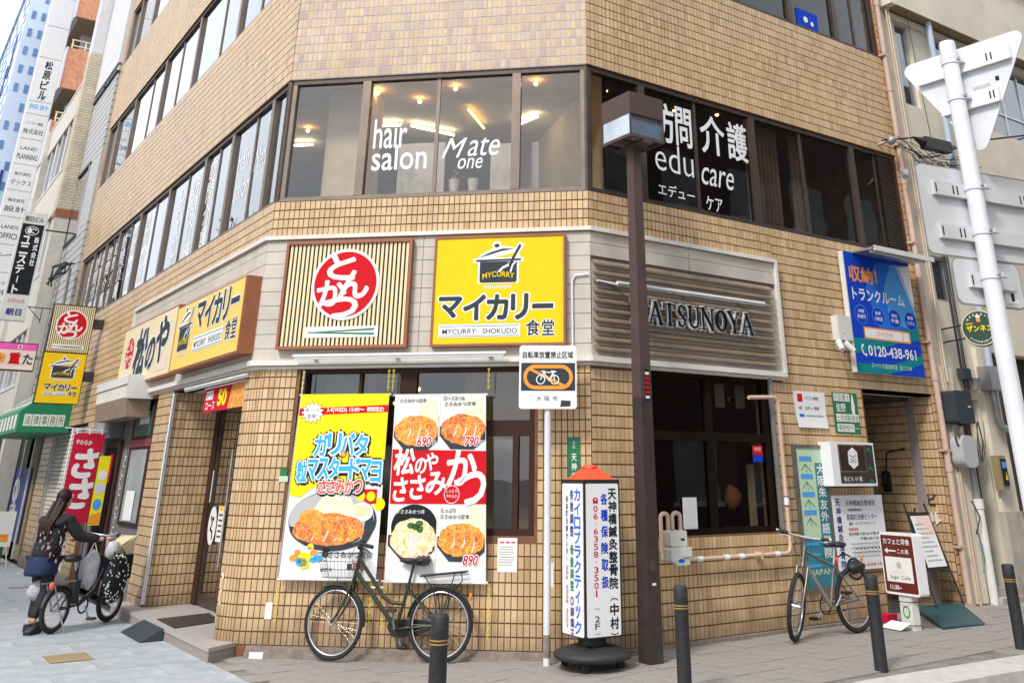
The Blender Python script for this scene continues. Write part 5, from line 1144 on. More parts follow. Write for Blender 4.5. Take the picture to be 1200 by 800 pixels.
for k in range(4):
    m = MB(T4[k]); m.poly(rrect(-h+.018, h-.018, zb+.01, zt-.035, .015), -h-.004, 'white', .01); m.ob('sign_panel', sb)
Y = -h-.006
m = MB(T4[0] @ Matrix.Scale(1.04, 4, (1, 0, 0)))
m.vtext('天神橋鍼灸整骨院(中村)', .105, .085, 1.44, .104, .088, 'ink', Y, .035); 
for i, ch in enumerate('各種保険取扱'): m.text(ch, (-.018, 1.31-.135*i, .052, 1.40-.135*i), 'blue', Y, .035)
m.vtext('06-6358-3501', -.075, .045, 1.30, .062, .05, 'banner_red', Y, .008); m.ring(-.075, 1.345, .03, .025, .012, Y, 'banner_red', 12); m.box(-.10, -.05, Y-.0005, Y, 1.32, 1.345, 'banner_red')
m.vtext('2F', -.07, .05, .42, .055, .045, 'ink', Y, .0); m.ring(-.07, .46, .03, .02, .003, Y, 'ink', 10, R(20), R(160)); m.ring(-.07, .30, .03, .02, .003, Y, 'ink', 10, R(200), R(340)); m.ob('print', sb)
m = MB(T4[3])
m.vtext('カイロプラクティック', .085, .10, 1.44, .118, .098, 'blue_mid', Y, .03); m.vtext('脊椎調整', -.01, .055, 1.43, .10, .085, 'navy', Y, .03); m.vtext('・', -.01, .05, 1.03, .09, .08, 'ink', Y, .02); m.vtext('骨盤調整', -.01, .055, .97, .095, .08, 'green', Y, .03)
m.vtext('O脚矯正', -.01, .055, .56, .085, .07, 'navy', Y, .03); m.vtext('南森町治療センター', -.095, .035, 1.38, .062, .052, 'ink', Y, .015); m.vtext('☎06-6358-3501', -.095, .035, .80, .038, .032, 'banner_red', Y, .006); m.ob('print', sb)
m = MB(T4[0]); m.hexa([(-h+.03, -h+.03, zt), (h-.03, -h+.03, zt), (h-.03, h-.03, zt), (-h+.03, h-.03, zt), (-.055, -.055, zt+.10), (.055, -.055, zt+.10), (.055, .055, zt+.10), (-.055, .055, zt+.10)], 'orange_red'); m.lathe([(.07, zt+.10), (.065, zt+.125), (.0, zt+.13)], 'orange_red', (0, 0, 0), 14); m.ob('cap', sb)

# ---- bollards
BOL = [(-2.751, -1.973, 'black bollard in front of the green bicycle'), (-.379, -1.625, 'black bollard left of the foot of the gas meter wall, right of the lamp post'), (1.66, -1.90, 'black bollard beside the brown cafe sign, before the silver bicycle'), (3.627, -2.045, 'black bollard at the right edge, before the cream building')]
b0 = None
for x, y, lab in BOL:
    z = gz(x, y); r = thing('bollard', lab, 'bollard', (x, y, z), 0, 'bollards along the kerb')
    H = .80-z if b0 is None else None
    if b0 is None:
        m = MB(); m.lathe([(.056, -.05), (.056, .66), (.058, .665), (.058, .775), (.050, .795), (.0, .80)], 'bollard', (0, 0, 0), 22); p0 = m.ob('post', r)
        m = MB(); m.lathe([(.0575, .628), (.0575, .636)], 'band', (0, 0, 0), 22); m.lathe([(.0575, .648), (.0575, .656)], 'band', (0, 0, 0), 22); p1 = m.ob('reflective_band', r); b0 = r
    else:
        p = share('post', p0, r); q = share('reflective_band', p1, r)
        s_ = (.80-z)/.80; p.scale = (1, 1, s_); q.scale = (1, 1, s_)

# ================================================================ BICYCLES
def wheel_parts(parent, r, c, tyre_w, rim_mt='chrome', spokes=28, spoke_mt='chrome'):
    w_ = bpy.data.objects.new('wheel', None)
    m = MB(); m.torus((0, 0, 0), r-tyre_w, tyre_w, 'rubber', 'y', 44, 8); o = m.ob('wheel', parent, loc=c)
    m = MB(); m.torus((0, 0, 0), r-tyre_w*2-.006, .010, rim_mt, 'y', 44, 6); m.ob('rim', o)
    m = MB(); R1 = r-tyre_w*2-.008
    for i in range(spokes):
        a = 2*math.pi*i/spokes; b = a+(.45 if i % 2 else -.45); s_ = .022 if (i//2) % 2 else -.022
        m.tube([(.02*math.cos(b), s_, .02*math.sin(b)), (R1*math.cos(a), 0, R1*math.sin(a))], .0013, spoke_mt, 3, caps=False)
    m.ob('spokes', o)
    m = MB(); m.tube([(0, -.05, 0), (0, .05, 0)], .022, 'chrome', 10); m.ob('hub', o)
    return o
def fender(parent, c, r, a0, a1, mt, w_=.026):
    m = MB(); n = 18; vs = []; fs = []
    for i in range(n+1):
        a = a0+(a1-a0)*i/n
        for k, (dy, dr) in enumerate(((-w_, -.012), (-w_*.5, .003), (w_*.5, .003), (w_, -.012))): vs.append((c[0]+(r+dr)*math.cos(a), c[1]+dy, c[2]+(r+dr)*math.sin(a)))
    for i in range(n):
        for k in range(3): fs.append((4*i+k, 4*i+k+1, 4*i+k+5, 4*i+k+4))
    m.add(vs, fs, mt, True); m.ob('mudguard', parent)
def steer_pts(pts, ax, ang):
    A = Vector(ax[0]); D = (Vector(ax[1])-A).normalized(); M = Matrix.Translation(A) @ Matrix.Rotation(ang, 4, D) @ Matrix.Translation(-A)
    return [tuple(M @ Vector(p)) for p in pts], M
def city_bike(label, pos, rz, steer):
    b = thing('bicycle', label, 'bicycle', pos, rz)
    r = .31; W = 1.045; ft = 'frame_green'
    wheel_parts(b, r, (0, 0, r), .018)
    BB = (.42, 0, .275); ST = (.33, 0, .60); HT = (.815, 0, .92); HB = (.86, 0, .69); FH = (W, 0, r)
    m = MB(); m.tube([BB, (.375, 0, .44), ST, (.315, 0, .66)], .016, ft); m.tube([HT, HB], .019, ft, 10)
    m.tube([(.835, 0, .86), (.70, 0, .70), (.56, 0, .53), (.48, 0, .485), (.37, 0, .48)], .017, ft, 10); m.tube([(.855, 0, .74), (.70, 0, .58), (.52, 0, .38), BB], .019, ft, 10)
    for s_ in (-.055, .055): m.tube([(BB[0], s_*.4, BB[2]), (0, s_, r)], .009, ft); m.tube([(ST[0], s_*.4, ST[2]), (0, s_, r)], .008, ft)
    m.box(.58, .70, -.0225, -.0215, .60, .615, 'white'); m.ob('frame', b)
    m = MB(); m.tube([ST, (.285, 0, .80)], .0125, 'saddle'); m.ob('seat_post', b)
    m = MB(); m.hexa([(.15, -.085, .80), (.34, -.03, .81), (.34, .03, .81), (.15, .085, .80), (.13, -.10, .86), (.41, -.022, .835), (.41, .022, .835), (.13, .10, .86)], 'saddle')
    m.blob((.20, 0, .845), (.085, .10, .035), 'saddle', 12, 7); m.blob((.33, 0, .84), (.10, .04, .025), 'saddle', 10, 6); m.ob('saddle', b)
    ax = (HB, HT); _, M = steer_pts([], ax, steer)
    f = bpy.data.objects.new('fork', None)
    m = MB(M); m.tube([HB, (.868, 0, .66)], .02, ft)
    for s_ in (-.05, .05): m.tube([(.868, s_*.6, .66), (.875, s_, .62), (.93, s_, .48), (1.0, s_, .37), (W, s_, r)], [.015, .015, .012, .010, .009], ft)
    m.ob('fork', b)
    w2 = wheel_parts(b, r, (0, 0, 0), .018); w2.matrix_local = M @ Matrix.Translation(FH)
    m = MB(M); m.tube([HT, (.80, 0, .99)], .013, 'saddle'); m.tube([(.58, -.27, .965), (.70, -.24, .985), (.80, -.12, .995), (.81, 0, .99), (.80, .12, .995), (.70, .24, .985), (.58, .27, .965)], .011, 'saddle'); m.ob('handlebar', b)
    for s_ in (-1, 1):
        m = MB(M); m.tube([(.66, .252*s_, .98), (.56, .275*s_, .962)], .017, 'saddle'); m.tube([(.74, .22*s_, .975), (.66, .25*s_, .945), (.60, .27*s_, .925)], .006, 'saddle'); m.ob('grip', b)
    m = MB(M); m.blob((.83, 0, .955), (.03, .035, .03), 'saddle'); m.tube([(.81, .1, .99), (.87, .08, .90), (.86, .03, .75)], .003, 'saddle', 4); m.ob('lamp', b)
    m = MB(M)   # wire basket
    x0, x1, z0, z1 = .88, 1.15, .69, .90
    def rng(x_0, x_1, y_, z): m.tube([(x_0, -y_, z), (x_1, -y_, z), (x_1, y_, z), (x_0, y_, z), (x_0, -y_, z)], .0032, 'inkgrey', 4)
    m.tube([(x0-.02, -.15, z1), (x1+.05, -.15, z1), (x1+.05, .15, z1), (x0-.02, .15, z1), (x0-.02, -.15, z1)], .005, 'inkgrey', 5)
    for f_ in (0, .33, .66): rng(x0-.02*f_, x1+.05*f_, .11+.04*f_, z0+(z1-z0)*f_)
    for i in range(9):
        u = i/8
        for sy in (-1, 1): m.tube([(x0+(x1-x0)*u, .11*sy, z0), (x0-.02+(x1-x0+.07)*u, .15*sy, z1)], .0022, 'pipe_grey', 4)
        m.tube([(x0, -.11+.22*u, z0), (x0-.02, -.15+.30*u, z1)], .0022, 'pipe_grey', 4); m.tube([(x1, -.11+.22*u, z0), (x1+.05, -.15+.30*u, z1)], .0022, 'pipe_grey', 4); m.tube([(x0, -.11+.22*u, z0), (x1, -.11+.22*u, z0)], .0022, 'pipe_grey', 4)
    m.ob('basket', b)
    m = MB(M); m.tube([(1.0, .08, .70), (W, .06, r)], .004, 'inkgrey', 5); m.tube([(1.0, -.08, .70), (W, -.06, r)], .004, 'inkgrey', 5); m.ob('basket_stay', b)
    fender(b, (0, 0, r), r+.014, R(10), R(168), ft)
    n0 = len(bpy.data.objects); fender(b, (0, 0, 0), r+.014, R(62), R(185), ft)
    fm_ = [o for o in b.children if o.name.startswith('mudguard')][-1]; fm_.matrix_local = M @ Matrix.Translation(FH)
    m = MB()
    for s_ in (-.06, -.02, .02, .06): m.tube([(.20, s_, .715), (-.24, s_, .755)], .007, 'saddle', 5)
    m.tube([(.26, -.065, .70), (.20, -.065, .715), (-.24, -.065, .755), (-.24, .065, .755), (.20, .065, .715)], .008, 'saddle', 5)
    for s_ in (-.065, .065): m.tube([(-.14, s_, .745), (0, s_, r)], .006, 'saddle', 5); m.tube([(.16, s_, .72), (.06, s_, .60), (0, s_, r)], .005, 'saddle', 5); m.tube([(-.20, s_, .75), (-.215, s_, .68), (-.12, s_, .60)], .006, 'saddle', 5)
    m.ob('rear_rack', b)
    m = MB(); m.poly([(.0, .34), (.50, .34), (.53, .28), (.48, .20), (.40, .19), (.0, .27)], -.075, 'saddle', .02); m.ob('chain_case', b)
    m = MB(); m.torus((BB[0], -.08, BB[2]), .06, .006, 'saddle', 'y', 20, 5); m.tube([(BB[0], -.085, BB[2]), (.40, -.10, .12)], .008, 'pipe_grey', 6); m.tube([(BB[0], .07, BB[2]), (.44, .09, .43)], .008, 'pipe_grey', 6); m.ob('crank', b)
    for p in ((.40, -.145, .115), (.44, .135, .435)): m = MB(); m.box(p[0]-.045, p[0]+.045, p[1]-.04, p[1]+.04, p[2]-.012, p[2]+.012, 'frame_dark'); m.ob('pedal', b)
    m = MB(); m.tube([(0, .07, r), (-.10, .09, .03), (-.12, .09, .0)], .006, 'chrome', 6); m.tube([(0, -.07, r), (-.08, -.10, .14)], .006, 'chrome', 6); m.ob('kickstand', b)
    m = MB(); m.blob((-.285, 0, .545), (.012, .025, .035), 'orange', 8, 6); m.ob('reflector', b)
    m = MB(); m.poly([(.09+.022*math.cos(a), .55-.0+.03*math.sin(a)) for a in [k*math.pi/5 for k in range(10)]], -.03, 'plate'); m.ob('wheel_reflector', b)
    m = MB(); m.torus((0.0, 0, r), r-.05, .008, 'saddle', 'y', 14, 5, R(60), R(120)); m.ob('ring_lock', b)
    return b
p = FC @ Vector((2.215, -.17, 0)); 
city_bike('dark green city bicycle with a wire basket, leaning along the corner wall', (p.x, p.y, .012), RZ['C']+math.pi, R(-9))

def sport_bike(label, pos, rz, steer):
    b = thing('bicycle', label, 'bicycle', pos, rz); r = .315; W = .98
    wheel_parts(b, r, (0, 0, r), .024, 'chrome')
    BB = (.40, 0, .28); ST = (.285, 0, .66); HT = (.73, 0, .82); HB = (.77, 0, .70); FH = (W, 0, r)
    ft = 'frame_silver'; m = MB(); m.tube([BB, ST], .016, ft); m.tube([(HT[0], 0, .80), (ST[0]+.01, 0, .64)], .015, ft); m.tube([(HB[0], 0, .72), BB], .020, 'pipe_grey'); m.tube([HT, HB], .02, ft, 10)
    for s_ in (-.06, .06): m.tube([(BB[0], s_*.4, BB[2]), (0, s_, r)], .010, ft); m.tube([(ST[0], s_*.3, ST[2]-.03), (0, s_, r)], .008, ft)
    m.ob('frame', b)
    m = MB(); m.tube([ST, (.25, 0, .82)], .0135, 'chrome'); m.ob('seat_post', b)
    m = MB(); m.blob((.17, 0, .845), (.10, .075, .03), 'saddle', 12, 7); m.blob((.30, 0, .85), (.13, .03, .022), 'saddle', 10, 6); m.ob('saddle', b)
    _, M = steer_pts([], (HB, HT), steer)
    m = MB(M); m.tube([(HB[0], 0, .70), (.785, 0, .66)], .022, ft)
    for s_ in (-.055, .055): m.tube([(.785, s_, .66), (.86, s_, .50), (W, s_, r)], [.017, .014, .011], 'frame_silver')
    m.ob('fork', b)
    w2 = wheel_parts(b, r, (0, 0, 0), .024, 'chrome'); w2.matrix_local = M @ Matrix.Translation(FH)
    m = MB(M); m.tube([HT, (.715, 0, .90), (.76, 0, .94)], .016, 'pipe_grey'); m.tube([(.72, -.26, .955), (.76, -.10, .94), (.76, .10, .94), (.72, .26, .955)], .0125, 'pipe_grey'); m.ob('handlebar', b)
    for s_ in (-1, 1):
        m = MB(M); m.tube([(.745, .17*s_, .948), (.72, .27*s_, .956)], .017, 'saddle'); m.tube([(.77, .16*s_, .93), (.80, .26*s_, .92)], .005, 'chrome'); m.tube([(.72, .27*s_, .955), (.80, .28*s_, .97)], .011, 'chrome'); m.ob('grip', b)
    m = MB(M); 
    for s_ in (-.05, .03, .07): m.tube([(.78, s_, .93), (.86, s_*1.6, .84), (.80, s_*.4, .72), (.72, .02, .66)], .003, 'saddle', 4)
    m.ob('brake_cable', b)
    m = MB(); m.torus((BB[0], -.07, BB[2]), .085, .008, 'saddle', 'y', 24, 5); m.tube([(BB[0], -.08, BB[2]), (.50, -.10, .16)], .009, 'pipe_grey', 6); m.tube([(BB[0], .07, BB[2]), (.30, .09, .40)], .009, 'pipe_grey', 6); m.ob('crank', b)
    for p in ((.50, -.145, .155), (.30, .14, .405)): m = MB(); m.box(p[0]-.045, p[0]+.045, p[1]-.04, p[1]+.04, p[2]-.012, p[2]+.012, 'saddle'); m.ob('pedal', b)
    m = MB(); m.tube([(.48, -.06, .30), (0, -.05, .36)], .005, 'saddle', 5); m.tube([(.38, -.06, .19), (.05, -.05, .22)], .005, 'saddle', 5); m.ob('chain', b)
    m = MB(); m.tube([(.02, -.08, .28), (-.08, -.16, .0)], .008, 'chrome', 6); m.ob('kickstand', b)
    m = MB(); m.blob((.235, -.0, .70), (.02, .025, .03), 'orange_red', 8, 6); m.tube([(.22, 0, .72), (.10, 0, .76), (.02, .02, .72)], .008, 'saddle'); m.ob('reflector', b)
    m = MB(); m.blob((-.05, .02, .62), (.14, .09, .06), 'saddle', 12, 7, .12); m.torus((-.06, 0, .60), .10, .012, 'saddle', 'x', 14, 6); m.ob('rear_bag', b)
    return b
sport_bike('silver sport bicycle on its stand, parked before the clinic boards', (3.16, -.50, gz(3, 0)), math.pi, R(28))

# ================================================================ CAFE SIGN, EASEL, RAMP
cs = thing('cafe_sign', 'brown and white cafe light box on a short post, pointing left to the entrance', 'sign', (3.80, -.71, gz(3.73, 0)), math.atan2(-.99, -.13))
m = MB(); m.box(-.085, .085, -.05, .05, 0, .33, 'plastic_white'); m.ob('post', cs)
m = MB(); m.ring(0, .17, .05, .06, .012, -.0525, 'foliage', 20); m.ell(0, .17, .035, .045, -.0515, 'green_pale', 16); m.ob('post_emblem', cs); m = MB()
for z in (.27, .05): m.torus((0, 0, z), .10, .004, 'rubber', 'z', 16, 4)
m.ob('cord', cs)
cs_sc = .86
m = MB(); m.poly(rrect(-.285*cs_sc, .285*cs_sc, .33, .94, .03), -.07, 'white', .14); m.ob('case', cs)
m = MB(Matrix.Scale(cs_sc, 4, (1, 0, 0))); m.poly(rrect(-.265, .265, .355, .915, .02), -.0725, 'maroon', .002); Y = -.075; m.poly(rrect(-.225, .215, .455, .70, .006), Y, 'plate', .001)
m.text('カフェと洋食', (-.22, .825, .22, .885), 'white', Y, .02); m.stroke([(-.20, .76), (-.03, .76)], .014, Y, 'white'); m.poly([(-.215, .76), (-.16, .79), (-.16, .73)], Y-.001, 'white'); m.text('この奥', (.0, .735, .19, .785), 'white', Y, .01)
m.ell(0, .62, .04, .035, Y-.002, 'siding', 12); m.text('Sugar Cube', (-.17, .475, .17, .52), 'inkgrey', Y-.002, -.002, .2); m.text('Gateway', (-.12, .545, .10, .56), 'siding', Y-.002); m.text('11:30~', (-.19, .38, .0, .425), 'white', Y, .02); m.ob('face', cs)
m = MB(); m.add([(-.25, -.22, .012), (.05, -.22, .012), (.08, -.09, .075), (-.2, -.09, .075)], [(0, 1, 2, 3)], 'paper'); m.T = None; m.ob('floor_notice', cs, label='loose white paper notice at the foot of the cafe sign')

es = thing('menu_board', 'white menu poster on a black easel leaning in the alcove entrance', 'menu board', (5.40, .02, .07), 0)
m = MB(); 
def lean(x, z, d=0): return (x*1.25, -.06+.17*(z-.5)/.6+d, z)
m.add([lean(-.16, .49), lean(.16, .49), lean(.16, 1.06), lean(-.16, 1.06)], [(0, 1, 2, 3)], 'paper'); m.add([lean(-.185, .465, .012), lean(.185, .465, .012), lean(.185, 1.10, .012), lean(-.185, 1.10, .012)], [(0, 1, 2, 3)], 'black'); m.ob('poster', es)
m = MB(); m.add([lean(-.02, .85, -.003), lean(.155, .85, -.003), lean(.155, 1.055, -.003), lean(-.1, 1.055, -.003)], [(0, 1, 2, 3)], 'pinklite')
for i in range(9): z = .96-i*.05; m.add([lean(-.13, z, -.005), lean(.02+.05*(i % 3), z, -.005), lean(.02+.05*(i % 3), z+.012, -.005), lean(-.13, z+.012, -.005)], [(0, 1, 2, 3)], 'siding')
m.ob('print', es)
for sx in (-.17, .17): m = MB(); m.tube([lean(sx, 1.2, .02), lean(sx*1.35, .0, .02)], .012, 'black', 6); m.ob('leg', es)
m = MB(); m.tube([lean(0, 1.15, .03), (0, .42, 0)], .012, 'black', 6); m.ob('leg', es)
m = MB(); m.box(-.2, .2, -.08, -.03, .45, .465, 'black'); m.ob('tray', es)
rp = MB(); rp.hexa([(4.05, -.92, .075), (4.70, -1.0, .075), (5.75, -.03, .085), (5.05, .15, .085), (4.05, -.92, .105), (4.70, -1.0, .095), (5.75, -.03, .14), (5.05, .15, .14)], 'granblue'); rp.ob('door_mat', None, 'blue green mat sloping down from the alcove entrance', 'mat')
rp = MB(); rp.hexa([(4.72, -1.01, .07), (4.9, -1.08, .07), (6.0, -.06, .075), (5.77, -.04, .075), (4.72, -1.01, .095), (4.9, -1.08, .085), (6.0, -.06, .13), (5.77, -.04, .14)], 'granite'); rp.ob('stone_ramp', None, 'brown speckled stone ramp edge right of the blue green mat', 'ramp')
rp = MB(); rp.box(3.86, 4.0, -.62, -.40, .08, .12, 'rubber'); rp.box(3.95, 4.12, -.3, -.1, .08, .16, 'banner_red'); rp.ob('cable_reel', None, 'dark and red bundle lying behind the cafe sign', 'bundle')
# manhole covers
def cover(name, label, pts, mt):
    m = MB(); n = len(pts); m.add([(x, y, .003) for x, y in pts]+[(x, y, .006) for x, y in pts], [tuple(range(n, 2*n))]+[(i, (i+1) % n, (i+1) % n+n, i+n) for i in range(n)], mt); return m.ob(name, None, label, 'manhole cover')
cover('manhole_cover', 'rectangular brown metal cover set in the pale paving in the foreground', [(-4.06, 3.0), (-3.68, 3.0), (-3.68, 3.46), (-4.06, 3.46)], 'stucco_dark')
cover('manhole_cover', 'thin dark grating in the pale paving behind the cyclist', [(-3.5, 10.2), (-3.22, 10.2), (-3.22, 10.4), (-3.5, 10.4)], 'pipe_grey')
m = MB(); 
for i in range(7): a = 3.78+i*.12; m.box(-2.87-.23, -2.87, a+.004, a+.116, 0, .004, 'black')
m.hexa([(-3.10, 3.75, .004), (-2.873, 3.75, .004), (-2.873, 4.62, .004), (-3.10, 4.62, .004), (-3.09, 3.76, .015), (-2.873, 3.76, .11), (-2.873, 4.61, .11), (-3.09, 4.61, .015)], 'inkgrey'); m.ob('rubber_ramp', None, 'small dark rubber ramp against the granite entrance step', 'ramp')
m = MB(); m.hexa([(-2.80, 3.62, .1205), (-2.24, 3.85, .1205), (-2.16, 4.58, .1205), (-2.78, 4.42, .1205), (-2.80, 3.62, .13), (-2.24, 3.85, .13), (-2.16, 4.58, .13), (-2.78, 4.42, .13)], 'brown_paint_dark'); m.ob('door_mat', None, 'dark brown mat on the granite step of the street entrance', 'mat')
# ================================================================ ROAD SIGNS SEEN FROM BEHIND
rs = thing('road_sign', 'white pole in the foreground carrying the backs of a triangular and two rectangular road signs', 'road sign', (-1.500, -5.315, 0.02))
m = MB(); m.lathe([(.0445, -.1), (.0445, 3.82), (.040, 3.84), (0, 3.845)], 'white_pole', (0, 0, 0), 20); m.ob('pole', rs)
VD = Vector((.869, .495, 0))
def board(T, outline, mt, th=.008): m = MB(T); m.poly(outline, 0, mt, th); return m.ob('sign_board', rs)
a = math.atan2(-.99514, .09848)      # viewer's right points towards -Y
TS = Matrix.Translation(VD*.075) @ frame((0, 0), (.09848, -.99514))
tri = []
cs3 = [(-.275, 3.79), (.407, 3.79), (.085, 3.20)]
cx_, cz_ = sum(p[0] for p in cs3)/3, sum(p[1] for p in cs3)/3
for i, (x, z) in enumerate([cs3[2], cs3[1], cs3[0]]):
    d = Vector((cx_-x, cz_-z)).normalized()
    x, z = x+d.x*.045, z+d.y*.045; b0a = {0: -90, 1: 30, 2: 150}[i]
    for k in range(7): t = R(b0a-60+20*k); tri.append((x+.045*math.cos(t), z+.045*math.sin(t)))
o = board(TS, tri, 'white_pole')
TSf = TS
for (x0, x1, z) in ((-.20, .34, 3.66), (-.09, .24, 3.44)):
    m = MB(TSf); m.box(x0, x1, -.022, -.001, z, z+.085, 'white'); m.box(x0, x1, -.030, -.022, z-.006, z+.004, 'plastic_white'); 
    for s in ((-.05, -.025, .19, .215) if z > 3.5 else (-.03, -.01, .17, .19)): m.box(s+.02, s+.028, -.0235, -.022, z+.02, z+.065, 'ink')
    m.ob('rail', rs)
m = MB(TSf); m.box(.23, .25, -.002, -.001, 3.56, 3.585, 'ink'); m.box(.1, .2, -.002, -.001, 3.54, 3.56, 'siding'); m.ob('maker_label', rs)
TQ = Matrix.Translation(VD*.075) @ frame((0, 0), (.981, -.192))
for x0, x1, z0, z1, rails in ((-.405, .56, 2.61, 3.10, (2.93, 2.70)), (-.258, .222, 2.37, 2.612, (2.46,))):
    m = MB(TQ); m.poly(rrect(x0, x1, z0, z1, .045), 0, 'pipe_grey', .006); m.poly(rrect(x0+.008, x1-.008, z0+.008, z1-.008, .04), -.002, 'sign_back', .002); m.ob('sign_board', rs)
    for z in rails:
        m = MB(TQ); m.box(x0+.09, x1-.08, -.024, -.003, z, z+.075, 'sign_back'); 
        m.box(x0+.09, x1-.08, -.026, -.024, z-.006, z, 'pipe_grey')
        for s in (x0+.10, x0+.22, x0+.25, x1-.25, x1-.22): m.box(s, s+.008, -.0255, -.024, z+.012, z+.06, 'ink')
        m.ob('rail', rs)
    m = MB(TQ); m.box(x1-.14, x1-.05, -.004, -.002, z0+.03, z0+.09, 'paper'); m.box(x1-.10, x1-.08, -.006, -.004, z0+.04, z0+.08, 'ink'); m.ob('maker_label', rs)
for z in (3.70, 3.48, 2.97, 2.73, 2.50):
    m = MB(); m.lathe([(.050, z), (.050, z+.04)], 'white_pole', (0, 0, 0), 20); c, s = VD.x, VD.y; m.tube([(.045*s*1.2-.02, -.045*c*1.2, z+.02), (.06*s-.045, -.075*c, z+.02)], .009, 'pipe_grey', 8); m.box(.02, .075, -.06, -.03, z+.008, z+.032, 'white_pole'); m.ob('clamp', rs)

# ================================================================ CREAM BUILDING ON THE RIGHT
cb = thing('cream_building', 'cream rendered building with grey sash windows on the right, next to the tiled one', 'building', (6.1, 0, 0))
def W2(m): m.T = Matrix.Translation((-6.1, 0, 0)); return m
holes = [(6.45, 6.86, 7.05, 8.52), (7.50, 8.42, 7.15, 8.52), (8.95, 12.2, 7.10, 8.52), (6.43, 6.86, 3.95, 4.62), (6.55, 7.02, .25, 2.60), (7.55, 9.9, -.1, 3.30), (10.2, 13, 3.9, 5.4)]
m = W2(MB())
for a, b, c, d in cells(6.10, 16, -.1, 8.66, holes): m.box(a, b, .02, .32, c, d, 'stucco')
m.box(6.10, 16, .32, .4, 0, 14, 'room_dark'); m.box(6.10, 16, 0.4, 9, 0, 14, 'stucco_grey'); m.ob('wall', cb)
m = W2(MB()); m.box(6.10, 16, -.22, .32, 8.66, 14.0, 'stucco'); m.box(6.25, 8.6, -.221, .02, 8.655, 8.67, 'stucco_dark'); m.box(9.75, 16, -.221, .02, 8.655, 8.67, 'stucco_dark'); m.ob('upper_wall', cb)  # brown strips put the shade under the overhang into the colour
m = W2(MB()); m.box(6.30, 12.4, -.04, .02, 8.52, 8.62, 'stucco'); m.box(8.7, 16, -.34, -.22, 10.2, 10.35, 'plastic_white'); m.box(9.2, 16, -.34, -.30, 10.42, 10.5, 'plastic_white'); m.box(9.6, 16, -.30, -.22, 10.5, 11.5, 'orange_brick'); m.ob('ledge', cb)
def sash(x0, x1, z0, z1, n, mid=None):
    m = W2(MB()); rectframe(m, x0, x1, z0, z1, .08, .14, .04, 'alu')
    for i in range(1, n): x = x0+(x1-x0)*i/n; m.box(x-.025, x+.025, .078, .142, z0+.04, z1-.04, 'alu')
    if mid: m.box(x0+.04, x1-.04, .079, .141, mid-.02, mid+.02, 'alu')
    o = m.ob('window', cb); 
    for i in range(n):
        a, b = x0+(x1-x0)*i/n+.025, x0+(x1-x0)*(i+1)/n-.025; g = W2(MB()); g.box(a, b, .10, .11, z0+.04, z1-.04, 'glass_cool'); g.box(a, b, .16, .17, z0+.04, z1-.04, 'room_grey'); g.ob('pane', o)
sash(6.45, 6.86, 7.05, 8.52, 1); sash(7.50, 8.42, 7.15, 8.52, 2); sash(8.95, 12.2, 7.10, 8.52, 5, 7.55); sash(6.43, 6.86, 3.95, 4.62, 1); sash(10.2, 13, 3.9, 5.4, 3)
m = W2(MB()); m.box(6.55, 7.02, .2, .26, .25, 2.60, 'room_dark'); m.box(6.6, 6.97, .17, .2, .3, 2.3, 'darkwood'); m.ob('door', cb)
m = W2(MB()); m.box(7.55, 9.9, .25, .31, -.1, 3.30, 'room_dark'); m.box(7.75, 7.8, .1, .24, 0, 3.3, 'room_brown'); m.ob('dark_doorway', cb)
for z, y in ((.10, -.20), (.20, -.08)): m = W2(MB()); m.box(6.45, 7.05, y, .3, 0, z+.06, 'stucco_grey'); m.ob('step', cb)
m = W2(MB()); m.box(7.06, 7.50, -.08, .02, -.1, 1.15, 'stucco_grey'); m.box(7.08, 7.48, -.05, .02, 1.15, 3.32, 'stucco'); m.ob('pilaster', cb)
m = W2(MB()); m.box(6.16, 6.40, -.04, .02, 0.1, 3.0, 'stucco'); m.ob('pilaster', cb)
m = W2(MB()); m.tube([(7.22, -.14, 14), (7.22, -.14, 3.0), (7.22, -.14, 2.75)], .05, 'pipe_blue', 10); 
for z in (4, 6.1, 7.9): m.tube([(7.22, -.14, z), (7.22, -.14, z+.05)], .056, 'pipe_grey', 10)
m.ob('conduit', cb, label='grey blue conduit running up the cream wall')
m = W2(MB()); m.box(7.02, 7.30, -.24, -.05, 2.72, 3.05, 'pipe_grey'); m.tube([(7.18, -.15, 2.75), (7.18, -.15, 2.32), (7.25, -.15, 2.22), (7.60, -.15, 2.20)], .055, 'pipe_grey', 10); m.tube([(7.55, -.15, 2.20), (7.62, -.15, 2.2)], .10, 'pipe_grey', 12); m.ob('rain_head', cb)
m = W2(MB()); m.tube([(6.43, -.10, 1.28), (6.43, -.10, .5), (6.42, -.10, .05)], .055, 'plastic_white', 10); m.tube([(6.43, -.1, 1.2), (6.43, -.1, 1.32)], .065, 'plastic_white', 10); m.tube([(6.42, -.1, 1.32), (6.40, -.1, 1.9)], .045, 'pipe_grey', 8); m.ob('drain_pipe', cb, label='white drain pipe beside the steps')
m = W2(MB()); m.tube([(6.17, -.06, 0), (6.17, -.06, 9)], .018, 'pipe_cream', 6); m.tube([(6.23, -.06, 2.8), (6.23, -.06, 9)], .014, 'stucco', 6); m.ob('thin_conduit', cb)
m = W2(MB()); m.tube([(6.28, -.1, .45), (6.32, -.12, .6), (6.31, -.12, .8), (6.27, -.1, .95)], .007, 'teal_sea', 6); m.tube([(6.26, -.1, .9), (6.33, -.15, 1.1), (6.24, -.12, 1.3)], .010, 'inkgrey', 6); m.ob('hose', cb)
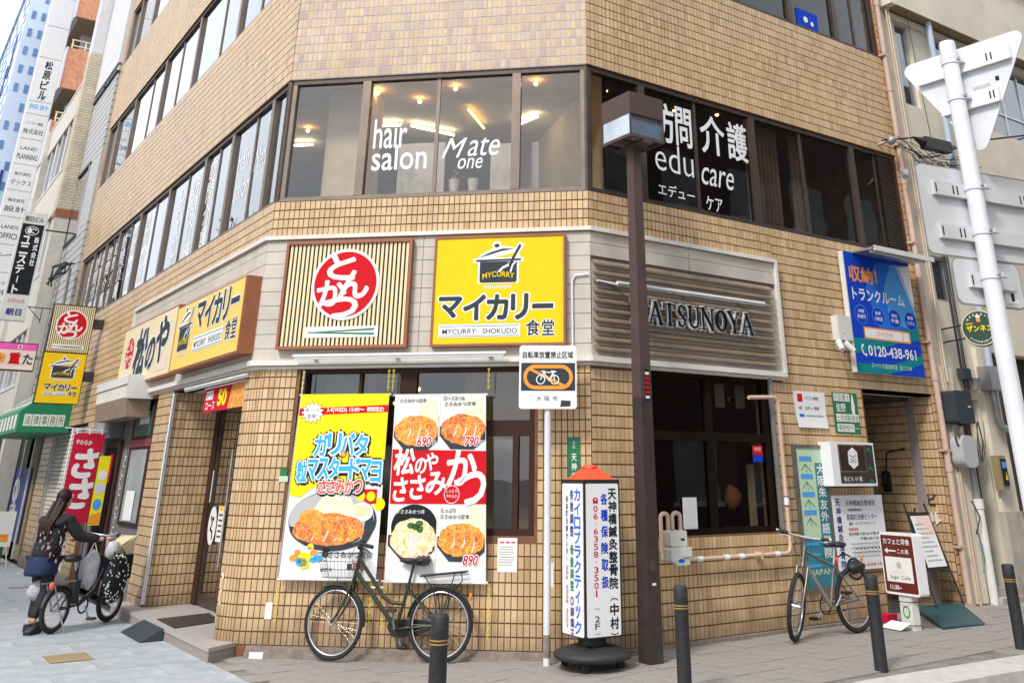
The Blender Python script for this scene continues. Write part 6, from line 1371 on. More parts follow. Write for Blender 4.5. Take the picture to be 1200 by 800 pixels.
m = W2(MB()); m.poly(rrect(6.03, 6.42, 2.25, 2.67, .04), -.26, 'inkgrey', .22); m.box(6.30, 6.36, -.265, -.26, 2.46, 2.475, 'white'); m.ob('meter_cabinet', cb, label='dark grey meter cabinet')
m = W2(MB()); m.poly(rrect(6.03, 6.36, 1.70, 2.10, .12), -.25, 'siding', .18); m.torus((6.16, -.22, 2.10), .13, .012, 'inkgrey', 'y', 16, 5, R(10), R(190)); m.torus((6.14, -.2, 2.08), .16, .012, 'brown_paint', 'y', 16, 5, R(20), R(250)); m.ob('meter_cabinet', cb, label='rounded light grey meter cover')
m = W2(MB()); m.box(6.98, 7.16, -.16, -.05, 1.42, 1.86, 'stucco_dark'); m.box(7.02, 7.15, -.17, -.16, 1.48, 1.82, 'ink'); m.box(7.04, 7.13, -.175, -.17, 1.70, 1.78, 'sky_print'); m.poly([(7.06, 1.55), (7.13, 1.55), (7.10, 1.66)], -.176, 'yellow'); m.ob('intercom', cb)
m = W2(MB()); random.seed(5)
for i in range(4): m.tube([(6.62+.05*i+.0, -.06, z) if False else (6.60+.045*i+random.uniform(-.01, .01), -.06, z) for z in (4.9, 4.4, 3.9, 3.4, 3.0, 2.7)], .010, random.choice(['inkgrey', 'brown_paint', 'pipe_grey']), 5)
for i in range(6): x = 6.85+random.uniform(-.1, .12); m.tube([(x, -.06, 2.3), (x+random.uniform(-.1, .05), -.06, 2.0+random.uniform(-.1, .1)), (x-.12+random.uniform(-.08, .08), -.06, 1.78)], .005, 'inkgrey', 4)
m.box(6.55, 6.75, -.12, -.02, 2.85, 3.0, 'inkgrey'); m.box(6.80, 6.92, -.14, -.02, 2.72, 2.88, 'pipe_grey'); m.ob('cable_bundle', cb)

# ---- overhead telephone cable and closure box
oc = thing('overhead_cable', 'black cable closure box and tangled overhead cables before the cream wall', 'cable', (6.5, -.25, 6.3))
def O(p): return (p[0]-6.5, p[1]+.25, p[2]-6.3)
m = MB(); m.hexa([O(p) for p in ((6.30, -.31, 6.19), (6.98, -.31, 6.23), (6.98, -.19, 6.23), (6.30, -.19, 6.19), (6.30, -.31, 6.37), (6.98, -.31, 6.41), (6.98, -.19, 6.41), (6.30, -.19, 6.37))], 'black'); m.tube([O((6.05, -.25, 6.32)), O((6.32, -.25, 6.29))], [.012, .07], 'black'); m.tube([O((6.96, -.25, 6.33)), O((7.25, -.25, 6.38))], [.07, .014], 'black'); m.ob('closure_box', oc)
m = MB(); m.tube([O((5.45, -.12, 6.18)), O((6.1, -.25, 6.32))], .014, 'black', 6); m.tube([O((7.2, -.25, 6.37)), O((8.1, -.3, 6.68)), O((9.6, -.5, 7.05)), O((12, -.8, 7.9))], .016, 'black', 6); m.ob('main_cable', oc)
m = MB(); random.seed(11)
for i in range(16):
    x0, x1 = random.uniform(5.55, 6.2), random.uniform(6.7, 7.9); z0, z1 = random.uniform(5.95, 6.3), random.uniform(5.85, 6.35); n = 6; pts = []
    for k in range(n+1):
        u = k/n; pts.append(O((x0+(x1-x0)*u, -.2-.06*random.random(), z0+(z1-z0)*u-.22*math.sin(math.pi*u)*random.uniform(.3, 1)+random.uniform(-.03, .03))))
    m.tube(pts, random.uniform(.004, .009), 'black', 4)
for i in range(10):
    x = random.uniform(6.3, 7.1); z = random.uniform(5.85, 6.1); m.tube([O((x, -.25, z)), O((x+random.uniform(-.1, .1), -.25, z-.1)), O((x+random.uniform(-.2, .2), -.25, z-.2))], .008, 'black', 4)
m.ob('loose_cables', oc)
m = MB()
for z in (5.35, 5.45, 5.28): m.tube([O((7.6, -.3, z)), O((9, -.3, z+.25)), O((12, -.4, z+.9))], .007, 'black', 4)
m.tube([O((6.55, -.15, 9.5)), O((6.62, -.2, 6.4))], .006, 'black', 4); m.ob('drop_wire', oc)
m = MB(); m.blob(O((5.62, -.16, 6.2)), (.06, .06, .07), 'pipe_grey', 8, 6, .1); m.tube([O((5.5, 0, 6.15)), O((5.6, -.2, 6.2))], .02, 'pipe_grey', 6); m.ob('insulator', oc); m = MB(); m.tube([O((5.78, -.2, 5.72)), O((5.68, -.26, 5.62))], [.06, .045], 'pipe_grey', 8); m.ob('insulator', oc)

# ---- round bar sign
rd = thing('round_sign', 'round dark green bar sign with yellow lettering and a beer mug', 'sign', (6.34, -.62, 3.47), math.atan2(-.90, .40))
m = MB(); m.T = Matrix.Rotation(R(90), 4, 'X'); m.lathe([(.24, -.06), (.245, -.05), (.245, .05), (.24, .06)], 'stucco_dark', (0, 0, 0), 36); m.ob('case', rd)
m = MB(); m.ell(0, 0, .225, .225, -.062, 'bar_green', 36); m.ring(0, 0, .236, .236, .012, -.0625, 'cream', 36); Y = -.064
m.text('ザンネン', (-.17, -.045, .16, .035), 'poster_yellow', Y, .03); m.text('BAR', (-.17, .05, -.08, .075), 'poster_yellow', Y, .01); m.box(-.03, .02, Y-.001, Y, .08, .15, 'orange'); m.ell(-.005, .155, .033, .018, Y-.0015, 'white', 12); m.ell(.17, -.02, .015, .02, Y, 'pinklite', 8)
for i, ch in enumerate('BEERBAR'): a = R(140-i*16); m.text(ch, (.185*math.cos(a)-.012, .185*math.sin(a)-.012, .185*math.cos(a)+.012, .185*math.sin(a)+.012), 'white', Y, .01, rot=a-R(90))
for i, ch in enumerate('ZANNENBAR'): a = R(225+i*11); m.text(ch, (.185*math.cos(a)-.011, .185*math.sin(a)-.012, .185*math.cos(a)+.011, .185*math.sin(a)+.012), 'white', Y, .01, rot=a+R(90))
m.ob('face', rd)
for z in (.06, -.12): m = MB(); m.tube([(-.22, 0, z), (-.50, .25, z), (-.62, .40, z)], .012, 'inkgrey', 6); m.ob('bracket', rd)

# ================================================================ ALONG THE LEFT STREET
def FY(x0, y): return frame((x0, y), (1, 0))
bs = thing('blade_sign', 'two-panel projecting sign, red tonkatsu disc above the yellow cooking pot', 'sign', (-2.65, 11.4, 2.76))
T0 = Matrix.Translation((-0.92, 0, 0))   # local x: 0 .. .72 across the panel
m = MB(T0); m.box(0, .72, 0, .16, 0, 1.72, 'black'); m.ob('case', bs)
m = MB(T0); m.box(.012, .708, -.004, 0, .012, .862, 'yellow'); pot(m, .14, .40, .60, .80, -.006); curry_text(m, .11, .66, .33, .19, -.006); m.ob('curry_panel', bs)
m = MB(T0); m.box(.012, .708, -.004, 0, .878, 1.708, 'darkwood')
for i in range(21): m.box(.022+i*.033, .042+i*.033, -.010, -.004, .885, 1.70, 'cream')
tonkatsu(m, .36, 1.36, .245, -.014); chopsticks(m, .11, .62, .935, 1.015, -.013); m.ob('tonkatsu_panel', bs)
for z in (.40, 1.33): m = MB(); m.box(-.20, .0, .02, .12, z, z+.17, 'brown_paint_dark'); m.ob('bracket', bs)

aw = thing('awning', 'green shop awning with white lettering blocks further along the left street', 'awning', (-2.66, 13.0, 2.35))
m = MB(); P4 = [(-.0, 0), (-.89, 0), (-.89, .37), (0, 1.05)]; vs = [(x, 0, z) for x, z in P4]+[(x, 4.6, z) for x, z in P4]; m.add(vs, [(0, 1, 2, 3), (7, 6, 5, 4), (1, 5, 6, 2), (2, 6, 7, 3), (0, 4, 5, 1)], 'green'); m.ob('cloth', aw)
m = MB()
for i, ch in enumerate('法律事務所'): x = -.80+i*.142; m.box(x, x+.13, -.006, -.002, .10, .31, 'plate'); m.text(ch, (x+.02, .125, x+.11, .285), 'green', -.008, .0)
m.ob('lettering', aw)
m = MB()
for i in range(9):
    m = MB(); y = .25+i*.48; z0 = .06; m.add([(-.893, y, z0), (-.893, y+.30, z0), (-.893, y+.30, .32), (-.893, y, .32)], [(0, 1, 2, 3)], 'plate')
    for k in (.15, .45, .72): a, b = k, k+.2; m.add([(-.89+.89*a-.003, y, .37+.68*a+.006), (-.89+.89*a-.003, y+.28, .37+.68*a+.006), (-.89+.89*b-.003, y+.28, .37+.68*b+.006), (-.89+.89*b-.003, y, .37+.68*b+.006)], [(0, 1, 2, 3)], 'plate')
    m.ob('lettering_block', aw)

pk = thing('led_sign', 'pink and white projecting screen sign with red lettering at the left edge', 'sign', (-2.75, 15.5, 3.64))
m = MB(); m.box(-1.55, -.42, 0, .2, 0, .57, 'black'); m.ob('case', pk); m = MB(); m.box(-1.53, -.44, -.004, 0, .02, .55, 'pinklite'); m.box(-1.53, -.44, -.006, -.004, .42, .55, 'pink'); m.box(-.80, -.72, -.008, -.006, .45, .52, 'white'); m.ell(-.76, .485, .022, .025, -.009, 'ink', 10)
m.text('重', (-.93, .14, -.72, .36), 'red', -.008, .05, outline='white', ow=.07); m.text('た', (-.66, .14, -.48, .34), 'inkgrey', -.008, .04, outline='white', ow=.07); m.text('※', (-1.2, .14, -1.0, .34), 'orange', -.008, .03); m.ob('screen', pk)
m = MB(); m.box(-.42, 0, .08, .14, .25, .32, 'pipe_grey'); m.ob('bracket', pk)

ah = thing('blade_sign', 'tall white projecting sign with a black panel of white katakana', 'sign', (-2.70, 17.5, 4.92))
m = MB(); m.box(-1.17, -.62, 0, .18, 0, 2.57, 'plastic_white'); m.ob('case', ah)
m = MB(); m.box(-1.13, -.66, -.004, 0, .60, 2.28, 'ink'); Y = -.006; m.text('朝日ビル', (-1.10, 2.34, -.70, 2.47), 'inkgrey', Y, .015); m.ring(-.90, 2.12, .15, .11, .015, Y, 'white', 24); m.ell(-.95, 2.12, .05, .07, Y, 'white', 12); m.ring(-.87, 2.12, .07, .06, .025, Y-.001, 'white', 12, R(20), R(300))
m.vtext('株式会社', -.755, .10, 1.98, .18, .15, 'white', Y, .03); m.vtext('ユニステート', -.98, .17, 1.98, .235, .19, 'white', Y, .04); m.text('お好み焼', (-1.08, .40, -.72, .50), 'pink', Y, .0); m.text('朝日', (-1.06, .12, -.74, .27), 'navy', Y, .03); m.ob('face', ah)
m = MB(); m.tube([(-.62, .1, .35), (0, .1, .35)], .012, 'inkgrey', 5); m.tube([(-.3, .1, .35), (-.3, .1, .0)], .01, 'inkgrey', 5); m.tube([(-.6, .1, .35), (-.3, .1, .05)], .01, 'inkgrey', 5); m.tube([(-.62, .1, 2.2), (0, .1, 2.2)], .02, 'inkgrey', 5); m.ob('bracket', ah)

mz = thing('tower_sign', 'very tall white sign tower of stacked tenant panels at the far left', 'sign', (-3.78, 21.5, 2.5))
m = MB(); m.box(-.30, .34, 0, .4, 0, 18, 'plastic_white'); m.ob('case', mz)
zz = [3.4+.765*i for i in range(8)]+[9.15, 10.55, 11.6, 12.6, 13.6, 14.6]; Y = -.012
for i in range(len(zz)-1):
    a, b = zz[i]+.02, zz[i+1]-.02
    m = MB(); m.box(-.285, .325, -.010, 0, a, b, 'white')
    if abs(zz[i]-9.15) < .01: m.vtext('松原ビル', .02, .20, b-.06, .32, .27, 'ink', Y, .03)
    elif i < 8:
        lines = [['テナント', '募集中'], ['ン', ''], ['LANDS', 'OFFICE'], ['株式会社', '設計'], ['株式会社', 'デックス'], ['LAND', 'PLANNING'], ['ナンワー商事', '株式会社'], ['', '設計']][i]
        mt = 'cyan' if i == 7 else 'inkgrey'
        if lines[0]: m.text(lines[0], (-.20, a+.42, .22, a+.52), mt, Y, .01)
        if lines[1]: m.text(lines[1], (-.24, a+.14, .28, a+.30), mt, Y, .01)
        if i == 7: m.ring(.02, a+.50, .08, .08, .01, Y, 'cyan', 16); m.ring(.05, a+.50, .05, .08, .01, Y, 'cyan', 16)
    m.ob('panel', mz)

# nobori banners beside the shop
nb = thing('nobori_banner', 'tall red nobori banner with white lettering on a white pole behind the cyclist', 'banner', (-3.28, 8.8, 0))
m = MB(); m.tube([(0, 0, 0), (0, 0, 2.27)], .012, 'white', 6); m.tube([(-.12, 0, 2.27), (.50, 0, 2.23)], .009, 'white', 6); m.lathe([(.16, 0), (.15, .06), (.03, .08)], 'plastic_white', (0, 0, 0), 16); m.ob('pole', nb)
m = MB(); cloth(m, .02, .44, .03, .47, .95, 2.2, 'banner_red', -.01); m.ob('cloth', nb)
m = MB(); Y = -.016; m.text('やわらか', (.07, 2.03, .30, 2.10), 'white', Y, .03, rot=R(-4))
for i, z in enumerate((1.58, 1.16)): m.text('ささ'[i], (.10, z, .42, z+.38), 'white', Y, .06, .15)
m.ob('lettering', nb)
m = MB(); [m.box(.05+.18*i, .07+.18*i, -.012, .012, 2.18, 2.27, 'white') for i in range(3)]; m.ob('loops', nb)
yb = thing('nobori_banner', 'narrow yellow banner with pale pictures beside the red one', 'banner', (-2.80, 8.55, 0))
m = MB(); m.tube([(-.09, 0, 0), (-.09, 0, 1.9)], .008, 'black', 6); m.box(-.085, .08, -.004, .002, .92, 1.87, 'poster_yellow'); Y = -.006
m.ell(-.0, 1.60, .07, .07, Y, 'plate', 12); m.ell(0, 1.42, .075, .08, Y, 'lilac_wall', 12); m.ell(.0, 1.2, .06, .08, Y, 'sky_print', 12); m.poly([(-.08, .93), (.075, .93), (.075, 1.1), (-.08, 1.05)], Y, 'orange'); m.ob('cloth', yb)

sm3 = thing('next_shop_window', 'dark blue shop window with a round emblem at the left edge, under the green awning', 'shop front', (-2.66, 15.8, 0))
m = MB(); m.box(.06, .3, 0, 5.5, 0, 3.2, 'dark'); m.box(-.02, .06, 0, .28, 0, 3.2, 'stucco_dark'); m.ob('opening', sm3)
m = MB(frame((-.01, 3.2), (0, -1))); m.box(-2.0, 2.7, -.02, 0, .3, 1.75, 'navy'); Y = -.025
for q in (-1.2, 1.1): m.ring(q, 1.3, .42, .25, .07, Y, 'plate', 24); m.ring(q, 1.3, .28, .16, .04, Y, 'plate', 20); m.text('OSS', (q-.4, .85, q+.5, 1.0), 'plate', Y, .03)
m.ob('glass_panel', sm3)
for i in range(4):
    m = MB(); m.box(-.05, .05, .6+i*1.3, .75+i*1.3, 0, 3.2, 'shutter'); m.ob('post', sm3)
sb3 = thing('poster_stand', 'white food poster on a thin stand at the left edge of the pavement', 'poster stand', (-3.17, 14.0, 0))
m = MB(); m.box(-.35, .06, 0, .02, .37, .97, 'paper'); m.box(-.30, -.0, -.003, 0, .45, .58, 'orange'); m.ell(-.1, .52, .07, .04, -.005, 'katsu', 14); m.ell(-.28, .75, .06, .05, -.005, 'katsu_red', 14); m.ob('poster', sb3)
m = MB(); m.tube([(.0, .01, .37), (.08, .01, 0)], .012, 'plastic_white', 6); m.tube([(-.3, .01, .37), (-.38, .01, 0)], .012, 'plastic_white', 6); m.ob('leg', sb3)
m = MB(); m.lathe([(.18, 0), (.2, .3), (.17, .34)], 'green', (0, 0, 0), 14); m.ob('green_bin', None, 'green bin standing behind the poster stand at the left edge', 'bin', loc=(-3.25, 15.2, 0))

# ---- buildings along the left street
sd_ = thing('siding_building', 'narrow grey building with horizontal siding just beyond the tiled one', 'building', (-2.70, 15.56, 0))
m = MB(); m.box(.10, 8, .02, 2.9, 0, 17, 'siding_gap'); m.ob('body', sd_)
bd = MB(); bd.box(-.02, .10, 0, 2.85, -.080, .086, 'siding'); s0 = None; 
for i in range(41):
    z = 3.3+i*.19
    if 7.0 < z < 8.7:
        m = MB(); m.box(-.02, .10, 0, 1.25, z-.092, z+.092, 'siding'); m.ob('siding_board', sd_); continue
    if s0 is None: s0 = bd.ob('siding_board', sd_, loc=(0, .02, z))
    else: share('siding_board', s0, sd_, (0, .02, z))
m = MB(); m.box(-.06, .10, 0, 2.9, 11.05, 17, 'pale_wall'); m.ob('upper_wall', sd_)
m = MB(); m.box(0, .08, 1.30, 2.85, 6.95, 8.72, 'bronze'); m.box(-.01, 0, 1.36, 2.8, 7.02, 8.65, 'glass_cool'); m.box(-.05, .1, 1.2, 2.85, 8.72, 8.78, 'black'); m.box(-.05, .1, 1.2, 2.85, 6.88, 6.95, 'black'); m.box(-.04, 0, 1.3, 1.36, 6.95, 8.72, 'siding'); m.ob('window', sd_)
m = MB(); m.box(-.05, .1, .3, 2.5, 3.7, 5.0, 'bronze'); m.box(-.06, -.05, .4, 2.4, 3.8, 4.9, 'glass_cool'); m.ob('window', sd_)
m = MB(); m.box(-.07, .1, 0.0, 2.8, 10.78, 10.84, 'black'); m.blob((-.15, .6, 10.55), (.05, .05, .05), 'black', 8, 6); m.ob('canopy', sd_)
m = MB(); random.seed(3)
for i in range(7): m.tube([(-.2+random.uniform(-.1, .1), -.1, 6.0), (-.35+random.uniform(-.2, .1), -.2, 5.75+random.uniform(-.1, .15)), (-.45-random.random()*.2, -.25, 5.5+random.uniform(-.15, .1))], .018, 'inkgrey', 5)
m.tube([(-.16, .0, 5.9), (-.12, .05, 3.0)], .035, 'pipe_grey', 6); m.ob('cable_stub', sd_)
wg = thing('brick_pier', 'pale brick pier above a rust-stained cream column between the left buildings', 'pier', (-3.06, 18.5, 0))
m = MB(); m.box(0, .5, 0, .6, 7.9, 12.35, 'grout_grey'); m.ob('pier_core', wg); m = MB()
for j in range(58):
    for i in range(3):
        z = 7.93+j*.076; x = .0+i*.168-(.08 if j % 2 else 0); x0, x1 = max(-.004, x), min(.5, x+.16)
        if x1-x0 > .02: m.box(x0, x1, -.01, .01, z, z+.066, 'brickish', tint=random.uniform(.01, 1), back=False)
    for i in range(3): z = 7.93+j*.076; y = i*.2-(.1 if j % 2 else 0); m.box(-.01, .01, max(0, y+.005), min(.6, y+.195), z, z+.066, 'brickish', tint=random.uniform(.01, 1))
m.ob('brick', wg, kind='stuff', tints=True)
m = MB(); m.box(-.0, .55, 0, .6, 12.35, 18, 'pale_wall'); m.ob('upper_pier', wg); m = MB(); m.box(0, .34, 0, .5, 0, 7.7, 'beige_wall'); m.box(-.02, .36, -.02, .5, 7.7, 7.9, 'sign_frame'); m.box(.36, .5, .05, .5, 0, 7.9, 'stucco_grey'); m.ob('column', wg)

bb = thing('banded_building', 'pale building with long horizontal spandrel bands and window strips, beyond the brick pier', 'building', (-2.66, 19.1, 0))
m = MB(); m.box(.25, 8, 0, 10, 0, 12.8, 'room_dark'); m.ob('body', bb)
for a, b in ((11.85, 12.9), (8.73, 10.15), (5.40, 6.95), (3.0, 3.9)): m = MB(); m.box(0, .3, 0, 9.9, a, b, 'beige_wall'); m.box(-.02, .3, 0, 9.9, b-.06, b+.02, 'pale_wall'); m.ob('spandrel', bb)
for a, b in ((10.15, 11.85), (6.95, 8.73), (3.9, 5.4)):
    g = MB(); g.box(.2, .22, 0, 9.9, a, b, 'glass_cool'); g.ob('pane', bb)
    for i in range(9): m = MB(); m.box(.04, .2, i*1.08+.2, i*1.08+.45, a, b, 'siding' if i % 2 else 'pale_wall'); m.ob('mullion', bb)
m = MB(); m.box(-.12, .3, 8.7, 9.9, 0, 12.8, 'beige_wall'); m.ob('end_pier', bb)
ob_ = thing('balcony_building', 'tall building with orange brick balconies rising behind the banded one', 'building', (-2.8, 28.0, 0))
m = MB(); m.box(.55, 8, 1.6, 12, 0, 24, 'lilac_wall'); m.box(.0, .55, 9.6, 12, 0, 24, 'lilac_wall'); m.ob('body', ob_)
for z in (8.8, 11.7, 14.6, 17.5, 20.4):
    m = MB(); m.box(.04, 1.7, 0, .15, z, z+1.6, 'orange_brick'); m.box(0, .15, .15, 9.6, z, z+1.6, 'lilac_wall'); m.box(.15, 1.7, .15, 9.6, z, z+.12, 'stucco_dark'); m.box(-.02, .04, -.02, 9.6, z-.05, z+1.62, 'lilac_wall'); m.ob('balcony', ob_)
    m = MB(); m.tube([(.1, .05, z+1.95), (1.6, .05, z+1.95)], .03, 'cream', 6); m.tube([(.1, .05, z+1.72), (1.6, .05, z+1.72)], .03, 'cream', 6)
    for x in (.15, .6, 1.1, 1.6): m.tube([(x, .05, z+1.6), (x, .05, z+1.95)], .03, 'cream', 6)
    m.ob('railing', ob_)
    m = MB(); m.box(.5, .56, 1.7, 5, z+1.7, z+2.7, 'room_dark'); m.box(1.62, 1.7, .2, 9.6, z+1.6, z+2.9, 'stucco_dark'); m.ob('recess', ob_)
bt = thing('blue_tower', 'distant pale blue office tower with rows of small blue windows, far left', 'building', (-3.65, 42.0, 0))
m = MB(); m.box(0, 12, 0, 60, 0, 26.8, 'sky_tower'); m.ob('body', bt); m = MB(); random.seed(2)
for j in range(26):
    for i in range(40):
        z = 1.0+j*1.0; y = .5+i*1.5
        if random.random() < .85: m.box(-.03, .01, y, y+.55, z, z+.42, 'tower_window', back=False)
for j in range(26):
    for i in range(14):
        if random.random() < .85: m.box(.2+i*.45, .38+i*.45, -.03, .01, 1.0+j, 1.42+j, 'tower_window', back=False)
for i in range(12): z = random.uniform(6, 22); y = random.uniform(2, 30); m.box(-.05, .01, y, y+.6, z, z+2.4, 'navy', back=False); x = .1+.45*random.randint(0, 9); m.box(x, x+.12, -.05, .01, z-2, z+1, 'navy', back=False)
m.box(-.12, .0, 0, 60, 26.2, 26.8, 'sky_tower'); m.ob('window', bt, kind='stuff')

# ================================================================ BUILDINGS AND TREES ACROSS THE STREETS (seen in the window reflections)
def block(name, label, x0, x1, y0, y1, h, wallm, side, floors, bays):
    b = thing(name, label, 'building', ((x0+x1)/2, (y0+y1)/2, 0)); ox, oy = (x0+x1)/2, (y0+y1)/2
    m = MB(Matrix.Translation((-ox, -oy, 0))); m.box(x0, x1, y0, y1, 0, h, wallm); m.ob('body', b)
    m = MB(Matrix.Translation((-ox, -oy, 0)))
    for f in range(floors):
        z0 = 1.0+f*h/floors
        for k in range(bays):
            if side == 'E': yy = y0+(k+.25)*(y1-y0)/bays; m.box(x1-.05, x1+.03, yy, yy+.55*(y1-y0)/bays, z0, z0+1.5, 'room_grey'); m.box(x1-.02, x1+.06, yy-.1, yy+.6*(y1-y0)/bays, z0-.12, z0, 'plate')
            else: xx = x0+(k+.25)*(x1-x0)/bays; m.box(xx, xx+.55*(x1-x0)/bays, y1-.05, y1+.03, z0, z0+1.5, 'room_grey'); m.box(xx-.1, xx+.6*(x1-x0)/bays, y1-.02, y1+.06, z0-.12, z0, 'plate')
    m.ob('window', b, kind='stuff')
block('opposite_building', 'pale building across the left street, mirrored in the street windows', -22, -12.5, 3.0, 22, 10.5, 'pale_wall', 'E', 3, 8)
block('opposite_building', 'long pale building farther along the other side of the left street', -24, -13.5, 24, 50, 10.0, 'pale_wall', 'E', 3, 11)
block('opposite_building', 'dark brick building across the side street, mirrored in the dark windows', 2.0, 26, -22, -10.4, 15, 'room_brown', 'N', 4, 9)
block('opposite_building', 'white building behind the viewer, mirrored in the salon glass', -17, -10.5, -26, -16.0, 10, 'beige_wall', 'N', 3, 3)
def tree(x, y, h, label):
    t = thing('street_tree', label, 'tree', (x, y, 0), 0, 'bare trees across the street'); m = MB(); random.seed(int(x*7+y*13))
    def grow(p, d, L_, r, k):
        q = p+d*L_; m.tube([tuple(p), tuple((p+q)/2+Vector((random.uniform(-.04, .04)*L_, random.uniform(-.04, .04)*L_, 0))), tuple(q)], [r, r*.85, r*.68], 'bark', 5, caps=False)
        if k == 0: return
        for _ in range(3 if k > 2 else 4):
            e = (d+Vector((random.uniform(-.75, .75), random.uniform(-.75, .75), random.uniform(-.1, .5)))).normalized(); grow(q, e, L_*random.uniform(.62, .85), r*.62, k-1)
    grow(Vector((0, 0, 0)), Vector((0, 0, 1)), h*.30, .15, 5); m.ob('trunk', t)
tree(-11.0, 16.0, 9.5, 'bare tree across the street, mirrored in the windows near the corner'); tree(-11.0, 23.0, 10.0, 'bare tree across the street, mirrored in the middle windows'); tree(-11.5, 32.0, 10.0, 'bare tree across the street, mirrored in the far windows')
# ================================================================ THE WOMAN PUSHING HER BICYCLE
def skin(name, parent, verts, edges, radii, mt, label=None, sub=2, root=0):
    me = bpy.data.meshes.new(name); me.from_pydata(verts, edges, []); me.update(); me.materials.append(MATS[mt])
    o = bpy.data.objects.new(name, me); COL.objects.link(o); o.parent = parent
    if label: o['label'] = label
    md = o.modifiers.new('skin', 'SKIN'); md.use_smooth_shade = True
    for i, v in enumerate(me.skin_vertices[0].data):
        r = radii[i]; v.radius = r if isinstance(r, tuple) else (r, r); v.use_root = (i == root)
    s = o.modifiers.new('sub', 'SUBSURF'); s.levels = sub; s.render_levels = sub
    return o
HD = math.atan2(.66, .75)
eb = thing('bicycle', 'small wheeled dark bicycle with a loaded front basket, pushed by the woman', 'bicycle', (-3.75, 4.96, 0), HD)
r = .228; WB = .93
wheel_parts(eb, r, (0, 0, r), .026, 'siding', 20); wheel_parts(eb, r, (WB, 0, r), .026, 'siding', 20)
m = MB(); BB = (.36, 0, .24)
m.tube([(.74, 0, .62), (.60, 0, .36), BB], .024, 'frame_dark'); m.tube([(.71, 0, .74), (.76, 0, .55)], .022, 'frame_dark'); m.tube([BB, (.22, 0, .62)], .018, 'frame_dark')
for s in (-.05, .05): m.tube([BB, (0, s, r)], .011, 'frame_dark'); m.tube([(.25, 0, .50), (0, s, r)], .009, 'frame_dark')
m.box(.20, .30, -.04, .04, .26, .50, 'inkgrey'); m.ob('frame', eb)
m = MB(); m.tube([(.22, 0, .6), (.19, 0, .70)], .014, 'chrome'); m.ob('seat_post', eb); m = MB(); m.blob((.14, 0, .73), (.12, .09, .045), 'saddle', 12, 7); m.ob('saddle', eb)
m = MB()
for s in (-.05, .05): m.tube([(.76, 0, .55), (.80, s, .46), (WB, s, r)], .012, 'frame_dark')
m.ob('fork', eb)
m = MB(); m.tube([(.71, 0, .74), (.68, 0, .92)], .015, 'chrome'); m.tube([(.50, -.27, .95), (.62, -.20, .96), (.68, 0, .93), (.62, .20, .96), (.50, .27, .95)], .012, 'chrome'); m.ob('handlebar', eb)
for s in (-1, 1): m = MB(); m.tube([(.58, .225*s, .957), (.48, .28*s, .948)], .018, 'saddle'); m.tube([(.66, .2*s, .95), (.60, .27*s, .93)], .006, 'chrome'); m.ob('grip', eb)
m = MB(); m.box(.70, .98, -.19, .19, .46, .72, 'ink'); m.ob('basket', eb)
m = MB(); m.tube([(BB[0], -.09, .24), (.43, -.12, .10)], .01, 'chrome', 6); m.torus((BB[0], -.07, .24), .08, .010, 'saddle', 'y', 20, 5); m.box(.40, .48, -.19, -.11, .085, .11, 'brown_paint'); m.ob('pedal', eb)
m = MB(); m.blob((-.20, -.06, .48), (.025, .03, .04), 'orange_red', 8, 6); m.ob('reflector', eb)
m = MB(); 
for s in (-.05, .05): m.tube([(.2, s, .50), (-.22, s, .50)], .009, 'pipe_grey', 5)
m.tube([(-.15, -.05, .5), (0, -.05, r)], .008, 'pipe_grey', 5); m.tube([(-.15, .05, .5), (0, .05, r)], .008, 'pipe_grey', 5); m.tube([(.0, -.06, r), (.05, -.12, .02)], .01, 'chrome', 5); m.ob('rear_rack', eb)
fender(eb, (0, 0, r), r+.018, R(30), R(170), 'saddle', .03); fender(eb, (WB, 0, r), r+.018, R(40), R(150), 'saddle', .03)
bg = thing('shopping_bag', 'black polka dot shopping bag hanging over the front basket', 'bag', (-3.75+.70*math.cos(HD), 4.96+.70*math.sin(HD), .36), HD)
m = MB(); m.blob((-.02, -.20, .12), (.19, .10, .25), 'ink', 16, 12, .03); m.tube([(-.08, -.2, .34), (-.04, -.12, .46), (.02, -.2, .34)], .012, 'coat', 6); bo = m.ob('bag', bg)
m = MB(); random.seed(9)
for i in range(90):
    t = random.uniform(.25, math.pi-.25); a = random.uniform(math.pi, 2*math.pi); c = Vector((-.02+.195*math.sin(t)*math.cos(a), -.20+.104*math.sin(t)*math.sin(a), .12+.255*math.cos(t)))
    m.blob(tuple(c), (.011, .006, .011), 'plate', 6, 4)
m.ob('dots', bg, kind='stuff')
pp = thing('paper_parcel', 'cream paper parcel and white bag sticking out of the front basket', 'parcel', (-3.75+.78*math.cos(HD), 4.96+.78*math.sin(HD), .68), HD)
m = MB(); m.hexa([(-.05, -.14, 0), (.17, -.14, 0), (.17, .05, 0), (-.05, .05, 0), (.0, -.16, .16), (.24, -.15, .24), (.24, .05, .24), (.0, .05, .14)], 'kraft'); m.poly([(.0, .12), (.26, .25), (.14, .0)], -.165, 'cream', .01); m.ob('paper', pp)
m = MB(); m.blob((-.10, -.10, .10), (.085, .08, .10), 'bag_white', 12, 9, .14); m.ob('white_bag', pp)
tb = MB(); tb.blob((0, 0, 0), (.12, .05, .10), 'bag_white', 14, 9, .10); tb.ob('white_bag', None, 'white bag hanging behind the rear wheel of the pushed bicycle', 'bag', loc=(-3.93, 5.1, .42))
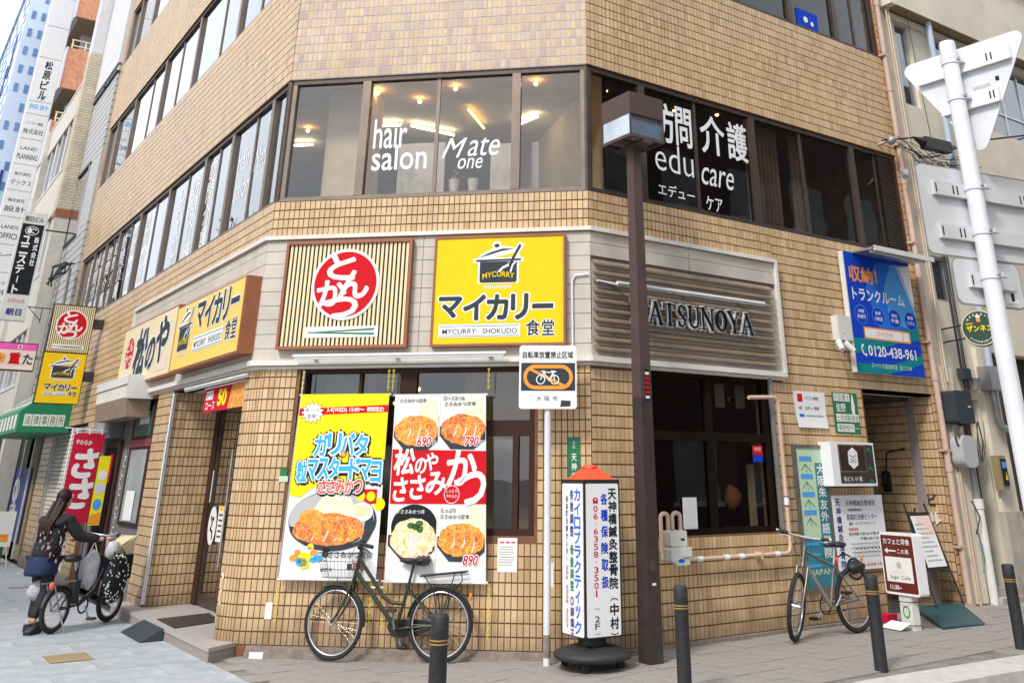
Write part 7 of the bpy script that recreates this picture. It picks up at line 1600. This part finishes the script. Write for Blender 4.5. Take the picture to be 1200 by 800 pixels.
tb = MB(); tb.blob((0, 0, -.05), (.10, .05, .20), 'bag_white', 12, 9, .12); tb.tube([(-.05, 0, .1), (0, 0, .24), (.05, 0, .1)], .008, 'paper', 5); tb.ob('white_tote_bag', None, 'white tote bag hanging on the handlebar between rider and basket', 'bag', loc=(-3.75+.47*math.cos(HD), 4.96+.47*math.sin(HD), .64))

pe = thing('person', 'woman in a dark floral jacket with long hair pushing a bicycle', 'person', (-3.75-.02*math.cos(HD)-.24*math.sin(HD), 4.96-.02*math.sin(HD)+.24*math.cos(HD), 0), HD)
pe.scale = (.95, .95, .95)
# skeleton, local x = walking direction, y = left
V = [(0, 0, .80), (.02, 0, .95), (.05, 0, 1.10), (.08, 0, 1.20), (.10, 0, 1.27), (.12, 0, 1.33),
     (0, .085, .76), (.11, .09, .44), (.07, .09, .09), (0, -.085, .76), (-.0, -.09, .44), (-.12, -.09, .11),
     (.09, .16, 1.17), (.22, .22, .99), (.44, .10, .95), (.09, -.16, 1.17), (.22, -.24, .99), (.44, -.44, .96)]
E_ = [(0, 1), (1, 2), (2, 3), (3, 4), (4, 5), (0, 6), (6, 7), (7, 8), (0, 9), (9, 10), (10, 11), (3, 12), (12, 13), (13, 14), (3, 15), (15, 16), (16, 17)]
rad = [.11, .10, .11, .10, .045, .045, .075, .052, .036, .075, .052, .036, .05, .036, .025, .05, .036, .025]
skin('body', pe, V, E_, rad, 'skin')
skin('coat', pe, [(-.02, 0, .72), (0, 0, .84), (.02, 0, .98), (.05, 0, 1.10), (.08, 0, 1.19), (.10, 0, 1.24), (.09, .17, 1.17), (.21, .235, 1.0), (.40, .13, .955), (.09, -.17, 1.17), (.21, -.255, 1.0), (.40, -.40, .965)],
     [(0, 1), (1, 2), (2, 3), (3, 4), (4, 5), (4, 6), (6, 7), (7, 8), (4, 9), (9, 10), (10, 11)], [.165, .172, .165, .16, .13, .065, .085, .07, .05, .085, .07, .05], 'coat', 'dark jacket with white, red and blue flowers')
skin('trousers', pe, [(0, 0, .80), (0, .085, .72), (.11, .09, .44), (.07, .09, .13), (0, -.085, .72), (0, -.09, .44), (-.12, -.09, .15)], [(0, 1), (1, 2), (2, 3), (0, 4), (4, 5), (5, 6)], [.13, .095, .068, .055, .095, .068, .055], 'trouser')
m = MB(); m.lathe([(.155, .66), (.175, .60), (.185, .63), (.17, .74), (.15, .80)], 'blue_cloth', (-.03, 0, 0), 16); m.ob('blue_skirt', pe, label='dark blue cloth below the jacket')
for x, y, a in ((.10, .09, 0), (-.10, -.09, -.4)): m = MB(); m.rot_box((x+.03, y, .045), (.23, .085, .075), a, 'black'); m.blob((x+.12, y, .04), (.05, .045, .035), 'black', 8, 6); m.ob('shoe', pe)
# head with face
m = MB(); hc = Vector((.15, 0, 1.415)); m.blob(tuple(hc), (.088, .072, .105), 'skin', 18, 14); m.blob((hc.x+.03, 0, hc.z-.05), (.06, .052, .05), 'skin', 12, 9); m.add([(hc.x+.086, .012, hc.z-.02), (hc.x+.086, -.012, hc.z-.02), (hc.x+.104, 0, hc.z-.022), (hc.x+.085, 0, hc.z+.02)], [(0, 1, 2), (0, 2, 3), (1, 3, 2)], 'skin', True)
for s in (-1, 1): m.blob((hc.x-.005, .072*s, hc.z-.005), (.018, .010, .026), 'skin', 8, 6); m.blob((hc.x+.078, .028*s, hc.z+.012), (.008, .012, .006), 'hair', 8, 5)
m.blob((hc.x+.085, 0, hc.z-.05), (.006, .020, .006), 'banner_red', 8, 5); m.ob('head', pe)
m = MB(); m.blob((hc.x-.030, 0, hc.z+.025), (.092, .086, .100), 'hair', 18, 14); 
m.tube([(hc.x-.045, 0, hc.z+.02), (hc.x-.075, 0, hc.z-.08), (hc.x-.12, 0, 1.24), (-.06, 0, 1.12), (-.10, 0, 1.0)], [.07, .078, .075, .06, .03], 'hair', 12)
for i in range(16): a = -.075+.01*i; m.tube([(hc.x-.10, a, hc.z-.03), (hc.x-.17, a*1.05, 1.25), (-.115-.01*(i % 3), a, 1.12), (-.14+.01*(i % 4), a*1.1, .96+.02*(i % 3))], [.012, .013, .012, .004], 'hair', 5); m.ob('hair', pe)
# hands: palm and five curled fingers each on the grips
for (hx, hy, hz), s in (((.475, .06, .955), 1), ((.475, -.475, .965), -1)):
    m = MB(); m.blob((hx, hy, hz+.005), (.038, .034, .016), 'skin', 10, 7)
    for k, L_ in enumerate((.030, .034, .032, .026)):
        y = hy+(-.024+.016*k); m.tube([(hx+.025, y, hz+.008), (hx+.045, y, hz-.002), (hx+.043, y, hz-.024), (hx+.026, y, hz-.03)], [.0078, .0075, .007, .006], 'skin', 6)
    m.tube([(hx-.01, hy+.03*s, hz), (hx+.012, hy+.042*s, hz-.012), (hx+.03, hy+.036*s, hz-.02)], [.009, .008, .0065], 'skin', 6); m.ob('hand', pe)
# flower print of the jacket
m = MB(); random.seed(21)
for i in range(80):
    z = random.uniform(.74, 1.14); a = random.uniform(R(170), R(350)); rr = .176
    c = (0+.0+(z-.8)*.16+rr*math.cos(a)*.98, rr*math.sin(a)*.98, z); mt = random.choice(['siding', 'plate', 'siding', 'dull_red', 'banner_red', 'pipe_blue']); q = random.uniform(.005, .014)
    [m.blob((c[0]+q*1.1*math.cos(k*1.26)*.5, c[1], c[2]+q*math.sin(k*1.26)), (q*.6, q*.35, q*.6), mt, 5, 4) for k in range(5)]
m.ob('flower_print', pe, kind='stuff')
